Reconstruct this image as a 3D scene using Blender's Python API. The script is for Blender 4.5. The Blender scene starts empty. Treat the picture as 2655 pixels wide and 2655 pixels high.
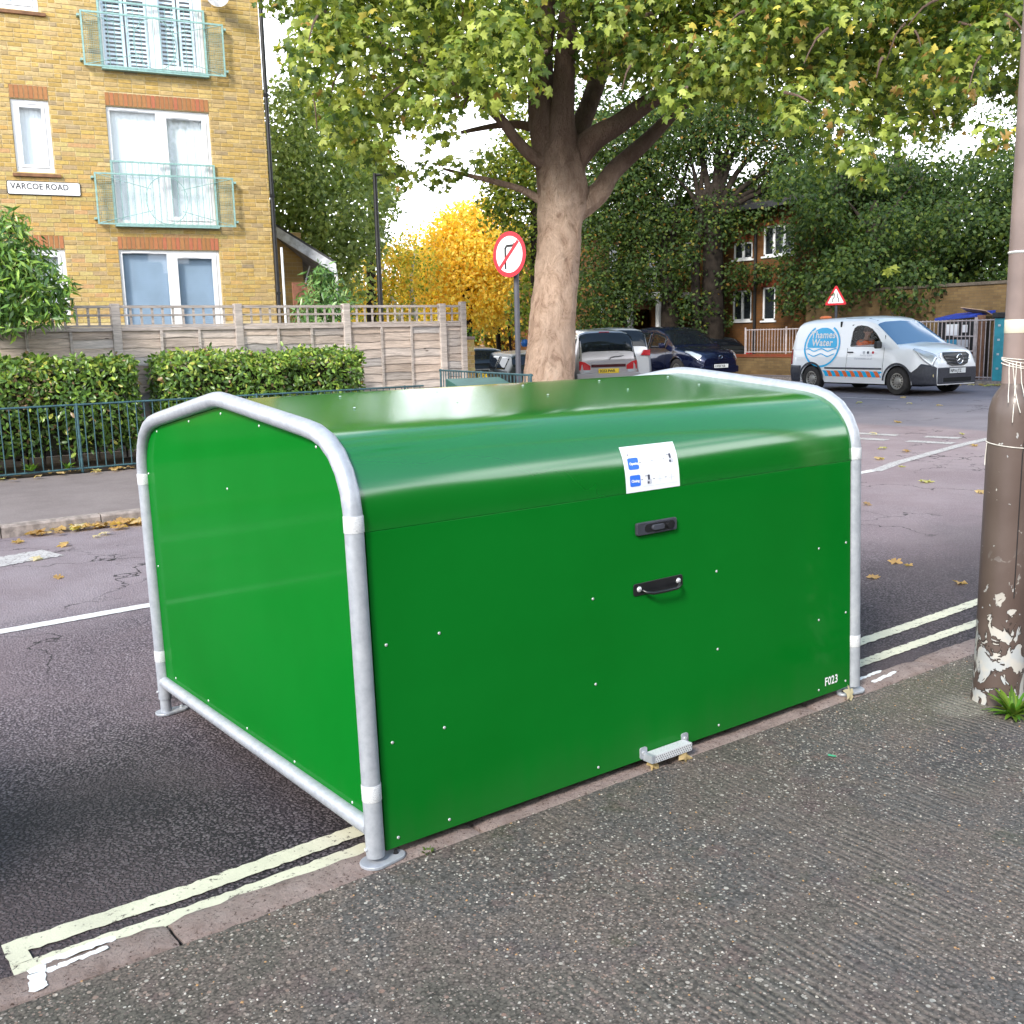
import bpy, bmesh, math, random
import numpy as np
from math import sin, cos, pi, radians, sqrt, atan2, exp
from mathutils import Vector, Matrix, noise as mnoise
random.seed(7); rng = np.random.default_rng(7)
S = bpy.context.scene; COL = S.collection

# ---------------------------------------------------------------- camera
CAMP = Vector((-1.4425, -2.7844, 1.6894))
RIGHT = Vector((0.80595, -0.59152, -0.02366)); FWD = Vector((0.57995, 0.79695, -0.16893)); UPV = Vector((0.119, 0.122, 0.985))
FWD.normalize(); RIGHT = (RIGHT - FWD*RIGHT.dot(FWD)).normalized(); UPV = RIGHT.cross(FWD).normalized()
cd = bpy.data.cameras.new('camera'); cam = bpy.data.objects.new('camera', cd); COL.objects.link(cam)
cam.matrix_world = Matrix(((RIGHT.x, UPV.x, -FWD.x, CAMP.x), (RIGHT.y, UPV.y, -FWD.y, CAMP.y), (RIGHT.z, UPV.z, -FWD.z, CAMP.z), (0, 0, 0, 1)))
cd.sensor_width = 36; cd.lens = 36*2645.3/2655; cd.clip_start = .05; cd.clip_end = 1500
S.camera = cam
# ---------------------------------------------------------------- light
SUN_DIR = Vector((-0.80, -0.42, 0.66)).normalized()          # towards the sun
w = bpy.data.worlds.new('World'); S.world = w; w.use_nodes = True
nt = w.node_tree; nt.nodes.clear()
def N(t, ty, **k):
    n = t.nodes.new(ty)
    for a, b in k.items():
        if a.startswith('_'): setattr(n, a[1:], b)
        else: n.inputs[a.replace('__', ' ')].default_value = b
    return n
sky = N(nt, 'ShaderNodeTexSky', _sky_type='NISHITA', _sun_disc=False)
sky.sun_elevation = math.asin(SUN_DIR.z); sky.sun_rotation = atan2(SUN_DIR.x, SUN_DIR.y)
sky.air_density = 1.9; sky.dust_density = .6; sky.ozone_density = 2.5
tc = N(nt, 'ShaderNodeTexCoord'); sep = N(nt, 'ShaderNodeSeparateXYZ')
nt.links.new(tc.outputs['Generated'], sep.inputs[0])
mp = N(nt, 'ShaderNodeMapping'); mp.inputs['Scale'].default_value = (1.4, 1.4, 3.2); mp.inputs['Location'].default_value = (3.1, .7, 1.3)
nt.links.new(tc.outputs['Generated'], mp.inputs[0])
no = N(nt, 'ShaderNodeTexNoise', Scale=1.7, Detail=7.0, Roughness=.55)
nt.links.new(mp.outputs[0], no.inputs['Vector'])
# cloud cover: thick low down, broken overhead
m1 = N(nt, 'ShaderNodeMapRange'); m1.inputs['From Min'].default_value = .15; m1.inputs['From Max'].default_value = .75; m1.inputs['To Min'].default_value = .45; m1.inputs['To Max'].default_value = -.22
nt.links.new(sep.outputs['Z'], m1.inputs[0])
ad = N(nt, 'ShaderNodeMath', _operation='ADD'); nt.links.new(no.outputs['Fac'], ad.inputs[0]); nt.links.new(m1.outputs[0], ad.inputs[1])
cr = N(nt, 'ShaderNodeMapRange', _interpolation_type='SMOOTHSTEP'); cr.inputs['From Min'].default_value = .46; cr.inputs['From Max'].default_value = .64
nt.links.new(ad.outputs[0], cr.inputs[0])
mx = N(nt, 'ShaderNodeMix', _data_type='RGBA')
nt.links.new(cr.outputs[0], mx.inputs['Factor']); nt.links.new(sky.outputs[0], mx.inputs[6]); mx.inputs[7].default_value = (11.6, 12.0, 12.6, 1)
bg = N(nt, 'ShaderNodeBackground', Strength=.145); nt.links.new(mx.outputs[2], bg.inputs[0])
ow = N(nt, 'ShaderNodeOutputWorld'); nt.links.new(bg.outputs[0], ow.inputs[0])
sl = bpy.data.lights.new('sun', 'SUN'); sl.energy = 2.5; sl.angle = radians(12); sl.color = (1, .94, .84)
so = bpy.data.objects.new('sun', sl); COL.objects.link(so); so.rotation_euler = SUN_DIR.to_track_quat('Z', 'Y').to_euler(); so.location = (-20, -20, 30)
S.view_settings.view_transform = 'Standard'; S.view_settings.look = 'None'; S.view_settings.gamma = 1; S.view_settings.use_curve_mapping = False
S.view_settings.exposure = 1.05
S.render.engine = 'CYCLES'; S.cycles.max_bounces = 7; S.cycles.diffuse_bounces = 3; S.cycles.glossy_bounces = 3; S.cycles.transparent_max_bounces = 12; S.cycles.transmission_bounces = 4
S.cycles.use_denoising = True; S.cycles.sample_clamp_indirect = 4

# ---------------------------------------------------------------- places
def P(px, py, d):
    """world point seen at photo pixel (2655 wide) at distance d along the view axis"""
    return CAMP + d*(FWD + RIGHT*((px-1327.5)/2645.3) + UPV*((1327.5-py)/2645.3))
K = 2655/1932
def PD(x, y, d): return P(x*K, y*K, d)
def smooth(a, b, x):
    t = min(1, max(0, (x-a)/(b-a))); return t*t*(3-2*t)
def gz(x, y):
    """height of the road surface"""
    c = -.035 if y < .1 else (-.035-.085*(y-.1)/2.1 if y < 2.2 else (-.12+.06*(y-2.2)/3.3 if y < 5.5 else -.06-.02*min(1, (y-5.5)/2.3)))
    k = smooth(9, 13, x)
    return c*(1-k) + (-.03)*k + .0125*max(0, min(x, 40)-4)
def kerb_y(x):
    return 7.75 if x < 8 else 12.05 - sqrt(max(0, 4.3**2-(x-8)**2))

# ---------------------------------------------------------------- objects
def thing(name, label, cat, loc=(0, 0, 0), rz=0, group=None):
    o = bpy.data.objects.new(name, None); COL.objects.link(o); o.location = loc; o.rotation_euler = (0, 0, rz)
    o.empty_display_size = .2
    return tag(o, label, cat, group)
def tag(o, label, cat, group=None):
    o['label'] = label; o['category'] = cat
    if group: o['group'] = group
    return o
class MB:
    """collects shapes into one mesh"""
    def __init__(s): s.v = []; s.f = []; s.t = []; s.tint = (1, 1, 1)
    def add(s, vs, fs):
        b = len(s.v); s.v += [tuple(v) for v in vs]; s.f += [tuple(b+i for i in f) for f in fs]; s.t += [s.tint]*len(vs)
    def box(s, x0, x1, y0, y1, z0, z1, M=None):
        vs = [(x, y, z) for x in (x0, x1) for y in (y0, y1) for z in (z0, z1)]
        if M is not None: vs = [M @ Vector(v) for v in vs]
        s.add(vs, [(0, 1, 3, 2), (4, 6, 7, 5), (0, 4, 5, 1), (2, 3, 7, 6), (0, 2, 6, 4), (1, 5, 7, 3)])
    def tube(s, pts, r, n=10, cap=True, jit=0):
        pts = [Vector(p) for p in pts]; rs = r if isinstance(r, (list, tuple)) else [r]*len(pts)
        rings = []; up = None
        for i, p in enumerate(pts):
            a = pts[max(0, i-1)]; b = pts[min(len(pts)-1, i+1)]; t = (b-a).normalized()
            if up is None: up = Vector((0, 0, 1)) if abs(t.z) < .9 else Vector((1, 0, 0))
            u = (up - t*up.dot(t)).normalized(); v = t.cross(u); up = u
            rings.append([p + (u*cos(2*pi*k/n) + v*sin(2*pi*k/n))*rs[i]*(1+random.uniform(-jit, jit)) for k in range(n)])
        vs = [q for R in rings for q in R]; fs = []
        for i in range(len(rings)-1):
            for k in range(n): fs.append((i*n+k, i*n+(k+1) % n, (i+1)*n+(k+1) % n, (i+1)*n+k))
        if cap: fs += [tuple(range(n))[::-1], tuple((len(rings)-1)*n+k for k in range(n))]
        s.add(vs, fs)
    def lathe(s, prof, c=(0, 0, 0), n=24, ax='Z', cap=True):
        vs = []; fs = []
        for r, h in prof:
            for k in range(n):
                a = 2*pi*k/n; q = (r*cos(a), r*sin(a), h)
                if ax == 'Y': q = (q[0], q[2], q[1])
                if ax == 'X': q = (q[2], q[0], q[1])
                vs.append((c[0]+q[0], c[1]+q[1], c[2]+q[2]))
        for i in range(len(prof)-1):
            for k in range(n): fs.append((i*n+k, i*n+(k+1) % n, (i+1)*n+(k+1) % n, (i+1)*n+k))
        if cap: fs += [tuple(range(n)), tuple((len(prof)-1)*n+k for k in range(n))]
        s.add(vs, fs)
    def prism(s, poly, d0, d1, fn):
        """poly of 2D points extruded between depth d0 and d1; fn(u, v, d) gives the 3D point"""
        n = len(poly); vs = [fn(u, v, d0) for u, v in poly] + [fn(u, v, d1) for u, v in poly]
        s.add(vs, [tuple(range(n))[::-1], tuple(range(n, 2*n))] + [(k, (k+1) % n, n+(k+1) % n, n+k) for k in range(n)])
    def grid(s, nu, nv, fn):
        vs = [fn(i/nu, j/nv) for j in range(nv+1) for i in range(nu+1)]
        s.add(vs, [(j*(nu+1)+i, j*(nu+1)+i+1, (j+1)*(nu+1)+i+1, (j+1)*(nu+1)+i) for j in range(nv) for i in range(nu)])
    def mesh(s, name, mat, smooth=False, ang=None, fixn=True):
        me = bpy.data.meshes.new(name); me.from_pydata(s.v, [], s.f)
        if mat: me.materials.append(mat)
        if s.t and any(t != (1, 1, 1) for t in s.t): set_tint(me, np.array(s.t, dtype=np.float32))
        if fixn:
            bm = bmesh.new(); bm.from_mesh(me); bmesh.ops.recalc_face_normals(bm, faces=bm.faces); bm.to_mesh(me); bm.free()
        if smooth:
            me.polygons.foreach_set('use_smooth', [True]*len(me.polygons))
            me.set_sharp_from_angle(angle=radians(ang or 40))
        me.update(); return me
    def build(s, name, mat, parent=None, smooth=False, ang=None, kind=None, label=None, fixn=True, bev=0):
        o = link(name, s.mesh(name, mat, smooth, ang, fixn), parent)
        if kind: o['kind'] = kind
        if label: o['label'] = label
        if bev:
            m = o.modifiers.new('bevel', 'BEVEL'); m.width = bev; m.segments = 2; m.limit_method = 'ANGLE'
        return o
def link(name, me, parent=None, M=None):
    o = bpy.data.objects.new(name, me); COL.objects.link(o)
    if parent is not None: o.parent = parent
    if M is not None: o.matrix_local = M
    return o
def set_tint(me, arr):
    a = me.attributes.new('tint', 'FLOAT_COLOR', 'POINT')
    c = np.ones((len(me.vertices), 4), dtype=np.float32); c[:, :3] = arr; a.data.foreach_set('color', c.ravel())
def copy_tree(o, parent=None):
    c = o.copy(); COL.objects.link(c)
    if parent is not None: c.parent = parent
    for ch in o.children: copy_tree(ch, c)
    return c
def np_mesh(name, V, F, mat, tint=None):
    """V (n,3) float, F (m,k) int"""
    me = bpy.data.meshes.new(name); m, k = F.shape
    me.vertices.add(len(V)); me.vertices.foreach_set('co', V.astype(np.float32).ravel())
    me.loops.add(m*k); me.loops.foreach_set('vertex_index', F.astype(np.int32).ravel())
    me.polygons.add(m); me.polygons.foreach_set('loop_start', np.arange(m, dtype=np.int32)*k)
    me.update(calc_edges=True)
    if mat: me.materials.append(mat)
    if tint is not None: set_tint(me, tint)
    return me
def text_polys(body, size, bold=0., align='LEFT', space=1.0):
    """triangulated flat outline of a word: (verts 2D, faces)"""
    cu = bpy.data.curves.new('lettering', 'FONT'); cu.body = body; cu.size = size; cu.offset = bold; cu.align_x = align; cu.space_character = space; cu.resolution_u = 3
    o = bpy.data.objects.new('lettering', cu); COL.objects.link(o)
    dg = bpy.context.evaluated_depsgraph_get(); me = bpy.data.meshes.new_from_object(o.evaluated_get(dg))
    vs = [(v.co.x, v.co.y) for v in me.vertices]; fs = [tuple(p.vertices) for p in me.polygons]
    bpy.data.objects.remove(o); bpy.data.curves.remove(cu); bpy.data.meshes.remove(me)
    return vs, fs
def text_part(body, size, fn, mat, parent, name='lettering', bold=0., align='LEFT', space=1.0, sx=1.0):
    vs, fs = text_polys(body, size, bold, align, space)
    mb = MB(); mb.add([fn(u*sx, v) for u, v in vs], fs)
    return mb.build(name, mat, parent, fixn=False)

# ---------------------------------------------------------------- materials
def mat(name, col=(.5, .5, .5), rough=.6, metal=0., spec=.5, coat=0., coat_r=.05):
    m = bpy.data.materials.new(name); m.use_nodes = True
    b = m.node_tree.nodes['Principled BSDF']
    b.inputs['Base Color'].default_value = (*col, 1); b.inputs['Roughness'].default_value = rough; b.inputs['Metallic'].default_value = metal
    b.inputs['Specular IOR Level'].default_value = spec; b.inputs['Coat Weight'].default_value = coat; b.inputs['Coat Roughness'].default_value = coat_r
    return m
def nodes(m): return m.node_tree, m.node_tree.nodes['Principled BSDF']
def coords(t, scale=(1, 1, 1), rot=(0, 0, 0), kind='Object'):
    c = N(t, 'ShaderNodeTexCoord'); mp = N(t, 'ShaderNodeMapping'); mp.inputs['Scale'].default_value = scale; mp.inputs['Rotation'].default_value = rot
    t.links.new(c.outputs[kind], mp.inputs[0]); return mp.outputs[0]
def noise(t, vec, sc, det=4., ro=.55, dist=0.):
    n = N(t, 'ShaderNodeTexNoise', Scale=sc, Detail=det, Roughness=ro, Distortion=dist); t.links.new(vec, n.inputs['Vector']); return n.outputs['Fac']
def ramp(t, fac, stops, interp='LINEAR'):
    r = N(t, 'ShaderNodeValToRGB'); r.color_ramp.interpolation = interp; e = r.color_ramp.elements
    while len(e) < len(stops): e.new(.5)
    for el, (p, c) in zip(e, stops):
        el.position = p; el.color = (*c, 1) if len(c) == 3 else c
    t.links.new(fac, r.inputs[0]); return r.outputs[0]
def mixc(t, fac, a, b, mode='MIX'):
    n = N(t, 'ShaderNodeMix', _data_type='RGBA', _blend_type=mode)
    for s, v in ((0, fac), (6, a), (7, b)):
        if isinstance(v, (int, float)): n.inputs[s].default_value = v
        elif isinstance(v, tuple): n.inputs[s].default_value = (*v, 1)
        else: t.links.new(v, n.inputs[s])
    return n.outputs[2]
def mrange(t, v, a, b, c=0., d=1.):
    n = N(t, 'ShaderNodeMapRange', _interpolation_type='SMOOTHSTEP'); t.links.new(v, n.inputs[0])
    for i, q in zip((1, 2, 3, 4), (a, b, c, d)): n.inputs[i].default_value = q
    return n.outputs[0]
def math_(t, op, a, b=0.):
    n = N(t, 'ShaderNodeMath', _operation=op)
    for i, v in enumerate((a, b)):
        if isinstance(v, (int, float)): n.inputs[i].default_value = v
        else: t.links.new(v, n.inputs[i])
    return n.outputs[0]
def bump(t, b, h, strength=.3, dist=.01):
    n = N(t, 'ShaderNodeBump', Strength=strength, Distance=dist); t.links.new(h, n.inputs['Height'])
    prev = b.inputs['Normal'].links
    if prev: t.links.new(prev[0].from_socket, n.inputs['Normal'])
    t.links.new(n.outputs[0], b.inputs['Normal'])
def voro(t, vec, sc, out='Distance', feat='F1', rnd=1.):
    n = N(t, 'ShaderNodeTexVoronoi', _feature=feat, Scale=sc, Randomness=rnd); t.links.new(vec, n.inputs['Vector']); return n.outputs[out]
def attr(t, name='tint'):
    n = N(t, 'ShaderNodeAttribute', _attribute_name=name); return n.outputs['Color']
def simple(name, col, rough=.6, metal=0., var=.25, sc=8., spec=.5, coat=0., b_=.0, bs=60.):
    """plain material with mottled colour"""
    m = mat(name, col, rough, metal, spec, coat); t, b = nodes(m); v = coords(t)
    n = noise(t, v, sc, 5)
    c = mixc(t, mrange(t, n, .3, .7), tuple(x*(1-var) for x in col), tuple(min(1, x*(1+var)) for x in col)); t.links.new(c, b.inputs['Base Color'])
    if b_: bump(t, b, noise(t, v, bs, 4), b_, .01)
    return m
def tinted(name, rough=.8, var=.2, sc=12., b_=.2, bs=40., spec=.3, mul=(1, 1, 1)):
    m = mat(name, (.5, .5, .5), rough, 0, spec); t, b = nodes(m); v = coords(t)
    c = mixc(t, 1., attr(t), mul, 'MULTIPLY')
    f = mrange(t, noise(t, v, sc, 6, .65), .25, .75, 1-var, 1+var)
    h = N(t, 'ShaderNodeHueSaturation'); t.links.new(c, h.inputs['Color']); t.links.new(f, h.inputs['Value'])
    t.links.new(h.outputs[0], b.inputs['Base Color'])
    if b_: bump(t, b, noise(t, v, bs, 5), b_, .01)
    return m
def leafmat(name, trans=.35, rough=.5, spec=.3):
    m = bpy.data.materials.new(name); m.use_nodes = True; t = m.node_tree; t.nodes.clear()
    c = attr(t); p = N(t, 'ShaderNodeBsdfPrincipled', Roughness=rough); p.inputs['Specular IOR Level'].default_value = spec
    tr = N(t, 'ShaderNodeBsdfTranslucent'); mx = N(t, 'ShaderNodeMixShader'); mx.inputs[0].default_value = trans
    c2 = mixc(t, 1., c, (1.5, 1.5, .7), 'MULTIPLY')
    t.links.new(c, p.inputs['Base Color']); t.links.new(c2, tr.inputs['Color'])
    t.links.new(p.outputs[0], mx.inputs[1]); t.links.new(tr.outputs[0], mx.inputs[2])
    o = N(t, 'ShaderNodeOutputMaterial'); t.links.new(mx.outputs[0], o.inputs[0]); return m
def glassmat(name, col=(.8, .9, .9), clear=.75, rough=.02):
    m = bpy.data.materials.new(name); m.use_nodes = True; t = m.node_tree; t.nodes.clear()
    g = N(t, 'ShaderNodeBsdfGlossy', Roughness=rough); tr = N(t, 'ShaderNodeBsdfTransparent'); tr.inputs[0].default_value = (*col, 1)
    fr = N(t, 'ShaderNodeLayerWeight'); f = math_(t, 'ADD', math_(t, 'MULTIPLY', math_(t, 'POWER', fr.outputs['Facing'], 4.), clear), 1-clear)
    mx = N(t, 'ShaderNodeMixShader'); t.links.new(f, mx.inputs[0]); t.links.new(tr.outputs[0], mx.inputs[1]); t.links.new(g.outputs[0], mx.inputs[2])
    o = N(t, 'ShaderNodeOutputMaterial'); t.links.new(mx.outputs[0], o.inputs[0]); return m

M = {}
# green powder coated steel: glossy, slightly wavy along its length
m = mat('green_paint', (.0025, .19, .008), .25, 0, .0, .2, .08); t, b = nodes(m); v = coords(t)
c = mixc(t, mrange(t, noise(t, v, 1.3, 4), .3, .7), (.0035, .218, .019), (.0045, .240, .023)); dst = N(t, 'ShaderNodeSeparateXYZ'); t.links.new(v, dst.inputs[0]); c = mixc(t, math_(t, 'MULTIPLY', mrange(t, math_(t, 'ADD', dst.outputs['Z'], math_(t, 'MULTIPLY', noise(t, coords(t, (9, 9, .8)), 1., 5), .25)), .12, .36, 1., 0.), .10), c, (.16, .17, .13)); b.inputs['Coat IOR'].default_value = 1.52; t.links.new(c, b.inputs['Base Color'])
bump(t, b, noise(t, coords(t, (.12, 7, 7)), 1.0, 1), .06, .02)
gr = noise(t, coords(t, (.5, 12, 3)), 1, 3, .5); t.links.new(mrange(t, gr, .3, .8, .10, .20), b.inputs['Roughness'])
M['green'] = m
ml = m.copy(); ml.name = 'green_paint_lid'; tl_ = ml.node_tree; bl = tl_.nodes['Principled BSDF']; bl.inputs['Coat Weight'].default_value = 1.; bl.inputs['Coat IOR'].default_value = 2.1; bl.inputs['Coat Roughness'].default_value = .15; M['green_lid'] = ml
m = mat('galvanised_steel', (.5, .53, .57), .42, .28, .5); t, b = nodes(m); v = coords(t)
c = ramp(t, noise(t, v, 22, 6, .7), [(.3, (.44, .47, .53)), (.5, (.54, .57, .63)), (.7, (.63, .66, .71))]); t.links.new(c, b.inputs['Base Color'])
t.links.new(mrange(t, noise(t, v, 60, 3), .3, .7, .32, .55), b.inputs['Roughness']); bump(t, b, noise(t, v, 90, 3), .12, .002); M['galv'] = m
m = mat('reflective_tape', (.72, .73, .76), .35, 0, .5); t, b = nodes(m)
c = mixc(t, mrange(t, voro(t, coords(t), 190, 'Distance', 'DISTANCE_TO_EDGE'), .0, .12), (.5, .51, .54), (.8, .81, .83)); t.links.new(c, b.inputs['Base Color']); M['tape'] = m
M['black_plastic'] = simple('black_plastic', (.012, .012, .014), .3, 0, .2, 20, .5)
M['grey_plastic'] = simple('dark_grey_plastic', (.04, .042, .055), .5, 0, .2, 20)
M['zinc'] = simple('zinc_bright', (.62, .63, .65), .3, .5, .15, 80)
m = mat('white_sticker', (.80, .81, .86), .45); M['sticker'] = m
M['blue_print'] = mat('blue_print', (.03, .16, .72), .45)
M['dark_print'] = mat('dark_print', (.05, .055, .09), .5)
M['pale_print'] = mat('pale_grey_print', (.55, .56, .62), .5)
M['white_print'] = mat('white_print', (.82, .84, .84), .5)
# asphalt road
m = mat('worn_asphalt', (.08, .07, .075), .85, 0, .3); t, b = nodes(m); v = coords(t)
wvv = N(t, 'ShaderNodeVectorMath', _operation='ADD'); nzz = N(t, 'ShaderNodeTexNoise', Scale=60., Detail=2.); t.links.new(v, nzz.inputs['Vector']); scl = N(t, 'ShaderNodeVectorMath', _operation='SCALE'); scl.inputs['Scale'].default_value = .012; t.links.new(nzz.outputs['Color'], scl.inputs[0]); t.links.new(v, wvv.inputs[0]); t.links.new(scl.outputs[0], wvv.inputs[1])
chip = voro(t, wvv.outputs[0], 78, 'Color'); cd1 = voro(t, wvv.outputs[0], 78, 'Distance')
chc = ramp(t, chip, [(.0, (.12, .095, .105)), (.35, (.21, .17, .185)), (.65, (.31, .26, .275)), (.9, (.44, .385, .39)), (1., (.60, .54, .53))])
bind = mrange(t, cd1, .34, .66); c = mixc(t, bind, chc, (.050, .042, .049))
big = noise(t, v, .55, 5, .6, .6)
c = mixc(t, mrange(t, big, .40, .62), c, mixc(t, .55, c, (.26, .20, .205)))
# older pale surface further out across the carriageway
sx = N(t, 'ShaderNodeSeparateXYZ'); t.links.new(v, sx.inputs[0])
far = mrange(t, sx.outputs['Y'], 3.6, 4.8); pale = mixc(t, mrange(t, noise(t, v, 1.6, 6, .7), .3, .7), (.30, .245, .255), (.40, .345, .355))
c = mixc(t, math_(t, 'MULTIPLY', far, .72), c, pale)
xr = mrange(t, sx.outputs['X'], 3.4, 8.5); red = mixc(t, mrange(t, noise(t, v, .8, 6, .7), .35, .65), (.33, .255, .26), (.40, .325, .325))
c = mixc(t, math_(t, 'MULTIPLY', xr, .75), c, red)
xg = mrange(t, math_(t, 'ADD', sx.outputs['X'], math_(t, 'MULTIPLY', noise(t, v, .7, 4), 1.2)), 14.2, 14.6); c = mixc(t, math_(t, 'MULTIPLY', xg, .85), c, mixc(t, mrange(t, noise(t, v, 1.1, 5), .3, .7), (.24, .225, .25), (.30, .285, .31)))
# parked car shade painted into the asphalt colour, deepest next to the kerb
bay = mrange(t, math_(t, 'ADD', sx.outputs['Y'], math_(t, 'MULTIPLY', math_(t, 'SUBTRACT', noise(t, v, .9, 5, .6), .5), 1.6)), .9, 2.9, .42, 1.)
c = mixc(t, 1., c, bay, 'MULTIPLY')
# cracks
wv = N(t, 'ShaderNodeVectorMath', _operation='ADD'); nz = N(t, 'ShaderNodeTexNoise', Scale=2.2, Detail=5.0); t.links.new(v, nz.inputs['Vector'])
t.links.new(v, wv.inputs[0]); t.links.new(nz.outputs['Color'], wv.inputs[1])
ck = voro(t, wv.outputs[0], .62, 'Distance', 'DISTANCE_TO_EDGE'); ckm = mrange(t, ck, .0015, .008, 1., 0.)
ckm = math_(t, 'MULTIPLY', ckm, mrange(t, noise(t, v, .5, 3), .42, .55)); ckm = math_(t, 'MULTIPLY', ckm, mrange(t, sx.outputs['Y'], 1.5, 2.6))
c = mixc(t, ckm, c, (.03, .026, .027))
# two dark blotches with ragged edges at the left end of the hangar
def blob(cx, cy, r0, r1, wob=.5):
    dx = math_(t, 'SUBTRACT', sx.outputs['X'], cx); dy = math_(t, 'SUBTRACT', sx.outputs['Y'], cy)
    d = math_(t, 'SQRT', math_(t, 'ADD', math_(t, 'MULTIPLY', dx, dx), math_(t, 'MULTIPLY', dy, dy)))
    d = math_(t, 'ADD', d, math_(t, 'MULTIPLY', math_(t, 'SUBTRACT', noise(t, v, 3.0, 5, .6), .5), wob)); return mrange(t, d, r0, r1, 1., 0.)
c = mixc(t, math_(t, 'MULTIPLY', blob(-.62, 1.25, .02, .55, .55), .62), c, (.016, .016, .020))
c = mixc(t, math_(t, 'MULTIPLY', blob(.25, .34, .02, .3, .3), .75), c, (.02, .018, .02))
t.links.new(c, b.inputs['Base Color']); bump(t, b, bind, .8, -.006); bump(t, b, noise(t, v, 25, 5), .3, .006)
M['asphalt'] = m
# near pavement: concrete with exposed aggregate and raked grooves
m = mat('raked_aggregate_concrete', (.12, .11, .1), .85, 0, .3); t, b = nodes(m); v = coords(t)
base = ramp(t, noise(t, v, 1.5, 6, .65), [(.25, (.150, .135, .108)), (.40, (.225, .20, .165)), (.5, (.30, .24, .205)), (.58, (.21, .195, .185)), (.68, (.27, .24, .205)), (.85, (.36, .30, .265))])
base = mixc(t, mrange(t, noise(t, v, 45, 5, .7), .3, .75), mixc(t, .55, base, (.04, .04, .035)), base)
redp = mrange(t, noise(t, v, 6., 5, .6), .54, .68); base = mixc(t, math_(t, 'MULTIPLY', redp, .55), base, (.22, .145, .135))
moss = mrange(t, noise(t, v, 3.2, 5, .6), .58, .72); base = mixc(t, math_(t, 'MULTIPLY', moss, .4), base, (.10, .115, .045))
spx = N(t, 'ShaderNodeSeparateXYZ'); t.links.new(v, spx.inputs[0])
def pblob(cx, cy, sx_, sy_, r0, r1, wob):
    a_ = math_(t, 'DIVIDE', math_(t, 'SUBTRACT', spx.outputs['X'], cx), sx_); b_ = math_(t, 'DIVIDE', math_(t, 'SUBTRACT', spx.outputs['Y'], cy), sy_)
    d = math_(t, 'SQRT', math_(t, 'ADD', math_(t, 'MULTIPLY', a_, a_), math_(t, 'MULTIPLY', b_, b_))); d = math_(t, 'ADD', d, math_(t, 'MULTIPLY', math_(t, 'SUBTRACT', noise(t, v, 5., 5, .6), .5), wob)); return mrange(t, d, r0, r1, 1., 0.)
base = mixc(t, math_(t, 'MULTIPLY', pblob(2.9, -.25, .75, .3, .3, 1.1, 1.0), .55), base, (.16, .165, .075))
base = mixc(t, math_(t, 'MULTIPLY', pblob(2.78, -.42, .22, .16, .3, 1., .9), .8), base, (.42, .39, .31))
base = mixc(t, math_(t, 'MULTIPLY', pblob(2.35, -.72, .5, .22, .3, 1.2, 1.0), .5), base, (.075, .08, .10))
def pebbles(sc, thr, rmax, cols, c0):
    vd = voro(t, v, sc, 'Distance'); vc = voro(t, v, sc, 'Color'); s3 = N(t, 'ShaderNodeSeparateColor'); t.links.new(vc, s3.inputs[0])
    on = mrange(t, s3.outputs[0], thr, thr+.01); rr = math_(t, 'MULTIPLY', s3.outputs[1], rmax); inside = mrange(t, math_(t, 'SUBTRACT', vd, rr), -.04, .04, 1., 0.)
    k = math_(t, 'MULTIPLY', on, inside); pc = ramp(t, s3.outputs[2], cols); return mixc(t, k, c0, pc), k
pcol = [(0, (.10, .085, .08)), (.25, (.26, .20, .175)), (.5, (.44, .38, .33)), (.7, (.34, .21, .16)), (.85, (.56, .51, .44)), (1, (.72, .68, .60))]
base = mixc(t, mrange(t, voro(t, v, 105), .40, .75), base, mixc(t, .62, base, (.02, .018, .016)))
base, k1 = pebbles(125, .40, .62, pcol, base); base, k2 = pebbles(66, .72, .46, pcol, base); base, k3 = pebbles(36, .90, .34, pcol, base)
t.links.new(base, b.inputs['Base Color'])
rk = N(t, 'ShaderNodeTexWave', _wave_type='BANDS', _bands_direction='X', Scale=10.0, Distortion=7.5, Detail=7.0); rk.inputs['Detail Scale'].default_value = 1.1
t.links.new(coords(t, (1, .30, 1), (0, 0, .05)), rk.inputs[0])
sxp = N(t, 'ShaderNodeSeparateXYZ'); t.links.new(v, sxp.inputs[0])
rmask = math_(t, 'MULTIPLY', mrange(t, noise(t, v, 2.1, 6, .65), .38, .64), mrange(t, math_(t, 'ADD', sxp.outputs['Y'], math_(t, 'MULTIPLY', sxp.outputs['X'], -.45)), -1.9, -.5, 1., .30))
rkv = math_(t, 'MULTIPLY', rk.outputs['Fac'], rmask)
base = mixc(t, math_(t, 'MULTIPLY', math_(t, 'SUBTRACT', 1., rk.outputs['Fac']), math_(t, 'MULTIPLY', rmask, .30)), base, (.40, .355, .315))
t.links.new(mixc(t, math_(t, 'MULTIPLY', rkv, .28), base, mixc(t, .75, base, (.03, .03, .027))), b.inputs['Base Color'])
bump(t, b, rkv, .6, -.008); bump(t, b, k1, .5, .003); bump(t, b, k2, .6, .004); bump(t, b, noise(t, v, 70, 4), .5, .004)
M['aggregate'] = m
m = mat('tarmac_footway', (.17, .14, .14), .9, 0, .3); t, b = nodes(m); v = coords(t)
c = ramp(t, noise(t, v, 1.6, 6, .7), [(.3, (.25, .205, .20)), (.55, (.31, .26, .255)), (.8, (.35, .30, .29))]); c = mixc(t, mrange(t, noise(t, v, 90, 3), .35, .65), mixc(t, .25, c, (.05, .05, .05)), c)
t.links.new(c, b.inputs['Base Color']); bump(t, b, noise(t, v, 120, 3), .3, .003); M['footway'] = m
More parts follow.
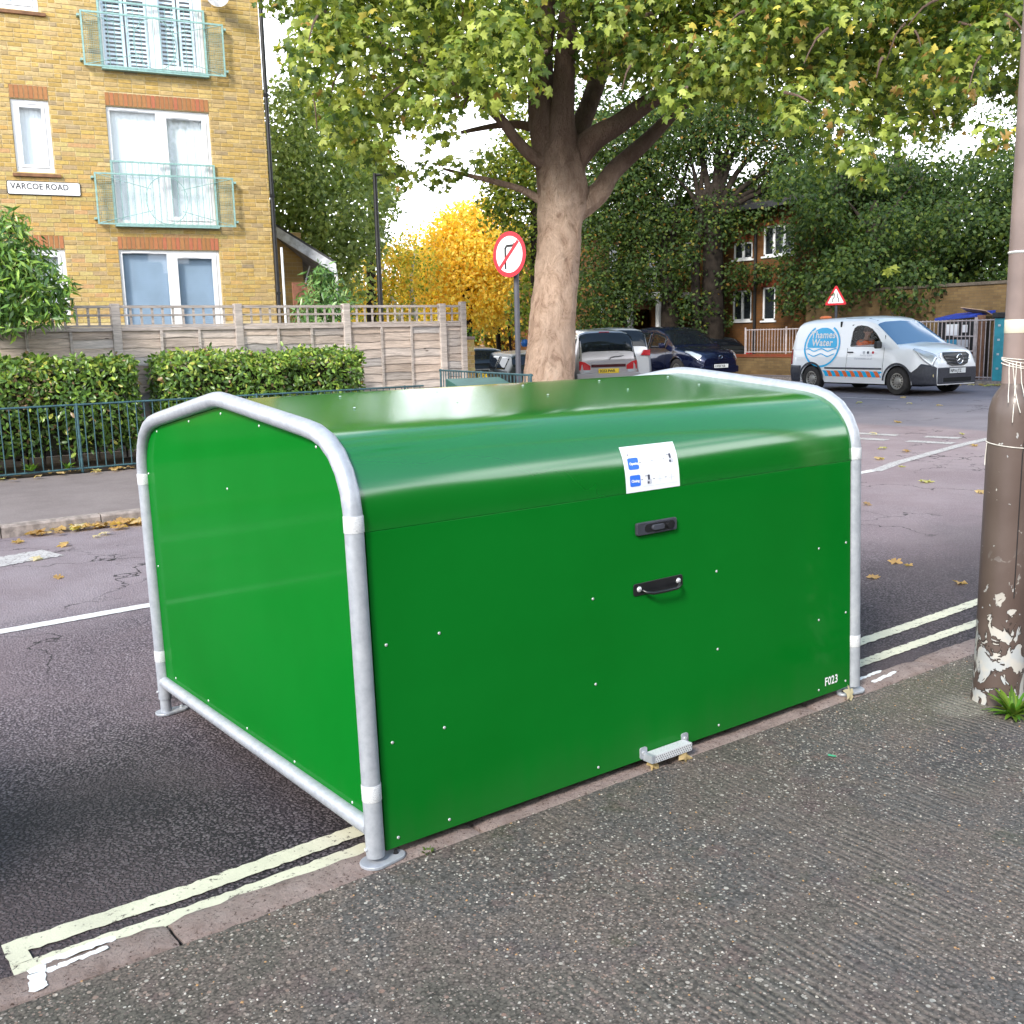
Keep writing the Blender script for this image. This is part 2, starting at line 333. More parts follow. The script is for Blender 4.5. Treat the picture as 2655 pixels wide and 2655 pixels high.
m = mat('kerb_granite', (.2, .16, .15), .85, 0, .3); t, b = nodes(m); v = coords(t)
c = ramp(t, noise(t, v, 9, 7, .7), [(.25, (.22, .15, .125)), (.42, (.38, .285, .255)), (.6, (.48, .375, .34)), (.8, (.54, .45, .42))])
c = mixc(t, mrange(t, noise(t, v, 80, 4, .7), .56, .66), c, (.10, .06, .05)); t.links.new(c, b.inputs['Base Color']); bump(t, b, noise(t, v, 30, 8, .75), .9, .02); M['kerb'] = m
M['kerb_grey'] = simple('kerb_concrete', (.38, .32, .29), .9, 0, .3, 14, .3, 0, .5, 60)
def paintmark(name, col, wear, under):
    m = mat(name, col, .75, 0, .3); t, b = nodes(m); v = coords(t)
    k = mrange(t, noise(t, v, 34, 8, .8), wear, wear+.06); k = math_(t, 'MAXIMUM', k, 0.)
    c = mixc(t, mrange(t, noise(t, v, 5, 5), .3, .7), tuple(x*.86 for x in col), col)
    t.links.new(mixc(t, k, under, c), b.inputs['Base Color']); bump(t, b, noise(t, v, 90, 4), .4, .004); return m
M['yellow_line'] = paintmark('yellow_road_paint', (.86, .83, .64), .38, (.12, .10, .09))
M['white_line'] = paintmark('white_road_paint', (.74, .73, .72), .27, (.13, .11, .11))
M['worn_line'] = paintmark('worn_white_road_paint', (.55, .53, .53), .42, (.18, .15, .15))
M['spray'] = paintmark('white_spray_paint', (.8, .8, .8), .30, (.2, .16, .15))
m = simple('soil', (.055, .042, .033), .95, 0, .5, 9, .2, 0, .8, 30); M['soil'] = m
M['earth'] = simple('far_ground', (.10, .10, .07), .95, 0, .3, .5)
# bricks
M['brick_yellow'] = tinted('yellow_stock_brick', .9, .22, 16, .35, 70)
M['brick_red'] = tinted('red_brick', .85, .15, 20, .2, 70)
M['mortar'] = simple('mortar_buff', (.66, .53, .30), .95, 0, .15, 10, .2)
def brickwall(name, c1, c2, mo, bw=.225, rh=.075, horizontal='Y'):
    m = mat(name, c1, .9, 0, .2); t, b = nodes(m); v = coords(t)
    s = N(t, 'ShaderNodeSeparateXYZ'); t.links.new(v, s.inputs[0]); cb = N(t, 'ShaderNodeCombineXYZ')
    t.links.new(s.outputs[horizontal], cb.inputs[0]); t.links.new(s.outputs['Z'], cb.inputs[1])
    br = N(t, 'ShaderNodeTexBrick', Scale=1.0); br.inputs['Color1'].default_value = (*c1, 1); br.inputs['Color2'].default_value = (*c2, 1); br.inputs['Mortar'].default_value = (*mo, 1)
    br.inputs['Brick Width'].default_value = bw; br.inputs['Row Height'].default_value = rh; br.inputs['Mortar Size'].default_value = .006; br.inputs['Bias'].default_value = -.1
    t.links.new(cb.outputs[0], br.inputs[0]); f = mrange(t, noise(t, v, 1.5, 5), .3, .7, .8, 1.15)
    h = N(t, 'ShaderNodeHueSaturation'); t.links.new(br.outputs[0], h.inputs['Color']); t.links.new(f, h.inputs['Value']); t.links.new(h.outputs[0], b.inputs['Base Color'])
    bump(t, b, br.outputs['Fac'], .4, -.006); return m
M['wall_stock_x'] = brickwall('stock_brickwork', (.44, .28, .09), (.33, .22, .10), (.42, .31, .16), horizontal='X')
M['wall_orange'] = brickwall('orange_brickwork', (.22, .095, .032), (.16, .075, .028), (.13, .08, .045))
M['wall_brown'] = brickwall('brown_brickwork', (.25, .165, .075), (.18, .115, .055), (.18, .13, .075))
M['wall_red'] = brickwall('red_brickwork', (.32, .075, .03), (.24, .06, .03), (.2, .11, .07))
M['wall_cream'] = brickwall('cream_brickwork', (.60, .40, .18), (.50, .33, .15), (.5, .38, .22), horizontal='X')
M['upvc'] = simple('white_upvc', (.78, .79, .82), .3, 0, .04, 3)
M['glass'] = glassmat('window_glass', (.92, .96, .98), .94)
M['glass_dark'] = mat('dark_window_glass', (.02, .025, .03), .04, 0, .8)
M['curtain'] = simple('pale_net_curtain', (.88, .90, .92), .9, 0, .06, 2)
M['blind'] = simple('blue_grey_blind', (.34, .43, .55), .8, 0, .08, 2)
M['shutter'] = simple('white_shutter', (.74, .82, .90), .6, 0, .05, 3)
M['teal'] = simple('pale_teal_metal', (.30, .50, .48), .5, .0, .15, 20)
M['rail_blue'] = simple('faded_blue_green_paint', (.05, .125, .15), .5, 0, .3, 14, .5, 0, .2, 80)
M['tile_sill'] = simple('brown_tile_sill', (.20, .10, .05), .8, 0, .25, 10)
M['black_metal'] = simple('black_painted_metal', (.012, .012, .014), .45, 0, .3, 10)
# weathered wood
def wood(name, base):
    m = mat(name, base, .85, 0, .25); t, b = nodes(m); v = coords(t, (1.2, 8, 16), kind='Object')
    n = noise(t, v, 2.2, 8, .7, .8); c0 = mixc(t, mrange(t, n, .25, .75), tuple(x*.55 for x in base), tuple(min(1, x*1.25) for x in base))
    at = attr(t); c = mixc(t, 1., c0, at, 'MULTIPLY')
    kn = mrange(t, voro(t, coords(t, (2.2, 5, 6)), 1.0), .04, .10, 1., 0.); c = mixc(t, math_(t, 'MULTIPLY', kn, .8), c, (.03, .018, .012))
    t.links.new(c, b.inputs['Base Color']); bump(t, b, n, .6, .01); return m
M['wood'] = wood('weathered_fence_wood', (.43, .375, .345))
M['leaf_main'] = leafmat('plane_leaf', .42, .45, .4); M['leaf'] = leafmat('foliage', .45, .55, .3); M['leaf_gloss'] = leafmat('laurel_leaf', .18, .32, .5)
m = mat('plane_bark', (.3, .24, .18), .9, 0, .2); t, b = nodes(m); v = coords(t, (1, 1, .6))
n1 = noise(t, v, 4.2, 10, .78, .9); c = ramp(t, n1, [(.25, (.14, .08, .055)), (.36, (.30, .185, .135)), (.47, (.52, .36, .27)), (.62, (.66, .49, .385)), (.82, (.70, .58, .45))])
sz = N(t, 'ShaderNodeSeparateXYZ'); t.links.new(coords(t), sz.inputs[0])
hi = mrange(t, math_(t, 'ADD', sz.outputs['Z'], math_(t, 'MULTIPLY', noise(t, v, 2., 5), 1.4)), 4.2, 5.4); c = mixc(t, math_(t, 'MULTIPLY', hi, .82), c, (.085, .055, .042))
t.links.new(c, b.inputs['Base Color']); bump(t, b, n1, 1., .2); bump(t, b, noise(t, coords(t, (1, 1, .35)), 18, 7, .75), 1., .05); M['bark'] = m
M['bark_dark'] = simple('dark_bark', (.025, .019, .015), .95, 0, .4, 6, .2, 0, .8, 20)
M['bark_pale'] = simple('birch_bark', (.55, .52, .47), .85, 0, .3, 6, .2, 0, .4, 20)
def carpaint(name, col, metal=.3, r=.3): return mat(name, col, r, metal, .5, 1., .03)
M['tyre'] = simple('tyre_rubber', (.028, .025, .024), .85, 0, .3, 10)
M['rim'] = simple('wheel_rim', (.42, .40, .37), .4, .6, .2, 10)
M['arch'] = mat('wheel_well', (.008, .008, .008), .9)
M['chrome'] = mat('chrome', (.75, .76, .78), .12, 1.)
M['headlamp'] = mat('headlamp_glass', (.62, .65, .68), .12, .35, .7, 1.)
M['tail'] = mat('red_lamp', (.45, .012, .015), .15, 0, .6, 1.)
M['car_glass'] = mat('car_glass', (.008, .010, .014), .04, 0, .45)
M['plate_w'] = mat('white_plate', (.72, .73, .72), .4); M['plate_y'] = mat('yellow_plate', (.80, .55, .03), .4); M['ink'] = mat('black_ink', (.012, .012, .014), .5)
M['sign_red'] = mat('sign_red', (.62, .02, .035), .4); M['sign_white'] = mat('sign_white', (.80, .80, .82), .4)
M['white'] = simple('white_paint', (.76, .76, .77), .4, 0, .04, 4)

def tune(m, f):
    """real surface a constant factor lighter or darker than first mixed"""
    t, b = nodes(m); l = b.inputs['Base Color'].links; f = f if isinstance(f, tuple) else (f, f, f)
    if l: t.links.new(mixc(t, 1., l[0].from_socket, f, 'MULTIPLY'), b.inputs['Base Color'])
    else: c = b.inputs['Base Color'].default_value; b.inputs['Base Color'].default_value = (c[0]*f[0], c[1]*f[1], c[2]*f[2], 1)
for k_, f_ in (('green', .62), ('green_lid', .62), ('aggregate', .60), ('asphalt', (.80, .79, .83)), ('footway', .74), ('kerb', .66), ('kerb_grey', .7), ('yellow_line', .72), ('white_line', .9), ('worn_line', .85), ('galv', .72),
               ('bark', 1.22), ('brick_yellow', .82), ('brick_red', (.62, .66, .7)), ('mortar', .85), ('wall_orange', .72), ('wall_brown', .72), ('wall_red', .7), ('rail_blue', .7), ('teal', .85), ('wood', 1.08), ('string', .8) if 'string' in M else ('upvc', 1.), ('soil', .8), ('tape', .8)): tune(M[k_], f_)

# ================================================================ the setting
def sheet(name, xs, ys, zfn, mat_, clip=None, sub=None):
    V = np.array([(x, y, zfn(x, y)) for y in ys for x in xs]); nx = len(xs)
    F = [(j*nx+i, j*nx+i+1, (j+1)*nx+i+1, (j+1)*nx+i) for j in range(len(ys)-1) for i in range(nx-1)]
    o = link(name, np_mesh(name, V, np.array(F), mat_)); o['kind'] = 'structure'; return o
fr = lambda a, b, n: [a+(b-a)*i/n for i in range(n+1)]
sheet('ground', [-600, -100, 0, 100, 700], [-600, -100, 0, 100, 700], lambda x, y: -.55 if abs(x) < 50 and abs(y) < 50 else -.45, M['earth'])
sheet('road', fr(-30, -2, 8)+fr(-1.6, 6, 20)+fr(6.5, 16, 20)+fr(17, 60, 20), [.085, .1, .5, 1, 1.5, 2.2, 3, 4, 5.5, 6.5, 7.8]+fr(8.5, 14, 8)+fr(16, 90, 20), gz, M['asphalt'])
# carriageway also runs behind the viewer past the end of the near footway
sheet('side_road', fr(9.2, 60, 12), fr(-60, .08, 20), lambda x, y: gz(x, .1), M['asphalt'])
sheet('pavement', fr(-30, -3, 6)+fr(-2.5, 5, 30)+fr(5.5, 9, 7), fr(-60, -4, 10)+fr(-3.5, -.048, 18), lambda x, y: (.004*sin(1.7*x+y)+.003*sin(2.9*y)) if y > -10 else 0., M['aggregate'])
# near kerb stones
kerb = bpy.data.objects.new('kerb', None); COL.objects.link(kerb); kerb['kind'] = 'structure'
def rough_stone(x0, x1, y0, y1, ztop, zb, mat_, parent, rr=.014, amp=.006):
    """kerb stone with a worn round nose towards the road"""
    mb = MB(); nx = max(4, int((x1-x0)/.05)); prof = [(y1, zb), (y1, ztop-rr*1.6), (y1-rr*.5, ztop-rr*.5), (y1-rr*1.7, ztop), ((y0+y1)/2, ztop+.001), (y0+rr, ztop), (y0, ztop-rr*.6), (y0, zb)]
    n = len(prof); vs = []
    for i in range(nx+1):
        x = x0+(x1-x0)*i/nx; e = 1 if 0 < i < nx else .0; d = 0 if e else rr*.8
        for j, (y, z) in enumerate(prof):
            k = 0 if j in (0, n-1) else 1
            vs.append((x+random.uniform(-amp, amp)*.5, y+random.uniform(-amp, amp)*k, z+random.uniform(-amp, amp)*k*.7-d*k*(1 if j not in (1, 6) else .3)))
    fs = [(i*n+j, i*n+j+1, (i+1)*n+j+1, (i+1)*n+j) for i in range(nx) for j in range(n-1)] + [tuple(range(n)), tuple(nx*n+j for j in range(n))]
    mb.add(vs, fs); return mb.build('kerb_stone', mat_, parent, smooth=True, ang=60)
edges = [-6.6, -5.6, -4.7, -3.45, -2.1, -.655, .40, 1.32, 2.24, 3.2, 4.1, 5.1, 6.0, 7, 8, 9]
for a, c in zip(edges, edges[1:]): rough_stone(a+.006, c-.006, -.044+random.uniform(-.006, .006), .105, .004, -.2, M['kerb'], kerb)
mb = MB(); mb.box(-30, 9.2, -.06, .08, -.3, -.022); mb.build('joint_soil', M['soil'], kerb)
# far footway round the corner, with its kerb
xs = fr(-30, -2, 10)+fr(-1.5, 7.5, 18)+[8+.43*i for i in range(0, 11)]
mb = MB(); ty = [0, .12, .3, 1]
vs = []; 
for x in xs:
    x = min(x, 12.28); k0 = kerb_y(x)+.12
    for tt in ty: yy = k0+(60-k0)*tt; vs.append((x, yy, gz(x, yy)+.118))
n = len(ty); mb.add(vs, [(i*n+j, (i+1)*n+j, (i+1)*n+j+1, i*n+j+1) for i in range(len(xs)-1) for j in range(n-1)])
o = mb.build('footway', M['footway'], kind='structure'); del o['kind']; o['kind'] = 'structure'
mb = MB(); mb.grid(12, 2, lambda u, v: (23.5+40*v, -60+150*u, gz(23.5, 5)+.11)); mb.build('far_footway', M['footway'], kind='structure')
kerb2 = bpy.data.objects.new('far_kerb', None); COL.objects.link(kerb2); kerb2['kind'] = 'structure'
path = [(-8+.915*i, 7.75) for i in range(18)]; a0 = 0
for i in range(1, 9): a = -pi/2+i*(pi/2)/8; path.append((8+4.3*cos(a), 12.05+4.3*sin(a)))
for i in range(1, 14): path.append((12.3, 12.05+.915*i))
for (xa, ya), (xb, yb) in zip(path, path[1:]):
    d = Vector((xb-xa, yb-ya, 0)); L_ = d.length; d.normalize(); nn = Vector((-d.y, d.x, 0)); mbk = MB(); vs = []
    for q in (.006, L_-.006):
        for off, hz in ((0, -.12), (-.0, .10), (.018, .122), (.125, .123), (.125, -.12)):
            p = Vector((xa, ya, 0))+d*q+nn*off; vs.append((p.x, p.y, gz(p.x, p.y)+hz))
    mbk.add(vs, [(j, j+1, 6+j, 5+j) for j in range(4)]+[(0, 1, 2, 3, 4), (5, 6, 7, 8, 9)]); mbk.build('kerb_stone', M['kerb_grey'], kerb2)
for i in range(24):
    y = -2+i*.95; mbk = MB(); zz = gz(23.3, 5); mbk.box(23.35, 23.5, y+.006, y+.944, zz-.1, zz+.105); mbk.build('kerb_stone', M['kerb_grey'], kerb2)
# planting bed behind the railing
mb = MB(); mb.grid(20, 3, lambda u, v: (-12+21.2*u, (11.62-.25*(u*21.2-12)*.28)+v*(2.2), gz(2, 9)+.13+.02*sin(7*u*9)+.03*v)); mb.build('soil_bed', M['soil'], kind='structure')
# painted markings
def strip(name, pts, wd, mat_, jit=.004, lift=.005, n=None):
    mb = MB(); Ps = []
    for (xa, ya), (xb, yb) in zip(pts, pts[1:]):
        L_ = math.hypot(xb-xa, yb-ya); k = max(1, int(L_/.022))
        Ps += [(xa+(xb-xa)*i/k, ya+(yb-ya)*i/k) for i in range(k)]
    Ps.append(pts[-1]); vs = []
    for i, p in enumerate(Ps):
        a = Ps[max(0, i-1)]; c = Ps[min(len(Ps)-1, i+1)]; d = Vector((c[0]-a[0], c[1]-a[1], 0)).normalized(); nn = Vector((-d.y, d.x, 0))
        for sgn in (-.5, 0, .5):
            q = Vector((p[0], p[1], 0))+nn*(wd*sgn+random.uniform(-jit, jit)*(sgn != 0)); vs.append((q.x, q.y, gz(q.x, q.y)+lift))
    mb.add(vs, [(3*i+j, 3*i+j+1, 3*i+4+j, 3*i+3+j) for i in range(len(Ps)-1) for j in (0, 1)])
    return mb.build(name, mat_, kind='structure')
strip('yellow_line', [(-1.065, .305), (-.5, .292), (.1, .315), (3, .54), (4.9, .575), (9, .58)], .088, M['yellow_line'], .005)
strip('yellow_line', [(-1.065, .165), (-.5, .158), (.1, .175), (2.9, .30), (4.2, .315), (9, .32)], .078, M['yellow_line'], .005)
strip('yellow_line', [(-1.035, .20), (-1.035, .265)], .060, M['yellow_line'], .004, .0065)
strip('white_line', [(-12, 4.27), (-.3, 4.22), (9.5, 4.55)], .11, M['white_line'], .004)
strip('white_line', [(9.3, 4.50), (10, 4.68), (11.9, 4.93), (12.9, 5.02)], .14, M['worn_line'], .006)
strip('worn_marking', [(-3.5, 6.55), (-.1, 6.5), (.45, 6.62)], .42, M['worn_line'], .02)
for (xa, ya), (xb, yb) in (((11.8, 6.65), (11.85, 6.05)), ((12.35, 6.95), (12.42, 6.25)), ((11.9, 5.75), (12.0, 5.1)), ((12.5, 5.85), (12.6, 5.35)), ((12.42, 8.4), (12.35, 7.8))):
    strip('give_way_dash', [(xa, ya), (xb, yb)], .2, M['worn_line'], .01)
for y in (-2, 2, 10.2, 14.5, 18.5): strip('centre_dash', [(18.4, y), (18.5, y+2)], .12, M['worn_line'], .006)
def spray(pts, wd):
    mb = MB(); vs = []
    for i, p in enumerate(pts):
        a = pts[max(0, i-1)]; c = pts[min(len(pts)-1, i+1)]; d = Vector((c[0]-a[0], c[1]-a[1], 0)).normalized(); nn = Vector((-d.y, d.x, 0))
        k = .55 if i in (0, len(pts)-1) else 1
        for sgn in (-.5, .5): q = Vector((p[0], p[1], 0))+nn*(wd*k*sgn+random.uniform(-.004, .004)); vs.append((q.x, q.y, .0075))
    mb.add(vs, [(2*i, 2*i+1, 2*i+3, 2*i+2) for i in range(len(pts)-1)]); mb.build('spray_mark', M['spray'], kind='structure')
ln = lambda a, b, n=14: [(a[0]+(b[0]-a[0])*i/n+random.uniform(-.003, .003), a[1]+(b[1]-a[1])*i/n+random.uniform(-.003, .003)) for i in range(n+1)]
spray(ln((-1.0, .095), (-.80, .092)), .03); spray(ln((-1.0, .045), (-.83, .058)), .022); spray(ln((-1.015, .09), (-1.035, -.03)), .045)
spray(ln((2.66, .075), (2.90, .085)), .022); spray(ln((2.72, .01), (2.94, .03)), .024)

# ================================================================ bike hangar
TX, TY = -0.031716, -0.001328
H = thing('bike_hangar', 'large green metal bike hangar with galvanised tube frame standing on the kerb', 'bike hangar'); H.rotation_euler = (TX, TY, 0)
LH, DH, RT = 2.55, 2.164, .031
def arch_path():
    h = [(0, .03), (0, .3), (0, .8), (0, 1.10), (.001, 1.16), (.012, 1.225), (.040, 1.287), (.085, 1.342), (.145, 1.382), (.215, 1.406), (.30, 1.420), (.5, 1.4445), (.8, 1.4815), (.99, 1.504)]
    full = h+[(1.045, 1.5095), (1.082, 1.511), (1.119, 1.5095)]+[(DH-y, z) for y, z in h[::-1]]
    return full
AP = arch_path()
for x in (0, LH):
    mb = MB(); mb.tube([(x, y, z) for y, z in AP], RT, 18); mb.build('frame_arch', M['galv'], H, True, 60)
    mb = MB(); mb.tube([(x, .02, .118), (x, DH-.02, .118)], RT*.92, 16); mb.build('bottom_rail', M['galv'], H, True, 60)
    for y in (0, DH):
        for z0, z1 in ((.222, .277), (1.101, 1.154)):
            mb = MB(); mb.lathe([(RT+.0012, z0), (RT+.0016, z0+.001), (RT+.0016, z1-.001), (RT+.0012, z1)], (x, y, 0), 24); mb.build('reflective_band', M['tape'], H, True, 60)
        # foot plate: rounded flange with a lug and a bolt
        zb = 0.0 if y == 0 else -.048; s_ = 1 if x == 0 else -1
        if y: mb = MB(); mb.tube([(x, y, -.046), (x, y, .06)], RT*.86, 16); mb.build('leg_sleeve', M['galv'], H, True, 60)
        poly = [(-.004+.05*cos(a_), .05*sin(a_)) for a_ in fr(pi/2, 1.5*pi, 12)]+[(.072+.034*cos(a_), .034*sin(a_)) for a_ in fr(-pi/2+.15, pi/2-.15, 10)]
        mb = MB(); mb.prism([(u*s_, v) for u, v in poly], zb+.001, zb+.013, lambda u, v, d: (x+u, y+v, d)); mb.build('foot_plate', M['galv'], H, bev=.003)
        mb = MB(); mb.lathe([(.010, zb+.011), (.010, zb+.013), (.007, zb+.014), (.007, zb+.024), (.003, zb+.026)], (x+.075*s_, y, 0), 8); mb.build('bolt', M['zinc'] if y else M['black_metal'], H)
    for y, q in ((0, .06), (DH, .07)):
        mb = MB(); mb.lathe([(.006, 0), (.006, .006), (.003, .008)], (0, 0, 0), 6, 'X'); o = mb.build('bolt', M['zinc'], H); o.location = (x-RT if x == 0 else x+RT, y, q); o.scale = (-1 if x == 0 else 1, 1, 1)
# end panels
def arch_inner(off):
    pts = [(y, z) for y, z in AP if z > .1]; res = []
    for i, (y, z) in enumerate(pts):
        a = pts[max(0, i-1)]; c = pts[min(len(pts)-1, i+1)]; d = Vector((c[0]-a[0], c[1]-a[1])).normalized(); res.append((y+d.y*off, z-d.x*off))
    return res
for x in (0, LH):
    ins = [(off_y, z) for off_y, z in arch_inner(RT*.6)]; poly = [(ins[0][0], .135)]+ins+[(ins[-1][0], .135)]
    mb = MB(); mb.prism(poly, -.004, .004, lambda u, v, d: (x+d+(.012 if x == 0 else -.012), u, v)); mb.build('side_panel', M['green'], H)
def rivet(p, ax, mat_=None):
    mb = MB(); mb.lathe([(.0055, 0), (.0055, .0012), (.0035, .0026), (.0015, .0028)], (0, 0, 0), 10, ax); return mb
rv_y = rivet(0, 'Y').mesh('rivet', M['zinc'], True, 60); rv_x = rivet(0, 'X').mesh('rivet', M['zinc'], True, 60); rv_z = rivet(0, 'Z').mesh('rivet', M['zinc'], True, 60)
for y, z in ((1.923, 1.362), (1.472, 1.417), (1.09, 1.455), (.712, 1.416), (.246, 1.358), (2.112, 1.156), (1.086, 1.158), (2.097, .707), (.068, .70), (1.985, .173), (1.54, .171), (1.089, .165), (.625, .161), (.161, .156)):
    for x, s_ in ((.0078, -1), (LH-.0078, 1)): link('rivet', rv_x, H, Matrix.Translation((x, y, z)) @ Matrix.Scale(s_, 4, (1, 0, 0)))
# front door leaf
mb = MB(); mb.box(.036, LH-.036, -.008, .010, .036, 1.0965); front = mb.build('door_panel', M['green'], H, bev=.002)
for x in (.083, .284, .957, 1.622, 2.284, 2.481):
    for z in (.724, .396, .068): link('rivet', rv_y, H, Matrix.Translation((x, -.008, z)) @ Matrix.Scale(-1, 4, (0, 1, 0)))
mb = MB(); mb.box(.036, LH-.036, DH-.01, DH+.008, .036, 1.094); mb.build('back_panel', M['green'], H, bev=.002)
# curved lid: follows the arch just inside the tube, front side up to the ridge, then the back
lp = [(y, z) for y, z in AP if z >= 1.10]
def densify(pts):
    out = []
    for a, c in zip(pts, pts[1:]):
        for k in range(3): out.append((a[0]+(c[0]-a[0])*k/3, a[1]+(c[1]-a[1])*k/3))
    out.append(pts[-1])
    for _ in range(4): out = [out[0]]+[((out[i-1][0]+2*out[i][0]+out[i+1][0])/4, (out[i-1][1]+2*out[i][1]+out[i+1][1])/4) for i in range(1, len(out)-1)]+[out[-1]]
    return out
lf = densify([(y-.0085, z+.0) for y, z in lp if y <= 1.082]); lf = [(y, z-.002) for y, z in lf]; lb = densify([(y+.0, z-.006) for y, z in lp if y >= .86 and y <= 2.2])
def lid(name, prof, x0, x1, th=.004):
    mb = MB(); n = len(prof); vs = [(x0+(x1-x0)*i/24, y, z) for i in range(25) for y, z in prof]
    mb.add(vs, [(i*n+j, (i+1)*n+j, (i+1)*n+j+1, i*n+j+1) for i in range(24) for j in range(n-1)])
    o = mb.build(name, M['green_lid'], H, True, 50); s = o.modifiers.new('thickness', 'SOLIDIFY'); s.thickness = th; s.offset = -1; s = o.modifiers.new('crisp_edge', 'EDGE_SPLIT'); s.split_angle = radians(40); return o
lid('lid', lf, .026, LH-.026); lid('back_roof', lb, .026, LH-.026)
mb = MB(); mb.box(.03, LH-.03, .002, .02, 1.06, 1.12); mb.build('inner_batten', M['black_metal'], H)
for x in fr(.35, 2.2, 4): link('rivet', rv_z, H, Matrix.Translation((x, .62, 1.4615)) @ Matrix.Scale(.9, 4)); link('rivet', rv_z, H, Matrix.Translation((x+.1, .93, 1.4985)))
# latch
def rrect(w_, h_, r, n=5):
    pts = []
    for cx, cy, a0 in ((w_/2-r, h_/2-r, 0), (-w_/2+r, h_/2-r, pi/2), (-w_/2+r, -h_/2+r, pi), (w_/2-r, -h_/2+r, 1.5*pi)):
        pts += [(cx+r*cos(a0+i*pi/2/n), cy+r*sin(a0+i*pi/2/n)) for i in range(n+1)]
    return pts
def fplate(name, cx, cz, w_, h_, r, y0, y1, mat_, parent=H, bev=.0, n=5):
    mb = MB(); mb.prism(rrect(w_, h_, r, n), y0, y1, lambda u, v, d: (cx+u, d, cz+v)); return mb.build(name, mat_, parent, bev=bev)
lt = fplate('latch', 1.282, .9555, .212, .049, .008, -.022, -.008, M['grey_plastic'], bev=.003)
fplate('latch_recess', 1.295, .9555, .158, .032, .015, -.0235, -.0215, M['black_plastic'], lt)
fplate('latch_button', 1.280, .9555, .062, .021, .010, -.034, -.022, M['grey_plastic'], lt, .002)
mb = MB(); mb.tube([(1.342, -.0235, .9555), (1.342, -.032, .9555)], .013, 16); mb.build('key_cylinder', M['black_plastic'], lt, True)
hd = fplate('handle', 1.291, .7215, .265, .048, .010, -.012, -.008, M['black_plastic'], bev=.0015)
mb = MB(); mb.tube([(1.205, -.012, .715), (1.21, -.03, .709), (1.235, -.043, .704), (1.30, -.045, .703), (1.36, -.045, .704), (1.392, -.03, .709), (1.398, -.012, .715)], .0065, 12); mb.build('grip', M['black_plastic'], hd, True, 70)
for x in (1.187, 1.395+.003):
    mb = MB(); mb.lathe([(.0115, 0), (.0115, .003), (.008, .007), (.003, .008)], (0, 0, 0), 14, 'Y'); o = mb.build('bolt', M['zinc'], hd, True, 50); o.location = (x, -.012, .7225); o.scale = (1, -1, 1)
# step at the foot of the door
mb = MB(); sx0, sx1 = 1.20, 1.405
mb.box(sx0, sx1, -.062, -.058, .032, .062); mb.box(sx0, sx1, -.062, -.012, .060, .064)
stp = mb.build('step', M['tape'], H, bev=.001)
for a in (sx0-.026, sx1-.002):
    fplate('step_lug', a+.014, .064, .036, .046, .008, -.014, -.008, M['galv'], stp); mb = MB(); mb.tube([(a+.012, -.014, .066), (a+.012, -.02, .066)], .008, 8); mb.build('bolt', M['zinc'], stp)
    mb = MB(); mb.box(a+.012 if a < 1.3 else sx1-.001, a+.03 if a < 1.3 else sx1+.002, -.062, -.01, .034, .064); mb.build('step_cheek', M['galv'], stp)
hole = MB(); hole.lathe([(.0022, 0), (.0022, .0004)], (0, 0, 0), 8, 'Y'); hme = hole.mesh('hole', M['black_metal'])
for i in range(18):
    for j in range(3): link('hole', hme, stp, Matrix.Translation((sx0+.008+i*.0111+(j % 2)*.0055, -.0624, .038+j*.009)))
# instruction sheet, follows the curve of the lid
def lidpt(z):
    for (y0, z0), (y1, z1) in zip(lf, lf[1:]):
        if z0 <= z <= z1: return y0+(y1-y0)*(z-z0)/(z1-z0+1e-9)
    return lf[0][0]
SX, SZ = 1.137, 1.100
arc = [(0., lf[0][0], lf[0][1])]
for (y0, z0), (y1, z1) in zip(lf, lf[1:]): arc.append((arc[-1][0]+math.hypot(y1-y0, z1-z0), y1, z1))
def on_lid(u, s, off=.0012):
    """u along the hangar, s up the sheet metal from the seam"""
    for (s0, y0, z0), (s1, y1, z1) in zip(arc, arc[1:]):
        if s0 <= s <= s1 or s < s0 or s1 == arc[-1][0]:
            k = (s-s0)/(s1-s0); d = Vector((y1-y0, z1-z0)).normalized(); return (u, y0+(y1-y0)*k-d.y*off, z0+(z1-z0)*k+d.x*off)
SW, SH = .283, .178
mb = MB(); mb.grid(4, 10, lambda u, v: on_lid(SX+u*SW, v*SH, .0012)); st = mb.build('instruction_sticker', M['sticker'], H)
def sq(name, u0, u1, v0, v1, mt, off=.0022, r=0):
    mb = MB(); poly = [(u0, v0), (u1, v0), (u1, v1), (u0, v1)] if not r else [((u0+u1)/2+a, (v0+v1)/2+c) for a, c in rrect(u1-u0, v1-v0, r, 3)]
    mb.add([on_lid(SX+u*SW, v*SH, off) for u, v in poly], [tuple(range(len(poly)))]); return mb.build(name, mt, st)
sq('open_button', .075, .265, .485, .735, M['blue_print'], r=.03); sq('close_button', .075, .265, .125, .365, M['blue_print'], r=.03)
for body, v in (('Opening', .585), ('Closing', .215)): text_part(body, .0135, lambda u, w2, v=v: on_lid(SX+.098*SW+u, v*SH+w2, .003), M['white_print'], st, bold=.0006)
for k, (body, u, v, sz_) in enumerate((('Bike Hangar instructions', .36, .86, .009), ('please read below', .44, .80, .008), ('Contact the operator if the', .66, .87, .0065), ('hangar is damaged or will not close', .62, .83, .0065))):
    text_part(body, sz_, lambda a, c, u=u, v=v: on_lid(SX+u*SW+a, v*SH+c, .0022), M['pale_print'], st)
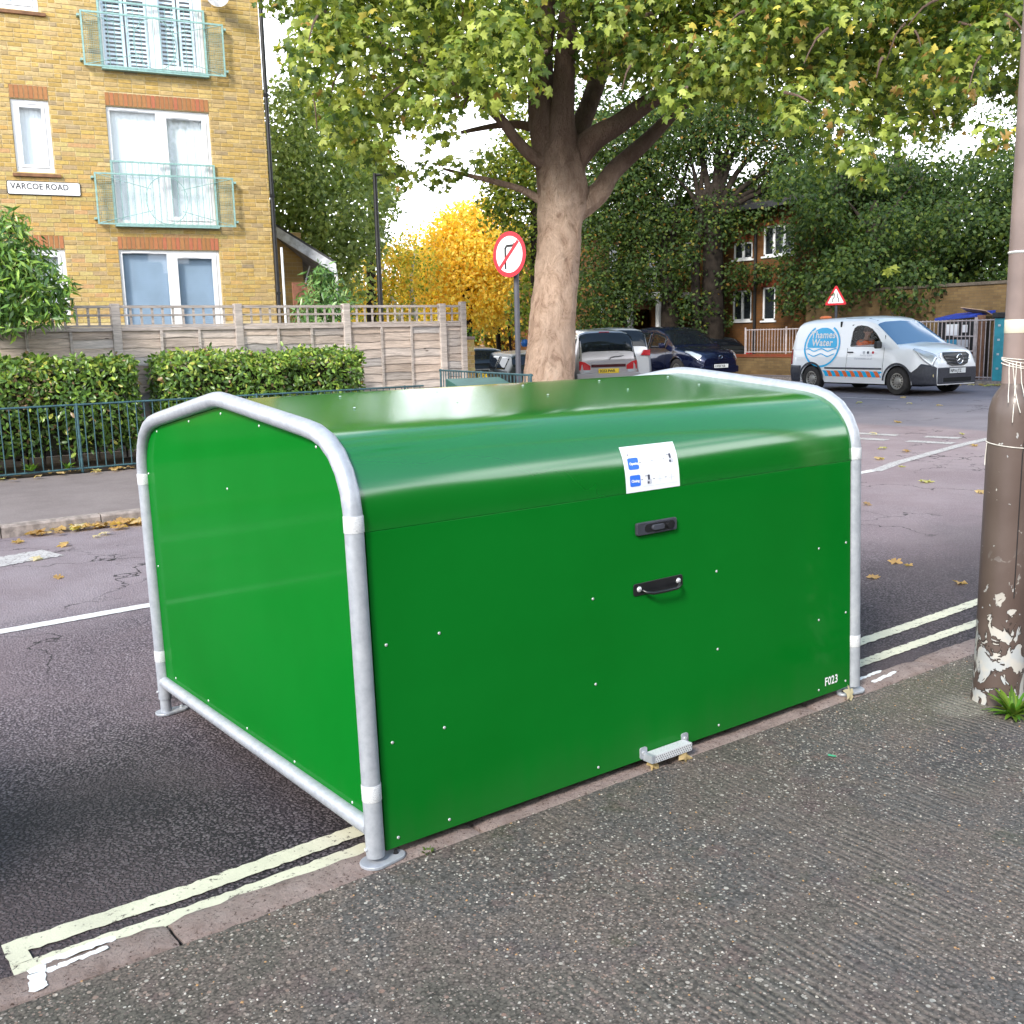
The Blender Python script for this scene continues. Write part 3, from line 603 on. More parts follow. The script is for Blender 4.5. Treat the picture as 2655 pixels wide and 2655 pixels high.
for u0, v0, dark in ((.31, .5, 0), (.53, .5, 0), (.75, .5, 1), (.31, .10, 1), (.53, .10, 0), (.75, .10, 0)):
    for (a, c, e, f_) in ((0, .19, 0, .004), (0, .19, .26, .264)): sq('picture_line', u0+a, u0+c, v0+e, v0+f_, M['pale_print'])
    if dark:
        sq('lock_picture', u0+.09, u0+.13, v0+.13, v0+.24, M['dark_print'], r=.012); sq('lock_picture', u0+.075, u0+.16, v0+.04, v0+.14, M['pale_print'], r=.02); sq('lock_picture', u0+.08, u0+.115, v0+.05, v0+.10, M['dark_print'], .003, .012); sq('lock_picture', u0+.04, u0+.1, v0+.215, v0+.225, M['dark_print'])
    else:
        sq('picture_line', u0+.04, u0+.15, v0+.12, v0+.126, M['pale_print']); sq('picture_line', u0+.09, u0+.097, v0+.06, v0+.2, M['pale_print'])
for u, v in ((.275, .61), (.495, .62), (.715, .63), (.275, .245), (.495, .235), (.715, .235)): sq('arrow', u, u+.035, v, v+.010, M['dark_print'])
mb = MB(); mb.add([on_lid(SX+u*SW, v*SH, .0022) for u, v in ((.08, .79), (.115, .80), (.10, .845), (.095, .81))], [(0, 1, 2, 3)]); mb.build('logo', M['dark_print'], st)
text_part('F023', .054, lambda u, v: (2.325+u, -.0095, .078+v), M['white_print'], H, bold=.0012, sx=.86, space=1.08)

# ================================================================ lamp post close by
PX, PY = 2.978, -.468
LP = thing('lamp_post', 'brown lamp post with peeling paint on the near pavement, frayed strings tied round it', 'lamp post', (PX, PY, 0))
m = mat('peeling_brown_paint', (.12, .08, .065), .45, 0, .4, .2, .2); t, b = nodes(m); v = coords(t)
sz = N(t, 'ShaderNodeSeparateXYZ'); t.links.new(v, sz.inputs[0]); z_ = sz.outputs['Z']
br_ = mixc(t, mrange(t, noise(t, v, 3, 6), .3, .7), (.085, .058, .049), (.115, .083, .072))
low = mrange(t, z_, .30, .42, 1., 0.)
n1 = noise(t, coords(t, (1, 1, .8)), 11, 5, .55, 1.2); thr = math_(t, 'ADD', n1, math_(t, 'MULTIPLY', low, .115))
edge_ = mrange(t, thr, .585, .60); peel = mrange(t, thr, .615, .625)
spk = mrange(t, noise(t, v, 42, 3, .5), .69, .70); spk = math_(t, 'MULTIPLY', spk, mrange(t, noise(t, v, 5, 3), .45, .6))
peel2 = math_(t, 'MAXIMUM', math_(t, 'MULTIPLY', peel, mrange(t, z_, .40, .75, 1., .0)), spk)
c = mixc(t, math_(t, 'MULTIPLY', edge_, mrange(t, z_, .34, .5, 1., 0.)), br_, (.03, .022, .02)); c = mixc(t, peel2, c, mixc(t, mrange(t, noise(t, v, 12, 3), .4, .6), (.40, .41, .42), (.48, .45, .41)))
t.links.new(c, b.inputs['Base Color']); bump(t, b, peel2, .6, -.004); bump(t, b, noise(t, v, 40, 5), .15, .003); M['post'] = m
mb = MB(); mb.lathe([(.116, -.02), (.110, .01), (.106, .06), (.105, .30), (.104, .8), (.103, 1.27), (.1035, 1.30), (.100, 1.335), (.090, 1.375), (.074, 1.405), (.062, 1.42), (.058, 1.44)], n=40); col_ = mb.build('base_column', M['post'], LP, True, 60)
mb = MB(); mb.lathe([(.058, 1.43), (.0575, 1.8), (.056, 3.0), (.050, 5.), (.045, 7.8), (.03, 7.82)], n=32); mb.build('shaft', simple('taupe_paint', (.20, .145, .13), .45, 0, .15, 5), LP, True, 60)
mb = MB(); mb.lathe([(.0583, 1.655), (.059, 1.656), (.059, 1.712), (.0583, 1.713)], n=32); mb.build('cream_band', mat('cream_band', (.60, .55, .43), .5), LP, True, 60)
mb = MB(); mb.lathe([(.0575, 1.99), (.0605, 1.992), (.0605, 1.998), (.0575, 2.0)], n=32); mb.build('cable_tie', M['sticker'], LP, True, 60)
mb = MB(); mb.tube([(0, 0, 7.8), (.3, .4, 8.0), (.8, 1.1, 8.05)], .03, 10); mb.build('bracket', M['black_metal'], LP, True)
mb = MB(); mb.prism(rrect(.25, .6, .1), 8.0, 8.1, lambda u, v, d: (.95+u, 1.35+v, d)); mb.build('lantern', M['grey_plastic'], LP)
# access door: thin seam line and a cover
fa = atan2(CAMP.y-PY, CAMP.x-PX)       # direction of the viewer from the post
def on_post(a, z, r=.105): return (r*cos(fa+a), r*sin(fa+a), z)
mb = MB(); dpts = [on_post(-.0+.02, .50), on_post(.02, 1.1), on_post(.05, 1.19), on_post(.14, 1.24), on_post(.45, 1.25)]
mb.tube([on_post(.42, .50, .1055), on_post(.42, 1.14, .1045), on_post(.47, 1.20, .1045), on_post(.58, 1.235, .104), on_post(.9, 1.24, .104)], .0022, 6); mb.build('door_seam', M['black_metal'], LP)
# frayed strings
def string(pts, r=.0022): mb = MB(); mb.tube(pts, r, 6); mb.build('string', M['string'], SG, True)
M['string'] = simple('weathered_string', (.62, .58, .52), .9, 0, .2, 30)
SG = thing('tied_string', 'pale frayed strings knotted round the brown lamp post near its shoulder', 'string', (PX, PY, 0))
ring = lambda r, z, dz=0, a0=0, n=28: [(r*cos(a0+2*pi*i/n), r*sin(a0+2*pi*i/n), z+dz*sin(2*pi*i/n+1)) for i in range(n+1)]
for z, dz in ((1.535, .012), (1.525, .02), (1.545, .006), (1.515, .014)): string(ring(.061, z, dz, z*9))
string(ring(.106, 1.175, .012, 1)); string(ring(.0605, 1.995, .0))
for k in range(7):
    a = -.5+k*.24; p = [on_post(a, 1.53, .062)]
    for j in range(1, 7): p.append(on_post(a+.06*j*sin(k*2.1)+.05*j*(.5 if k % 2 else 1), 1.53-.028*j*(1+.25*(k % 3)), .062+.0035*j+.004*random.random()+max(0, (j-3))*.012))
    string(p, .0018)
string([on_post(-1.2, 1.18, .108), on_post(-1.25, 1.12, .110), on_post(-1.2, 1.08, .112)], .0018)
# weed at the foot
def leafblade(p, d, L_, wd, droop=.5, seg=4):
    d = Vector(d).normalized(); side = d.cross(Vector((0, 0, 1))).normalized(); vs = []; q = Vector(p)
    for i in range(seg+1):
        k = i/seg; ww = wd*(sin(pi*min(.97, .12+.88*k)))*.5; vs += [tuple(q-side*ww), tuple(q+Vector((0, 0, -ww*.4))), tuple(q+side*ww)]; dd = Vector((d.x, d.y, d.z-droop*k*1.6)); q = q+dd.normalized()*L_/seg
    return vs, [(3*i+j, 3*i+j+1, 3*i+4+j, 3*i+3+j) for i in range(seg) for j in (0, 1)]
def weed(name, label, loc, n, L0, L1, wd, cols, cat='weed', up=(.2, 1.2), group=None):
    mb = MB()
    for i in range(n):
        a = random.uniform(0, 2*pi); e = random.uniform(*up); c_ = random.choice(cols); mb.tint = tuple(x*random.uniform(.8, 1.2) for x in c_)
        v_, f_ = leafblade((cos(a)*.012, sin(a)*.012, .002), (cos(a), sin(a), e), random.uniform(L0, L1), wd*random.uniform(.7, 1.2)); mb.add(v_, f_)
    o = mb.build(name, M['leaf'], fixn=False); o.location = loc; tag(o, label, cat, group); return o
gcol = [(.10, .21, .02), (.15, .26, .03), (.08, .17, .02)]
weed('weed', 'bright green weed growing at the foot of the brown lamp post', (2.83, -.62, .002), 80, .04, .135, .024, gcol, up=(.05, 2.4))
weed('weed', 'small seedling at the right of the lamp post foot', (2.98, -.66, .002), 40, .03, .09, .018, gcol, up=(.1, 2.6))
weed('moss_tuft', 'tiny moss tuft beside the nearest foot plate of the hangar', (.17, -.045, .002), 30, .008, .02, .006, [(.09, .15, .02)], 'moss', (.5, 2))

# ================================================================ apartment building on the left
BY = -0.18116; BD = Vector((cos(BY), sin(BY), 0)); BN = Vector((sin(BY), -cos(BY), 0))      # along the wall, out of the wall
BP = CAMP+Vector((0, 0, 0)); _r = (FWD + RIGHT*((400-1327.5)/2645.3) + UPV*((1327.5-520)/2645.3)); BP = CAMP+_r*18.4; BP.z = 0
BM = Matrix(((BD.x, -BN.x, 0, BP.x), (BD.y, -BN.y, 0, BP.y), (0, 0, 1, 0), (0, 0, 0, 1)))
AB = thing('apartment_building', 'yellow brick apartment block with white windows and pale teal balconettes on the left', 'building')
AB.matrix_world = BM       # local x along the wall, local y into the building, z up
S1 = 2.085
openings = [  # s0, s1, z0, z1, kind
    (-2.20, -1.60, 4.67, 5.86, 'small'), (-.69, 1.075, 3.86, 5.845, 'door'), (-.68, 1.085, 1.35, 3.40, 'blind'), (-2.13, -1.56, 2.2, 3.39, 'small_low'),
    (-.69, 1.075, 6.47, 8.45, 'shutter'), (-2.26, -1.62, 7.28, 8.45, 'small'), (-5.6, -3.9, 3.86, 5.84, 'door'), (-5.6, -3.9, 6.47, 8.45, 'door'), (-5.6, -3.9, 1.35, 3.4, 'blind')]
lint = [(-2.20, -1.60, 5.865, 6.09), (-.69, 1.075, 5.85, 6.075), (-.68, 1.085, 3.405, 3.625), (-2.13, -1.56, 3.40, 3.625), (-.69, 1.075, 8.46, 8.68), (-2.26, -1.62, 8.46, 8.68), (-5.6, -3.9, 5.85, 6.07)]
# wall mass with real openings: strips of wall between openings (mortar face; bricks stand proud of it)
def wall_cells(x0, x1, z0, z1, holes):
    xs_ = sorted({x0, x1, *[h[0] for h in holes], *[h[1] for h in holes]}); zs_ = sorted({z0, z1, *[h[2] for h in holes], *[h[3] for h in holes]})
    xs_ = [x for x in xs_ if x0 <= x <= x1]; zs_ = [z for z in zs_ if z0 <= z <= z1]
    for a, c in zip(xs_, xs_[1:]):
        for e, f_ in zip(zs_, zs_[1:]):
            mx_, mz = (a+c)/2, (e+f_)/2
            if not any(h[0] < mx_ < h[1] and h[2] < mz < h[3] for h in holes): yield a, c, e, f_
mb = MB()
def quad(mb, a, c, e, f_, y): mb.add([(a, y, e), (c, y, e), (c, y, f_), (a, y, f_)], [(0, 1, 2, 3)])
for a, c, e, f_ in wall_cells(-12, S1, 0, 11.2, openings): quad(mb, a, c, e, f_, 0)
for h in openings:
    x0, x1, z0, z1 = h[:4]; mb.add([(x0, 0, z0), (x1, 0, z0), (x1, 0, z1), (x0, 0, z1), (x0, .2, z0), (x1, .2, z0), (x1, .2, z1), (x0, .2, z1)], [(0, 1, 5, 4), (1, 2, 6, 5), (2, 3, 7, 6), (3, 0, 4, 7)])
mb.add([(S1, 0, 0), (S1, 9, 0), (S1, 9, 11.2), (S1, 0, 11.2), (-12, 9, 0), (-12, 9, 11.2), (-12, 0, 0), (-12, 0, 11.2)], [(0, 1, 2, 3), (1, 4, 5, 2), (4, 6, 7, 5)])
mb.build('wall', M['mortar'], AB, fixn=False)
mb = MB(); mb.box(-12.4, S1+.4, -.45, 9.4, 11.2, 11.35); mb.add([(-12.4, -.45, 11.35), (S1+.4, -.45, 11.35), (S1+.4, 9.4, 11.35), (-12.4, 9.4, 11.35), (-12.4, 4.5, 14), (S1+.4, 4.5, 14)], [(0, 1, 5, 4), (2, 3, 4, 5), (1, 2, 5), (3, 0, 4)]); mb.build('roof', simple('grey_roof_tiles', (.10, .08, .07), .8), AB)
# bricks
BT = [(.55, .37, .12), (.58, .40, .14), (.53, .36, .13), (.62, .45, .18), (.52, .37, .17), (.44, .33, .19), (.49, .35, .17), (.60, .44, .21), (.38, .29, .18), (.56, .39, .15)]
WT = [5, 6, 4, 6, 5, 1.6, 3, 6, .7, 5]
def brick_verts(x0, x1, z0, z1, d=.009, y=0.):
    e = .003
    return [(x0, y, z0), (x1, y, z0), (x1, y, z1), (x0, y, z1), (x0+e, y-d, z0+e), (x1-e, y-d, z0+e), (x1-e, y-d, z1-e), (x0+e, y-d, z1-e)]
BF = [(4, 5, 6, 7), (0, 1, 5, 4), (1, 2, 6, 5), (2, 3, 7, 6), (3, 0, 4, 7)]
allb = []
for k in range(int(8.3/.075)):
    z0 = .02+k*.075; z1 = z0+.0625
    if z1 < 2.15: continue
    x = -3.4-random.random()*.2
    x = -3.4-(0.1125 if k % 2 else 0)
    while x < S1-.01:
        L_ = .215 if random.random() > .12 else .1025
        x0, x1 = x, min(x+L_, S1); x += L_+.012
        if x1-x0 < .03: continue
        segs = [(x0, x1)]
        for h in openings+[l+('l',) for l in lint]:
            if h[2] < z1-.012 and h[3] > z0+.012:
                ns = []
                for a, c in segs:
                    if c <= h[0] or a >= h[1]: ns.append((a, c)); continue
                    if a < h[0]-.03: ns.append((a, h[0]-.002))
                    if c > h[1]+.03: ns.append((h[1]+.002, c))
                segs = ns
        for a, c in segs: allb.append((a, c, z0, z1))
full = [q for q in allb if abs(q[1]-q[0]-.215) < .002 and q[2] < 5.4 and q[0] > -2.6]
full.sort(key=lambda q: (BM @ Vector((q[0], 0, q[2]))-CAMP).length); pick = set(full[:270])
variants = []
for i in range(14):
    mb = MB(); c_ = random.choices(BT, WT)[0]; mb.tint = tuple(x*random.uniform(.9, 1.1) for x in c_); vv = brick_verts(0, .215, 0, .065, random.uniform(.006, .011)); mb.add([(a+random.uniform(-.0015, .0015), y, z+random.uniform(-.0012, .0012)) for a, y, z in vv], BF)
    variants.append(mb.mesh('brick', M['brick_yellow'], fixn=False))
mb = MB()
for q in allb:
    if q in pick: link('brick', random.choice(variants), AB, Matrix.Translation((q[0], 0, q[2])))
    else:
        c_ = random.choices(BT, WT)[0]; f_ = random.uniform(.88, 1.12); mb.tint = tuple(x*f_ for x in c_)
        mb.add([(a+random.uniform(-.0015, .0015), y, z+random.uniform(-.0012, .0012)) for a, y, z in brick_verts(*q, random.uniform(.005, .012))], BF)
mb.build('brickwork', M['brick_yellow'], AB, kind='stuff', fixn=False)
# soldier course lintels
lv = []
for i in range(6):
    mb = MB(); mb.tint = tuple(x*random.uniform(.88, 1.12) for x in (.62, .235, .10)); mb.add(brick_verts(0, .065, 0, .215, random.uniform(.010, .013)), BF); lv.append(mb.mesh('lintel_brick', M['brick_red'], fixn=False))
for x0, x1, z0, z1 in lint:
    n = int((x1-x0+.01)/.075); g = (x1-x0)/n
    for i in range(n): link('lintel_brick', random.choice(lv), AB, Matrix.Translation((x0+i*g+.004, -.002, z0+.005)))
# windows
def frame_box(mb, x0, x1, z0, z1, t_, y0, y1):
    mb.box(x0, x1, y0, y1, z1-t_, z1); mb.box(x0, x1, y0, y1, z0, z0+t_); mb.box(x0, x0+t_, y0, y1, z0+t_, z1-t_); mb.box(x1-t_, x1, y0, y1, z0+t_, z1-t_)
def pane(x0, x1, z0, z1, y, par): mb = MB(); quad(mb, x0, x1, z0, z1, y); return mb.build('pane', M['glass'], par)
def curtain(x0, x1, z0, z1, y, par, mt, fold=.02, name='curtain'):
    mb = MB(); ph = random.random()*6; mb.grid(40, 1, lambda u, v: (x0+(x1-x0)*u, y+fold*(sin(u*31+ph)+.5*sin(u*73+ph)), z0+(z1-z0)*v)); return mb.build(name, mt, par, True, 80, fixn=False)
mroom = simple('dim_room', (.16, .17, .18), .9)
for x0, x1, z0, z1, kind in openings:
    y0, y1 = .035, .10; x0 += .004; x1 -= .004; z1 -= .004; z0 += .004
    mb = MB(); T_ = .058 if 'small' not in kind else .07
    frame_box(mb, x0, x1, z0, z1, T_, y0, y1)
    if 'small' not in kind:
        xm = x0+(x1-x0)*.50; mb.box(xm-.055, xm+.045, y0-.001, y1, z0+T_, z1-T_)
    W_ = mb.build('window', M['upvc'], AB, bev=.004)
    mb = MB(); mb.box(x0, x1, .6, .62, z0, z1); mb.build('room_back', mroom, W_)
    if 'small' in kind:
        mb = MB(); frame_box(mb, x0+.075, x1-.075, z0+.075, z1-.075, .05, y0-.012, y1-.01); mb.build('sash', M['upvc'], W_, bev=.004); pane(x0+.12, x1-.12, z0+.12, z1-.12, y0+.01, W_)
        curtain(x0+.07, x1-.07, z0+.07, z1-.07, .16, W_, M['curtain'], .004); mb = MB(); mb.box(x0+.2, x1-.2, y0-.018, y0-.002, z1-.065, z1-.045); mb.build('trickle_vent', M['upvc'], W_)
    else:
        pane(x0+.05, xm-.05, z0+.05, z1-.05, y0+.012, W_)
        mb = MB(); frame_box(mb, xm+.050, x1-.06, z0+.062, z1-.062, .075, y0-.014, y1-.01); mb.build('door_leaf', M['upvc'], W_, bev=.004); pane(xm+.12, x1-.13, z0+.13, z1-.13, y0+.006, W_)
        mb = MB(); mb.box(x0+.2, x0+.52, y0-.012, y0, z1-.045, z1-.025); mb.build('trickle_vent', M['upvc'], W_); mb = MB(); mb.box(xm+.2, xm+.5, y0-.026, y0-.012, z1-.12, z1-.10); mb.build('trickle_vent', M['upvc'], W_)
        if kind == 'door': curtain(x0+.05, xm-.03, z0+.02, z1-.05, .15, W_, M['curtain'], .006); curtain(xm+.0, x1-.05, z0+.02, z1-.05, .16, W_, M['curtain'], .007)
        elif kind == 'blind':
            mb = MB(); mb.box(x0+.05, xm-.05, .135, .14, z0, z1-.05); mb.box(xm+.08, x1-.06, .135, .14, z0, z1-.05); mb.build('blind', M['blind'], W_)
            mb = MB(); 
            for i in range(60): zz = z0+.05+i*.034; mb.box(x0+.05, x1-.06, .130, .1345, zz, zz+.022)
            mb.build('blind_slats', M['blind'], W_, kind='stuff')
        else:
            for a, c in ((x0+.06, x0+.42), (x0+.45, xm-.06), (xm+.12, xm+.44), (xm+.47, x1-.14)):
                mb = MB(); frame_box(mb, a, c, z0+.04, z1-.04, .045, .12, .145)
                n = int((z1-z0-.2)/.072)
                for i in range(n): zz = z0+.11+i*.072; mb.add([(a+.04, .118, zz), (c-.04, .118, zz), (c-.04, .15, zz+.046), (a+.04, .15, zz+.046)], [(0, 1, 2, 3)])
                mb.build('shutter', M['shutter'], W_, fixn=False)
for x0, x1, z in ((-2.27, -1.51, 4.62), (-2.34, -1.515, 7.235)): mb = MB(); mb.box(x0, x1, -.055, .03, z-.03, z+.025); mb.build('window_sill', M['tile_sill'], AB, bev=.006)
# balconettes
def balconette(z0, zt, zi, nbars=17):
    a, c = -.99, 1.40; y = -.13; bm_ = MB(); frame_box(bm_, a, c, z0, zt, .028, y-.012, y+.012)
    B = bm_.build('balconette', M['teal'], AB)
    mb = MB(); n = 0
    xx = a+.03
    while xx < c-.03:                                      # woven wire infill in the outer thirds
        if xx < -.68 or xx > 1.09: mb.box(xx-.0016, xx+.0016, y-.0016, y+.0016, z0+.028, zt-.028)
        xx += .030
    zz = z0+.05
    while zz < zt-.03: mb.box(a+.028, -.69, y-.0015, y+.0015, zz-.0015, zz+.0015); mb.box(1.09, c-.028, y-.0015, y+.0015, zz-.0015, zz+.0015); zz += .030
    mb.build('wire_infill', M['teal'], B, kind='stuff')
    cx = (a+c)/2; cz = (z0+zt)/2; r = .27
    for sx_, sz_ in ((-1, 1), (-1, -1), (1, 1), (1, -1)):
        px_ = a+.02 if sx_ < 0 else c-.02; pz = zt-.02 if sz_ > 0 else z0+.02; d = Vector((cx-px_, cz+sz_*.12-pz)); L_ = d.length; d.normalize(); e = L_-r*1.0
        mb = MB(); mb.tube([(px_, y-.008, pz), (px_+d.x*e, y-.008, pz+d.y*e)], .006, 6); mb.build('brace', M['teal'], B)
    mb = MB(); mb.tube([(cx+.36*cos(2*pi*i/32), y-.01, cz+(zt-z0)*.47*sin(2*pi*i/32)) for i in range(33)], .007, 6); mb.build('ring', M['teal'], B)
    for i in range(nbars):
        xx = -.66+i*(1.73/(nbars-1)); mb = MB(); mb.box(xx-.005, xx+.005, -.045, -.035, z0+.02, zi-.02); mb.build('bar', M['teal'], B)
    mb = MB(); mb.box(-.70, 1.10, -.055, -.025, zi-.028, zi); mb.build('top_rail', M['teal'], B)
    mb = MB(); mb.box(-.70, 1.10, -.055, -.025, z0+.0, z0+.03); mb.build('bottom_rail', M['teal'], B)
    mb = MB(); mb.box(-.70, -.672, -.055, -.025, z0+.03, zi-.028); mb.build('end_post', M['teal'], B); mb = MB(); mb.box(1.072, 1.10, -.055, -.025, z0+.03, zi-.028); mb.build('end_post', M['teal'], B)
    for xx in (a-.05, c+.01):
        for zz in (z0+.08, zt-.1): mb = MB(); mb.box(xx, xx+.04, -.14, 0, zz, zz+.035); mb.build('wall_bracket', M['teal'], B)
    mb = MB(); mb.box(-.70, 1.10, -.14, 0, z0-.03, z0-.003); mb.build('plinth', M['teal'], B)
balconette(3.82, 4.70, 4.925); balconette(6.46, 7.355, 7.58)
# downpipe on the corner
mb = MB(); mb.tube([(S1+.045, -.02, 0), (S1+.045, -.02, 11.2)], .04, 10); mb.build('downpipe', M['black_metal'], AB, True)
for z in (2.6, 4.4, 6.2, 8): mb = MB(); mb.box(S1-.0, S1+.09, -.065, .02, z, z+.05); mb.build('pipe_bracket', M['black_metal'], AB)
# street nameplate
RS = thing('street_sign', 'white street nameplate reading VARCOE ROAD on the yellow brick wall', 'street sign'); RS.matrix_world = BM @ Matrix.Translation((-1.80, -.012, 4.405))
mb = MB(); mb.prism(rrect(1.165, .232, .03), -.014, 0, lambda u, v, d: (u, d, v)); mb.build('border', M['ink'], RS)
mb = MB(); mb.prism(rrect(1.14, .207, .024), -.018, -.013, lambda u, v, d: (u, d, v)); mb.build('plate', M['sign_white'], RS)
mg_ = mat('sign_grey_letter', (.012, .012, .016), .5)
text_part('VARCOE ROAD', .138, lambda u, v: (-.525+u, -.0195, -.020+v), mg_, RS, sx=.92, bold=.0022, space=1.04)
text_part('S.E.16', .06, lambda u, v: (.405+u, -.0195, -.025+v), mat('faded_red_letter', (.55, .42, .46), .5), RS, sx=.8)
# satellite dish
SD = thing('satellite_dish', 'grey satellite dish with black arm fixed high on the brick wall', 'satellite dish'); SD.matrix_world = BM @ Matrix.Translation((1.34, -.28, 7.86))
mb = MB(); prof = [(.005, 0), (.10, .012), (.18, .04), (.235, .075), (.24, .078), (.18, .048), (.10, .02), (.005, .008)]; mb.lathe([(r, h) for r, h in prof], n=28)
o = mb.build('dish', simple('dish_grey', (.42, .43, .45), .5), SD, True, 70); o.rotation_euler = (radians(112), 0, radians(-38))
mb = MB(); mb.tube([(-.20, -.02, -.05), (-.12, -.22, -.16), (-.02, -.30, -.19)], .012, 8); mb.tube([(.02, -.01, 0), (.05, .27, -.03)], .018, 8); mb.build('arm', M['black_metal'], SD)

# ================================================================ timber fence
FN = thing('wooden_fence', 'weathered grey timber fence with a trellis top in front of the brick block', 'fence', (0, 12.75, 0))
zg = .17
def post_(x, w_=.062, top=2.30):
    mb = MB(); mb.tint = tuple([random.uniform(.85, 1.12)]*3); mb.box(x-w_, x+w_, -.05, .05, zg-.1, top); mb.build('post', M['wood'], FN, bev=.008)
posts = [.98-1.855*2, .98-1.855, .98, 2.835, 4.681, 6.546, 8.428]
for x in posts: post_(x)
post_(8.867, .055, 2.335)
def panel(x0, x1, nb, zt=1.93):
    g = (zt-zg)/13.2
    bays = [x0+(x1-x0)*i/(nb+0) for i in range(nb+1)]
    for a, c in zip(bays, bays[1:]):
        z = zg+.03; 
        while z < zt-.06:
            h = g*random.uniform(.95, 1.08); mb = MB(); v_ = random.uniform(.78, 1.18); wr = random.uniform(.95, 1.1); mb.tint = (v_*wr, v_, v_/wr)
            n = 8; vs = []; ph = random.random()*6; am = random.uniform(.002, .009)
            for i in range(n+1):
                x = a+(c-a)*i/n; wob = am*sin(i*.9+ph)
                vs += [(x, -.012+random.uniform(-.001, .001), z+wob-.012), (x, .004, z+h+.012), (x, .012, z+h+.012), (x, -.001, z+wob-.012)]
            fs = [(4*i+j, 4*i+(j+1) % 4, 4*i+4+(j+1) % 4, 4*i+4+j) for i in range(n) for j in range(4)]
            mb.add(vs, fs); mb.build('board', M['wood'], FN); z += h
    for x in bays[1:-1]: mb = MB(); mb.tint = tuple([random.uniform(.9, 1.2)]*3); mb.box(x-.019, x+.019, -.034, -.012, zg+.02, zt-.01); mb.build('batten', M['wood'], FN)
    mb = MB(); mb.tint = (1.02, 1.0, 1.0); mb.box(x0, x1, -.036, .02, zt-.02, zt+.035); mb.build('capping_rail', M['wood'], FN)
    mb = MB(); mb.tint = (.85, .85, .85); mb.box(x0, x1, .035, .05, zg, zt-.03); mb.build('backing_board', M['wood'], FN)
    # trellis: three rails, rows of short slats
    for z in (1.985, 2.135, 2.262): mb = MB(); mb.tint = tuple([random.uniform(.8, 1.0)]*3); mb.box(x0, x1, -.016, -.002, z-.016 if z < 2.2 else z-.026, z+.014); mb.build('trellis_rail', M['wood'], FN)
    n = max(2, int(round((x1-x0)/.152)))
    for i in range(1, n): x = x0+(x1-x0)*i/n+random.uniform(-.006, .006); mb = MB(); mb.tint = tuple([random.uniform(.75, 1.05)]*3); mb.box(x-.017, x+.017, -.002, .011, 1.975, 2.26); mb.build('trellis_slat', M['wood'], FN)
for a, c in zip(posts, posts[1:]): panel(a+.062, c-.062, 3)
panel(8.49, 8.812, 1)
# white pole and brown board behind the fence
mb = MB(); p = PD(531, 580, 17.5); q = PD(531, 467, 17.5); mb.tube([(q.x, q.y, .2), tuple(q)], .022, 8); tag(mb.build('washing_pole', M['upvc']), 'thin white upright pole between the block corner and the porch roof', 'pole')

# ================================================================ porch with sloping roof right of the block
PB = thing('garage_annexe', 'low brick annexe with a white sloping bargeboard behind the trellis', 'outbuilding')
def PZ(x, y, d): return PD(x, y, d)
a = PD(516, 424, 20.5); c = PD(634, 498, 20.5); d_ = (c-a)
back = Vector((.75, 4.2, 0))
mb = MB(); th = Vector((0, 0, -.20)); mb.add([a, c, c+th, a+th*1.05, a+Vector((0, .05, 0)), c+Vector((0, .05, 0)), c+th+Vector((0, .05, 0)), a+th+Vector((0, .05, 0))], [(0, 1, 2, 3), (4, 5, 6, 7), (0, 1, 5, 4), (3, 2, 6, 7), (1, 2, 6, 5), (0, 3, 7, 4)]); mb.build('bargeboard', simple('pale_grey_board', (.50, .52, .58), .6), PB)
up_ = Vector((0, 0, .05)); mb = MB(); mb.add([a+up_, c+up_, c+back+up_, a+back+up_, a-th*0, c, c+back, a+back], [(0, 1, 2, 3), (4, 5, 6, 7), (0, 1, 5, 4), (1, 2, 6, 5), (2, 3, 7, 6), (3, 0, 4, 7)]); mb.build('roof', simple('dark_roof_felt', (.05, .05, .055), .9), PB)
w0 = PD(510, 700, 20.9); w1 = PD(585, 700, 20.9); 
mb = MB(); mb.box(w0.x-.8, w0.x+.85, w0.y, w0.y+3.5, 0, 3.9); mb.build('wall', M['wall_stock_x'], PB)
mb = MB(); so_ = simple('soffit_grey', (.22, .22, .25), .7); mb.add([a+th, c+th, c+th+back*.9, a+th+back*.9], [(0, 1, 2, 3)]); mb.build('soffit', so_, PB)
pp = PD(632, 498, 20.6); mb = MB(); mb.tube([(pp.x, pp.y, pp.z-.1), (pp.x+.02, pp.y, pp.z-.35), (pp.x+.06, pp.y+.2, pp.z-.9), (pp.x+.06, pp.y+.2, 0)], .035, 8); mb.build('downpipe', M['white'], PB)
q = PD(578, 545, 19.8); mb = MB(); mb.box(q.x-.28, q.x+.22, q.y, q.y+.04, .3, q.z+.12); tag(mb.build('brown_board', simple('rust_brown_board', (.24, .10, .06), .8)), 'rust brown board standing behind the shrub and trellis', 'board')
mb = MB(); q = PD(572, 530, 20.2); q2 = PD(582, 510, 20.2); mb.tube([PD(566, 570, 21.2), PD(588, 488, 21.2)], .018, 8); tag(mb.build('leaning_pole', M['upvc']), 'grey pole leaning under the sloping porch roof', 'pole')

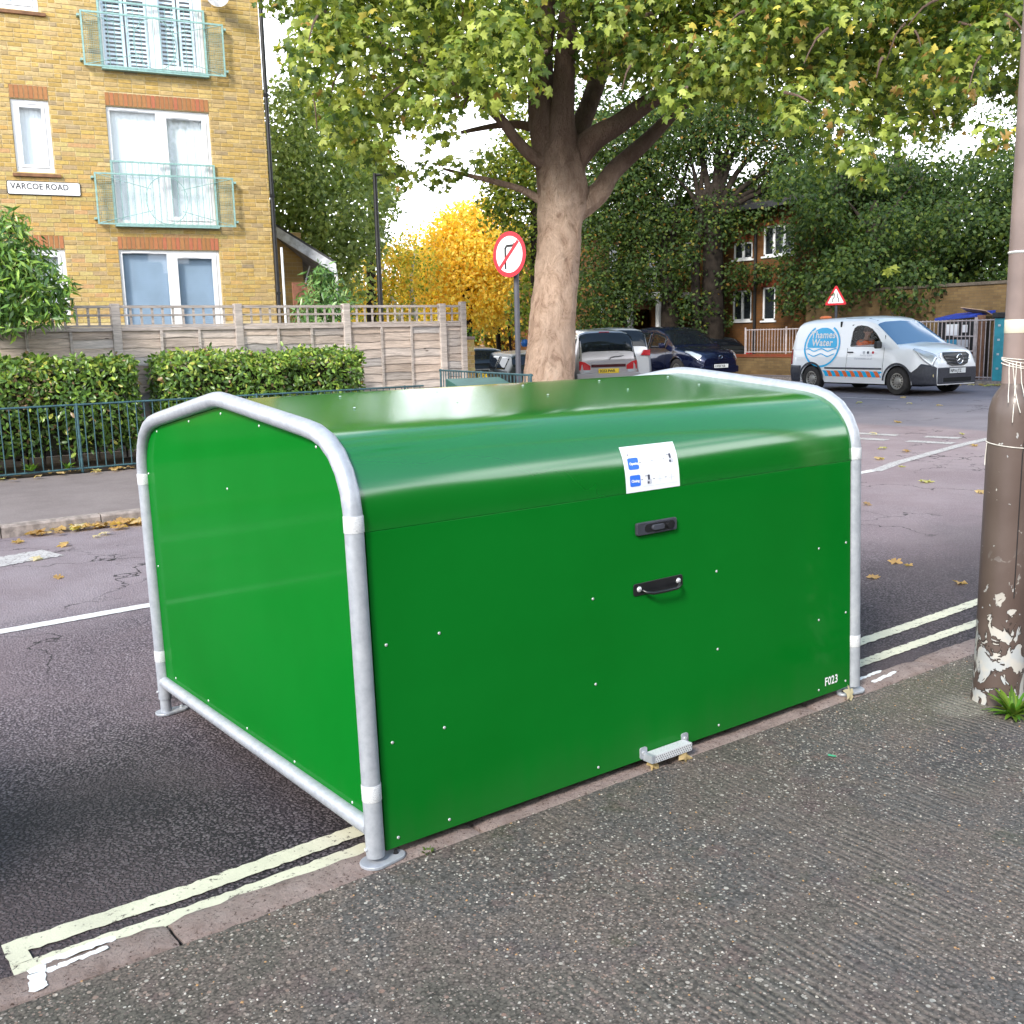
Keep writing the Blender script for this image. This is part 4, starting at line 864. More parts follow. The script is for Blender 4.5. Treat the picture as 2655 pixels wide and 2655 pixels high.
# ================================================================ railing along the planting bed
RL = thing('railing', 'blue green metal railing with thin upright bars in front of the hedge', 'railing')
def railing(T, x0, x1, yf, zb, zt, sp, mt, rr=.008, rail=.014, post_every=None, dirv=(1, 0)):
    L_ = x1-x0; n = int(L_/sp); f3 = lambda s, z: (x0+s*dirv[0] if dirv[0] else x0, yf+s*dirv[1], z)
    bar = MB(); bar.tube([(0, 0, zb), (0, 0, zt)], rr, 6); bme = bar.mesh('bar', mt, True, 60)
    for i in range(n+1): link('bar', bme, T, Matrix.Translation(f3(i*sp, 0)))
    for z in (zb, zt): mb = MB(); mb.tube([f3(-.05, z), f3(L_+.05, z)], rail, 8); mb.build('top_rail' if z == zt else 'bottom_rail', mt, T, True, 60)
    if post_every:
        k = 0
        while k < L_+.1: mb = MB(); mb.tube([f3(k, zb-.2), f3(k, zt+.02)], rail*1.3, 8); mb.build('post', mt, T, True, 60); k += post_every
RL.location = (0, 11.52, 0)
railing(RL, -3.1, 7.2, 0, .10, .945, .113, M['rail_blue'], post_every=2.5)
GR = thing('railing', 'blue green guard rail at the street corner beside the turn sign', 'railing'); GR.location = (0, 0, 0)
GR.location = (7.45, 11.3, 0); GR.rotation_euler = (0, 0, radians(-102)); railing(GR, 0, 3.4, 0, .2, 1.19, .115, M['rail_blue'], post_every=1.7)
# green cabinet
q = PD(886, 720, 13.8); GC = thing('utility_cabinet', 'green utility cabinet with a sloping lid beside the end of the fence', 'utility cabinet', (q.x+.15, q.y, gz(q.x, q.y)+.1), radians(-14))
mg = simple('cabinet_green', (.035, .105, .09), .5, 0, .15)
mb = MB(); mb.box(-.36, .36, -.2, .2, 0, .96); mb.build('body', mg, GC, bev=.01)
mb = MB(); mb.add([(-.39, -.23, .965), (.39, -.23, .965), (.39, .23, .965), (-.39, .23, .965), (-.39, -.23, 1.02), (.39, -.23, 1.02), (.39, .23, 1.10), (-.39, .23, 1.10)], [(0, 1, 2, 3), (4, 5, 6, 7), (0, 1, 5, 4), (1, 2, 6, 5), (2, 3, 7, 6), (3, 0, 4, 7)]); mb.build('lid', mg, GC, bev=.008)
mb = MB(); mb.box(-.004, .004, -.206, -.2, .05, .93); mb.build('door_seam', M['black_metal'], GC)
# brick pier wall at the end of the fence
BW = thing('brick_pier', 'yellow brick pier with ivy on top at the right end of the timber fence', 'wall', (9.0, 12.9, 0), radians(28))
mb = MB(); mb.box(0, .36, 0, .22, 0, 1.66); mb.build('wall', M['mortar'], BW)
for k in range(22):
    x = -.1 if k % 2 else 0
    while x < .36:
        a, c = max(0, x), min(.36, x+.215); x += .225
        if c-a < .04: continue
        link('brick', random.choice(variants), BW, Matrix.Translation((a, 0, .03+k*.075)) @ Matrix.Scale((c-a)/.215, 4, (1, 0, 0)))
mb = MB(); mb.box(-.02, .38, -.02, .24, 1.66, 1.72); mb.build('coping', M['kerb'], BW, bev=.01)

# ================================================================ signs and lamp columns
def P0(px, d):   # ground position under image column px at distance d
    q = P(px, 870, d); return q.x, q.y
x, y = P0(1342, 14.0); NS = thing('road_sign', 'round red and white no right turn sign on a dark grey pole', 'road sign', (x, y, gz(x, y)+.1))
tz = PD(963, 483, 14).z-NS.location.z; nz_ = radians(191)
mb = MB(); mb.tube([(0, 0, 0), (0, 0, tz+.22)], .038, 14); mb.build('pole', simple('dark_grey_paint', (.07, .07, .085), .5, 0, .1), NS, True, 60)
NH = bpy.data.objects.new('sign_plate', None)
def facing(dirang, off):   # local frame of a plate facing horizontally towards angle dirang
    n_ = Vector((cos(dirang), sin(dirang), 0)); r_ = Vector((-sin(dirang), cos(dirang), 0))
    return lambda u, v, d=0: tuple(Vector((0, 0, tz))+n_*(off+d)+r_*u+Vector((0, 0, v)))
f_ = facing(nz_, .13)
def disc(r, d0, d1, name, mt, n=40, par=NS):
    mb = MB(); mb.prism([(r*cos(2*pi*i/n), r*sin(2*pi*i/n)) for i in range(n)], d0, d1, f_); return mb.build(name, mt, par)
pl = disc(.302, -.004, 0, 'sign_back', M['grey_plastic']); disc(.300, 0, .0015, 'red_rim', M['sign_red'], par=pl); disc(.240, .0015, .003, 'white_face', M['sign_white'], par=pl)
mb = MB(); aw = .028; arrow = [(-.075, -.17), (-.045, -.17), (-.045, .065), (-.03, .085), (.07, .085), (.07, .065), (.125, .1), (.07, .138), (.07, .115), (-.04, .115), (-.075, .08)]
mb.add([f_(u*1.15, v*1.12, .0042) for u, v in arrow], [tuple(range(len(arrow)))]); mb.build('turn_arrow', M['ink'], pl)
mb = MB(); mb.add([f_(u, v, .0055) for u, v in ((-.185, -.150), (-.150, -.185), (.185, .150), (.150, .185))], [(0, 1, 2, 3)]); mb.build('red_bar', M['sign_red'], pl)
for zz in (-.15, .15): mb = MB(); mb.prism([(-.045, zz-.02), (.045, zz-.02), (.045, zz+.02), (-.045, zz+.02)], -.13, -.005, f_); mb.build('bracket', M['grey_plastic'], NS)
x, y = P0(990, 20); LC = thing('lamp_column', 'slim black lamp column with a short arm behind the fence', 'lamp post', (x, y, 0)); tzc = PD(719, 335, 20).z
mb = MB(); mb.tube([(0, 0, 0), (0, 0, 1.5), (0, 0, tzc)], [.07, .055, .04], 12); mb.build('column', M['black_metal'], LC, True, 60)
mb = MB(); r_ = RIGHT; mb.tube([(0, 0, tzc-.03), (r_.x*.35, r_.y*.35, tzc-.02)], .025, 8); mb.build('arm', M['black_metal'], LC); mb = MB(); mb.prism(rrect(.22, .1, .04), tzc-.08, tzc, lambda u, v, d: (r_.x*(.4+u)-r_.y*v, r_.y*(.4+u)+r_.x*v, d)); mb.build('lantern', M['black_metal'], LC)
# warning triangle beyond the van
x, y = P0(2166, 29); TS = thing('warning_sign', 'red triangular road narrows warning sign rising behind the white van', 'road sign', (x, y, gz(x, y)+.1)); tz = PD(1577, 563, 29).z-TS.location.z
mb = MB(); mb.tube([(0, 0, 0), (0, 0, tz)], .038, 10); mb.build('pole', M['grey_plastic'], TS); an = atan2(CAMP.y-y, CAMP.x-x)-.35; f_ = facing(an, .05)
def rtri(s, r=.04):
    pts = []
    for k in range(3):
        a = pi/2+k*2*pi/3; cx, cy = (s-2*r)*cos(a), (s-2*r)*sin(a); pts += [(cx+r*cos(a+e), cy+r*sin(a+e)) for e in (-1.05, -.5, 0, .5, 1.05)]
    return pts
s3 = .385
mb = MB(); mb.prism(rtri(s3), -.004, .0, f_); tp = mb.build('sign_back', M['grey_plastic'], TS)
mb = MB(); mb.prism(rtri(s3-.003), 0, .002, f_); mb.build('red_rim', M['sign_red'], tp)
mb = MB(); mb.prism(rtri(s3*.72, .02), .002, .004, f_); mb.build('white_face', M['sign_white'], tp)
for s_ in (-1, 1): mb = MB(); mb.add([f_(s_*u, v, .0055) for u, v in ((.075, -.11), (.095, -.11), (.095, -.02), (.05, .04), (.05, .13), (.03, .13), (.03, .035), (.075, -.03))], [tuple(range(8))]); mb.build('narrowing_line', M['ink'], tp)

# ================================================================ vehicles
def lerp(tab, x):
    if x <= tab[0][0]: return tab[0][1]
    for (a, p), (c, q) in zip(tab, tab[1:]):
        if x <= c:
            k = (x-a)/(c-a); return p+(q-p)*k
    return tab[-1][1]
def smoothtab(tab, n=3):
    """round the corners of a profile"""
    xs_ = sorted({x for x, _ in tab}); x0, x1 = tab[0][0], tab[-1][0]; N_ = 120; g = [x0+(x1-x0)*i/N_ for i in range(N_+1)]; v_ = [lerp(tab, x) for x in g]
    for _ in range(n): v_ = [v_[0]]+[(v_[i-1]+2*v_[i]+v_[i+1])/4 for i in range(1, N_)]+[v_[-1]]
    return list(zip(g, v_))
class Car:
    """car shell from profiles: x runs from rear (0) to front (L); y left, z up"""
    def __init__(s, name, label, cat, loc, heading, L, Wd, deck, roof, belt, wheels, rw, paint, group=None, sill=.24, nose=.5, tail=.35, tumble=.17, roundn=.30, roundt=.16, cutwin=None):
        s.L, s.W, s.wheels, s.rw = L, Wd, wheels, rw
        s.deck = smoothtab(deck, 4); s.roof = smoothtab(roof, 5); s.belt = belt; s.sill = sill; s.tumble = tumble; s.rn, s.rt, s.nose, s.tail = roundn, roundt, nose, tail
        s.T = thing(name, label, cat, loc, heading, group); s.paint = paint; s.xa, s.xb = roof[0][0], roof[-1][0]; s.ztop = max(z for _, z in roof)
        xs_ = fr(0, L, 44)
        for wx in wheels: xs_ += [wx+(rw+.055)*sin(a) for a in fr(-1.56, 1.56, 14)]
        s.xs = sorted(set(round(max(0, min(L, x)), 3) for x in xs_))
        mb = MB(); m_ = 15; half = [[s.hull(x, t*5/(m_-1)) for t in range(m_)] for x in s.xs]; vs = []; n = 2*m_-1
        for row in half: vs += [(x, -y, z) for x, y, z in row[::-1]][:-1]+[(x, y, z) for x, y, z in row]
        # order: right side top centre .. we need continuous ring from right sill over the top to the left sill
        vs = []
        for row in half: vs += [(x, -y, z) for x, y, z in row[:-1]]+[(x, y, z) for x, y, z in row[::-1]]
        fs = [(i*n+j, (i+1)*n+j, (i+1)*n+j+1, i*n+j+1) for i in range(len(s.xs)-1) for j in range(n-1)]
        fs += [tuple(range(n)), tuple((len(s.xs)-1)*n+j for j in range(n))]
        mb.add(vs, fs); s.body = mb.build('body', paint, s.T, True, 35)
        # greenhouse
        g = sorted(set(fr(s.xa, s.xb, 40)+([] if not cutwin else [cutwin[0], cutwin[1]]))); tt = [0, .06, .3, .6, .9, 1.0, 1.25, 1.6, 2.2, 3.0]
        if cutwin: tt = sorted(set(tt+[cutwin[2], cutwin[3]]))
        mb = MB(); k = len(tt); vs = []
        for x in g: vs += [s.green(x, t, -1) for t in tt[:-1]]+[s.green(x, t) for t in tt[::-1]]
        n = 2*k-1; fs = []
        for i in range(len(g)-1):
            for j in range(n-1):
                if cutwin:
                    side = -1 if j < k-1 else 1; tj = (tt[j]+tt[j+1])/2 if side < 0 else (tt[n-1-j]+tt[n-2-j])/2; xm_ = (g[i]+g[i+1])/2
                    if cutwin[0] < xm_ < cutwin[1] and cutwin[2] < tj < cutwin[3] and side == cutwin[4]: continue
                fs.append((i*n+j, (i+1)*n+j, (i+1)*n+j+1, i*n+j+1))
        fs += [tuple(range(n)), tuple((len(g)-1)*n+j for j in range(n))]
        mb.add(vs, fs); s.cab = mb.build('cabin', paint, s.T, True, 35, fixn=not cutwin)
        # underside and wheel wells, wheels
        mb = MB(); mb.box(.25, L-.35, -Wd/2+.22, Wd/2-.22, sill-.04, sill+.25)
        for wx in wheels: mb.box(wx-rw-.1, wx+rw+.1, -Wd/2+.1, Wd/2-.1, rw+.1, rw*2+.10)
        mb.build('underbody', M['arch'], s.T)
        for wx in wheels:
            for sd in (-1, 1): s.wheel(wx, sd)
    def hw(s, x):
        k = 1.
        if x > s.L-s.nose: k -= s.rn*((x-(s.L-s.nose))/s.nose)**2.4
        if x < s.tail: k -= s.rt*((s.tail-x)/s.tail)**2.4
        return s.W/2*k
    def zbot(s, x):
        z = s.sill
        if x > s.L-.35: z += .0*(x-s.L+.35)
        for wx in s.wheels:
            R_ = s.rw+.055; d = abs(x-wx)
            if d < R_: z = max(z, s.rw+sqrt(R_*R_-d*d)*.98)
        return z
    def hull(s, x, t, side=1, off=0):
        h = s.hw(x); zb_ = s.zbot(x); zd = lerp(s.deck, x); zs = min(lerp(s.belt, x), zd-.035); zm = max(zb_+.01, min(.62, zs-.12))
        P_ = [(h*.955, zb_), (h*1.0, max(zb_+.005, zb_+(zm-zb_)*.55)), (h*.995, zm), (h*.945, max(zs, zm+.02)), (h*.80, max(zd, zm+.03)-.012), (0, max(zd, zm+.03)+.03*(h/(s.W/2)))]
        i = min(4, int(t)); k = t-i; y = P_[i][0]+(P_[i+1][0]-P_[i][0])*k; z = P_[i][1]+(P_[i+1][1]-P_[i][1])*k
        return (x, (y+off)*side, z)
    def green(s, x, t, side=1, off=0):
        zr = lerp(s.roof, x); zb_ = min(lerp(s.belt, x), lerp(s.deck, x))-.03; f_ = max(0, (zr-zb_)/(s.ztop-zb_)); base = s.hw(x)*.945; wr = base-s.tumble*f_
        P_ = [(base-.004, zb_), (wr, zb_+(zr-zb_)*.86), (wr*.86, zb_+(zr-zb_)*.985), (0, zr+.015*f_)]
        i = min(2, int(t)); k = t-i; y = P_[i][0]+(P_[i+1][0]-P_[i][0])*k; z = P_[i][1]+(P_[i+1][1]-P_[i][1])*k
        return (x, (y+(off if t <= 1.001 else off*.3))*side, z+(off if t > 1 else off*.15))
    def patch(s, name, mt, fn, x0, x1, t0, t1, side=1, off=.006, nx=12, nt_=8, shape=None, parent=None, smooth=True, both=False):
        mb = MB()
        def f(u, v):
            if shape: u, v = shape(u, v)
            return fn(x0+(x1-x0)*u, t0+(t1-t0)*v, side, off)
        mb.grid(nx, nt_, f); o = mb.build(name, mt, parent or s.T, smooth, 60); sm = o.modifiers.new('thickness', 'SOLIDIFY'); sm.thickness = .004; sm.offset = 0; return o
    def across(s, name, mt, x0, x1, t0, off=.006, parent=None):
        """a pane that spans the car from side to side over the greenhouse"""
        mb = MB(); tt = [t0, 1.25, 1.6, 2.2, 3.0]; tt = [t for t in tt if t >= t0]; g = fr(x0, x1, 10); vs = []; n = 2*len(tt)-1
        for x in g: vs += [s.green(x, t, -1, off) for t in tt[:-1]]+[s.green(x, t, 1, off) for t in tt[::-1]]
        mb.add(vs, [(i*n+j, (i+1)*n+j, (i+1)*n+j+1, i*n+j+1) for i in range(len(g)-1) for j in range(n-1)]); return mb.build(name, mt, parent or s.T, True, 50)
    def wheel(s, wx, sd):
        r = s.rw; y = sd*(s.W/2-.105); w_ = .10; e = bpy.data.objects.new('wheel', None)
        mb = MB(); mb.lathe([(r*.60, -w_), (r*.93, -w_), (r, -w_*.72), (r, w_*.72), (r*.93, w_), (r*.60, w_)], (0, 0, 0), 28, 'Y', False); o = mb.build('wheel', M['tyre'], s.T, True, 50, fixn=False); o.location = (wx, y, r)
        mb = MB(); q = sd*w_; mb.lathe([(r*.62, q*.35), (r*.60, q*.9), (r*.55, q*.95), (r*.50, q*.60), (r*.30, q*.55), (r*.22, q*.85), (r*.05, q*.9)], (0, 0, 0), 28, 'Y'); ri = mb.build('rim', M['rim'], o, True, 40)
        hm = MB()
        for i in range(14): a = 2*pi*i/14; hm.box(-.011, .011, q*.66-.004, q*.66+.004, -.016, .016, Matrix.Rotation(a, 4, 'Y') @ Matrix.Translation((0, 0, r*.42)))
        hm.build('rim_slots', M['arch'], o, kind='stuff')
    def plate(s, text, x, z, face, mt, y=0, slope=0):
        """number plate on the front (face=1) or the rear (face=-1)"""
        e = MB(); e.box(-.006, .006, -.26, .26, -.056, .056); o = e.build('number_plate', mt, s.T, bev=.003); o.location = (x, y, z); o.rotation_euler = (0, slope, 0)
        text_part(text, .092, lambda u, v: (face*.0075, (u-.235)*face, v-.032), M['ink'], o, bold=.0025, sx=.93); return o
    def mirror(s, x, z, mt):
        for sd in (-1, 1):
            y = sd*(s.W/2-.03); mb = MB(); mb.prism(rrect(.10, .16, .04), 0, .20, lambda u, v, d: (x-.0+u*.9+d*.15, y+sd*d, z+v)); mb.build('mirror', mt, s.T, True, 50, bev=.01)
def door_lines(c, xs_, z0=.35, mt=None):
    for x in xs_:
        for sd in (-1, 1):
            mb = MB(); pts = [c.hull(x, t, sd, .0015) for t in fr(.6, 3.0, 8)]; mb.tube(pts, .004, 4); mb.build('door_seam', M['arch'], c.T)
def car_common(c, glassx, ws, rg, pillars, dark=None, t1=.88):
    """side windows between pillars, windscreen, rear window"""
    g = dark or M['car_glass']
    for sd in (-1, 1):
        for x0, x1 in pillars: c.patch('side_window', g, c.green, x0, x1, .10, t1, sd, .004, 10, 6)
    c.across('windscreen', g, ws[0], ws[1], 1.12, .006); c.across('rear_window', g, rg[0], rg[1], 1.12, .006)

# ---- white van ------------------------------------------------------------
VH = radians(-98); van_front = Vector((19.62, 10.95)); 
vx, vy = cos(VH), sin(VH)
# right front wheel touches the road at van_front; local (3.44, -.80)
loc = (van_front.x-(3.44*vx+.80*vy), van_front.y-(3.44*vy-.80*vx)); zv = gz(19.9, 11.5)
white = mat('white_van_paint', (.90, .905, .92), .28, 0, .5, .8, .05)
VAN = Car('van', 'white panel van with a round blue water company emblem, driver in orange at the wheel', 'van', (loc[0], loc[1], zv), VH, 4.32, 1.83,
    deck=[(0, 1.10), (3.1, 1.16), (3.45, 1.16), (3.85, 1.09), (4.12, 1.00), (4.25, .92), (4.30, .84), (4.32, .74)], roof=[(.0, 1.08), (.03, 1.30), (.10, 1.62), (.20, 1.735), (.5, 1.775), (1.6, 1.81), (2.3, 1.80), (2.62, 1.735), (3.0, 1.44), (3.42, 1.10)],
    belt=[(0, 1.06), (3.4, 1.08), (3.9, 1.0), (4.32, .70)], wheels=(.76, 3.44), rw=.315, paint=white, tumble=.13, nose=.75, roundn=.30, tail=.2, roundt=.05, cutwin=(1.93, 3.00, .06, .88, -1))
c = VAN; RS_ = -1   # right hand side faces the viewer
plast = M['grey_plastic']
c.across('windscreen', mat('blue_tinted_windscreen', (.10, .20, .34), .05, .0, 1.), 2.70, 3.36, 1.14, .006)
ring_ = []
def dwin(k):   # D shaped driver's window outline in (x, t) space
    pts = [(1.98, .12), (1.98, .30), (1.99, .62), (2.02, .75), (2.09, .82), (2.22, .845), (2.40, .83), (2.56, .77), (2.70, .67), (2.82, .52), (2.90, .34), (2.92, .18), (2.88, .105), (2.5, .10), (2.1, .10), (2.0, .10)]
    cx_, ct = 2.43, .45; return [(cx_+(x-cx_)*k, ct+(t-ct)*k) for x, t in pts]
outer = []
for x, t in dwin(1.):
    dx, dt = x-2.43, t-.45; kx = (.58 if dx > 0 else .51)/max(1e-6, abs(dx)); kt = (.44 if dt > 0 else .40)/max(1e-6, abs(dt)); k = min(kx, kt); outer.append((2.43+dx*k, .45+dt*k))
def ringmesh(name, A, B, off, mt, par):
    mb = MB(); n = len(A); mb.add([c.green(x, t, RS_, off) for x, t in A]+[c.green(x, t, RS_, off) for x, t in B], [(i, (i+1) % n, n+(i+1) % n, n+i) for i in range(n)]); return mb.build(name, mt, par, fixn=True)
ringmesh('door_skin', outer, dwin(1.), .0015, white, c.T); ringmesh('window_seal', dwin(1.03), dwin(.955), .003, M['black_plastic'], c.T)
mb = MB(); mb.add([c.green(x, t, RS_, -.004) for x, t in dwin(1.)], [tuple(range(16))]); mb.build('side_window', glassmat('clear_side_glass', (.95, .97, .97), .985), c.T)
mb = MB(); mb.box(1.55, 1.60, -.76, .76, .3, 1.70); mb.box(1.6, 3.35, -.78, .78, .30, .62); mb.box(2.95, 3.35, -.76, .76, .6, 1.05); mb.build('interior', M['arch'], c.T)
mb = MB(); mb.add([c.green(x, t, 1, -.02) for x in (1.6, 2.9) for t in (.05, .9)], [(0, 1, 3, 2)]); mb.add([c.green(x, t, s2, -.02) for x in fr(1.6, 2.6, 4) for s2, t in ((-1, 1.1), (-1, 2), (1, 2), (1, 1.1))], [(4*i+j, 4*i+j+1, 4*i+5+j, 4*i+4+j) for i in range(4) for j in range(3)]); mb.build('cab_lining', M['arch'], c.T)
mb = MB(); mb.prism(rrect(.5, .62, .1), 1.70, 1.82, lambda u, v, d: (d, -.38+u, .92+v)); mb.prism(rrect(.26, .2, .06), 1.74, 1.82, lambda u, v, d: (d, -.38+u, 1.36+v)); mb.build('seat', M['black_plastic'], c.T)
mb = MB(); mb.tube([(2.62+.06*sin(a), -.38+.18*cos(a), 1.04+.17*sin(a)) for a in fr(0, 2*pi, 20)], .014, 8); mb.build('steering_wheel', M['black_plastic'], c.T)
# dark lower bumpers and mouldings
for sd in (-1, 1):
    c.patch('front_bumper', plast, c.hull, 3.80, 4.318, 0, 2.35, sd, .008, 16, 10, shape=lambda u, v: (u, v*(.55+.45*min(1, u*2.2))))
    c.patch('rear_bumper', plast, c.hull, .0, .40, 0, 2.05, sd, .006, 8, 8)
    c.patch('headlight', M['headlamp'], c.hull, 3.80, 4.26, 2.45, 3.95, sd, .012, 12, 6, shape=lambda u, v: (u, .5+(v-.5)*(.28+.9*u)-.16*u+.10))
    c.patch('side_moulding', plast, c.hull, 1.22, 3.0, 1.72, 1.95, sd, .014, 10, 2)
    for wx in (.76, 3.44):
        mb = MB(); A = fr(.02, pi-.02, 18); vs = []
        for a in A:
            for r_ in (.372, .420): x = wx+r_*cos(a); z = .315+r_*sin(a); h = c.hw(x); vs.append((x, sd*(h*.998+.008), max(z, .24)))
        mb.add(vs, [(2*i, 2*i+1, 2*i+3, 2*i+2) for i in range(len(A)-1)]); mb.build('arch_trim', plast, c.T)
mb = MB(); zc = lambda z: z
mb.box(4.28, 4.345, -.62, .62, .26, .625); mb.build('front_bumper', plast, c.T, bev=.02)
mb = MB(); mb.box(4.325, 4.35, -.46, .46, .30, .40); mb.build('lower_grille', M['arch'], c.T, bev=.01)
mb = MB(); poly = [(-.40, .955), (.40, .955), (.455, .89), (.34, .70), (.2, .655), (-.2, .655), (-.34, .70), (-.455, .89)]
def nosex(y, z): return lerp([(.60, 4.335), (.74, 4.335), (.84, 4.318), (.92, 4.27), (1.0, 4.14)], z-.02)-.035*(abs(y)/.45)**2
mb.prism([(v_*.93, z+.005) for v_, z in poly], .0, .028, lambda u, v, d: (nosex(u, v)+d, u, v)); gr_ = mb.build('grille', M['black_plastic'], c.T)
for z in (.73, .80, .875): mb = MB(); hwid = .31 if z < .75 else .37; mb.tube([(nosex(y, z)+.034, y, z) for y in fr(-hwid, hwid, 8)], .009, 6); mb.build('grille_bar', plast, gr_)
mb = MB(); R_ = .105; ctr = Vector((nosex(0, .81)+.06, 0, .805)); mb.tube([(ctr.x, ctr.y+R_*cos(a), ctr.z+R_*sin(a)) for a in fr(0, 2*pi, 24)], .011, 6)
for k in range(3): a = pi/2+k*2*pi/3; mb.add([(ctr.x, ctr.y+R_*.95*cos(a), ctr.z+R_*.95*sin(a)), (ctr.x+.004, ctr.y+.016*cos(a+1.05), ctr.z+.016*sin(a+1.05)), (ctr.x+.012, ctr.y, ctr.z), (ctr.x+.004, ctr.y+.016*cos(a-1.05), ctr.z+.016*sin(a-1.05))], [(0, 1, 2), (0, 2, 3)])
mb.build('badge', M['chrome'], gr_)
mb = MB(); mb.prism([(a_*1.14, z-.012) for a_, z in poly], -.03, .010, lambda u, v, d: (nosex(u, v)+d-.004, u, v)); mb.build('grille_surround', white, c.T, True, 40)
c.plate('NP16 JTZ', 4.360, .55, 1, M['plate_w'], -.02)
mb = MB(); mb.lathe([(.045, 0), (.045, .012), (.01, .018)], (0, 0, 0), 14, 'X'); o = mb.build('fog_lamp', simple('amber_reflector', (.75, .62, .30), .3), c.T); o.location = (4.26, -.66, .45)
mb = MB(); mb.lathe([(.07, 0), (.07, .03), (.05, .055), (.01, .06)], (0, 0, 0), 14); o = mb.build('beacon', simple('orange_beacon', (.75, .18, .05), .3), c.T); o.location = (.62, -.32, 1.80); o.scale = (2.6, 1.2, 1)
mb = MB(); mb.tube([(2.5, 0, 1.79), (2.38, 0, 1.90)], .006, 6); mb.build('aerial', M['black_plastic'], c.T)
c.mirror(2.92, 1.14, M['black_plastic']); door_lines(c, (1.90, 3.02))
for sd in (-1, 1): c.patch('tail_lamp', M['tail'], c.hull, .0, .07, 2.1, 2.95, sd, .008, 3, 4)
mb = MB(); p = c.hull(2.02, 2.85, -1, .02); mb.box(1.93, 2.10, p[1]-.012, p[1]+.01, .955, .985); mb.build('door_handle', M['black_plastic'], c.T, bev=.004)
# emblem and lettering, laid on the van's flank
def flank(x, z, off=.006):
    """point on the van's right side at height z"""
    zb_ = lerp(c.belt, x)-.03
    if z > zb_:
        zr = lerp(c.roof, x); t = min(.999, (z-zb_)/((zr-zb_)*.86)); q = c.green(x, t, -1, off); return (x, q[1], z)
    lo, hi = 0., 3.
    for _ in range(18):
        mid = (lo+hi)/2
        if c.hull(x, mid)[2] < z: lo = mid
        else: hi = mid
    q = c.hull(x, lo, -1, off); return (x, q[1]-.0, z)
cy_ = mat('emblem_cyan', (.0, .45, .82), .4); ecx, ecz, er = 1.04, 1.15, .50
EX = 1.20
def ell(r, a): return (ecx+r*EX*cos(a), ecz+r*1.06*sin(a)-.02)
def band(name, r0, r1, a0, a1, n, mt, off):
    mb = MB(); A = fr(a0, a1, n); K_ = 4; rows = [[flank(*ell(r0+(r1-r0)*k/K_, a), off) for k in range(K_+1)] for a in A]
    mb.add([q for r in rows for q in r], [(i*(K_+1)+k, i*(K_+1)+k+1, (i+1)*(K_+1)+k+1, (i+1)*(K_+1)+k) for i in range(n) for k in range(K_)]); return mb.build(name, mt, c.T, fixn=False)
emb = band('emblem', .455, .50, radians(122), radians(418), 60, cy_, .007)
def fillshape(name, upper, lower, x0, x1, mt, off, n=30, k=10):
    mb = MB(); vs = []
    for i in range(n+1):
        x = x0+(x1-x0)*i/n; zu, zl = upper(x), lower(x); vs += [flank(x, zl+(zu-zl)*j/k, off) for j in range(k+1)]
    mb.add(vs, [(i*(k+1)+j, (i+1)*(k+1)+j, (i+1)*(k+1)+j+1, i*(k+1)+j+1) for i in range(n) for j in range(k)]); return mb.build(name, mt, c.T, fixn=False)
def zc_(x, r, s_): q = (x-ecx)/(EX*r); return ecz-.02+s_*1.06*r*sqrt(max(0, 1-q*q))
wave = lambda x, z0: z0+.030*cos((x-ecx)/.46*2*pi)
fillshape('emblem_field', lambda x: min(1.565, zc_(x, .415, 1)), lambda x: max(zc_(x, .415, -1), 1.075-.0*wave(x, 0)), ecx-.415*EX*.999, ecx+.415*EX*.999, cy_, .007)
for z0, wdt in ((1.025, .028), (.90, .026)):
    hwx = EX*.44*sqrt(max(0, 1-((z0-ecz)/(1.06*.44))**2))
    fillshape('wave', lambda x: wave(x, z0)+wdt/2, lambda x: wave(x, z0)-wdt/2, ecx-hwx, ecx+hwx, cy_, .007, 30, 2)
for body, z, sz_, x in (('Thames', 1.315, .235, ecx), ('Water', 1.125, .235, ecx)):
    text_part(body, sz_, lambda u, v, z=z: flank(ecx-u*-1 if False else ecx+u, z+v, .011), M['white_print'], c.T, bold=.006, align='CENTER', sx=1.05, space=1.06)
# the lettering is read from the right flank: x grows to the viewer's right there
for i in range(15):
    mt = M['orange_print'] if i % 2 and 'orange_print' in M else cy_
    if i == 0: M['orange_print'] = mat('orange_print', (.85, .16, .03), .45)
    mt = M['orange_print'] if i % 2 else cy_
    x0 = 1.19+i*.123; mb = MB(); mb.add([flank(x, z, .0075) for x, z in ((x0+.05, .39), (x0+.17, .39), (x0+.12, .49), (x0+.07, .53), (x0-.05, .53), (x0, .49))][:6], [(0, 1, 2, 3, 4, 5)]); mb.build('chevron', mt, c.T)
for body, x, z, sz_, mt in (('Find us online', 2.32, .875, .075, M['pale_print']), ('thameswater.co.uk', 2.14, .80, .085, M['pale_print'])): text_part(body, sz_, lambda u, v, x=x, z=z: flank(x+u, z+v, .008), mt, c.T, sx=.85)
for x, mt in ((2.42, M['pale_print']), (2.55, M['dark_print']), (2.70, M['sign_red'])):
    mb = MB(); mb.add([flank(x+a, .965+e, .008) for a, e in rrect(.062, .056, .01, 2)], [tuple(range(12))]); mb.build('social_icon', mt, c.T)

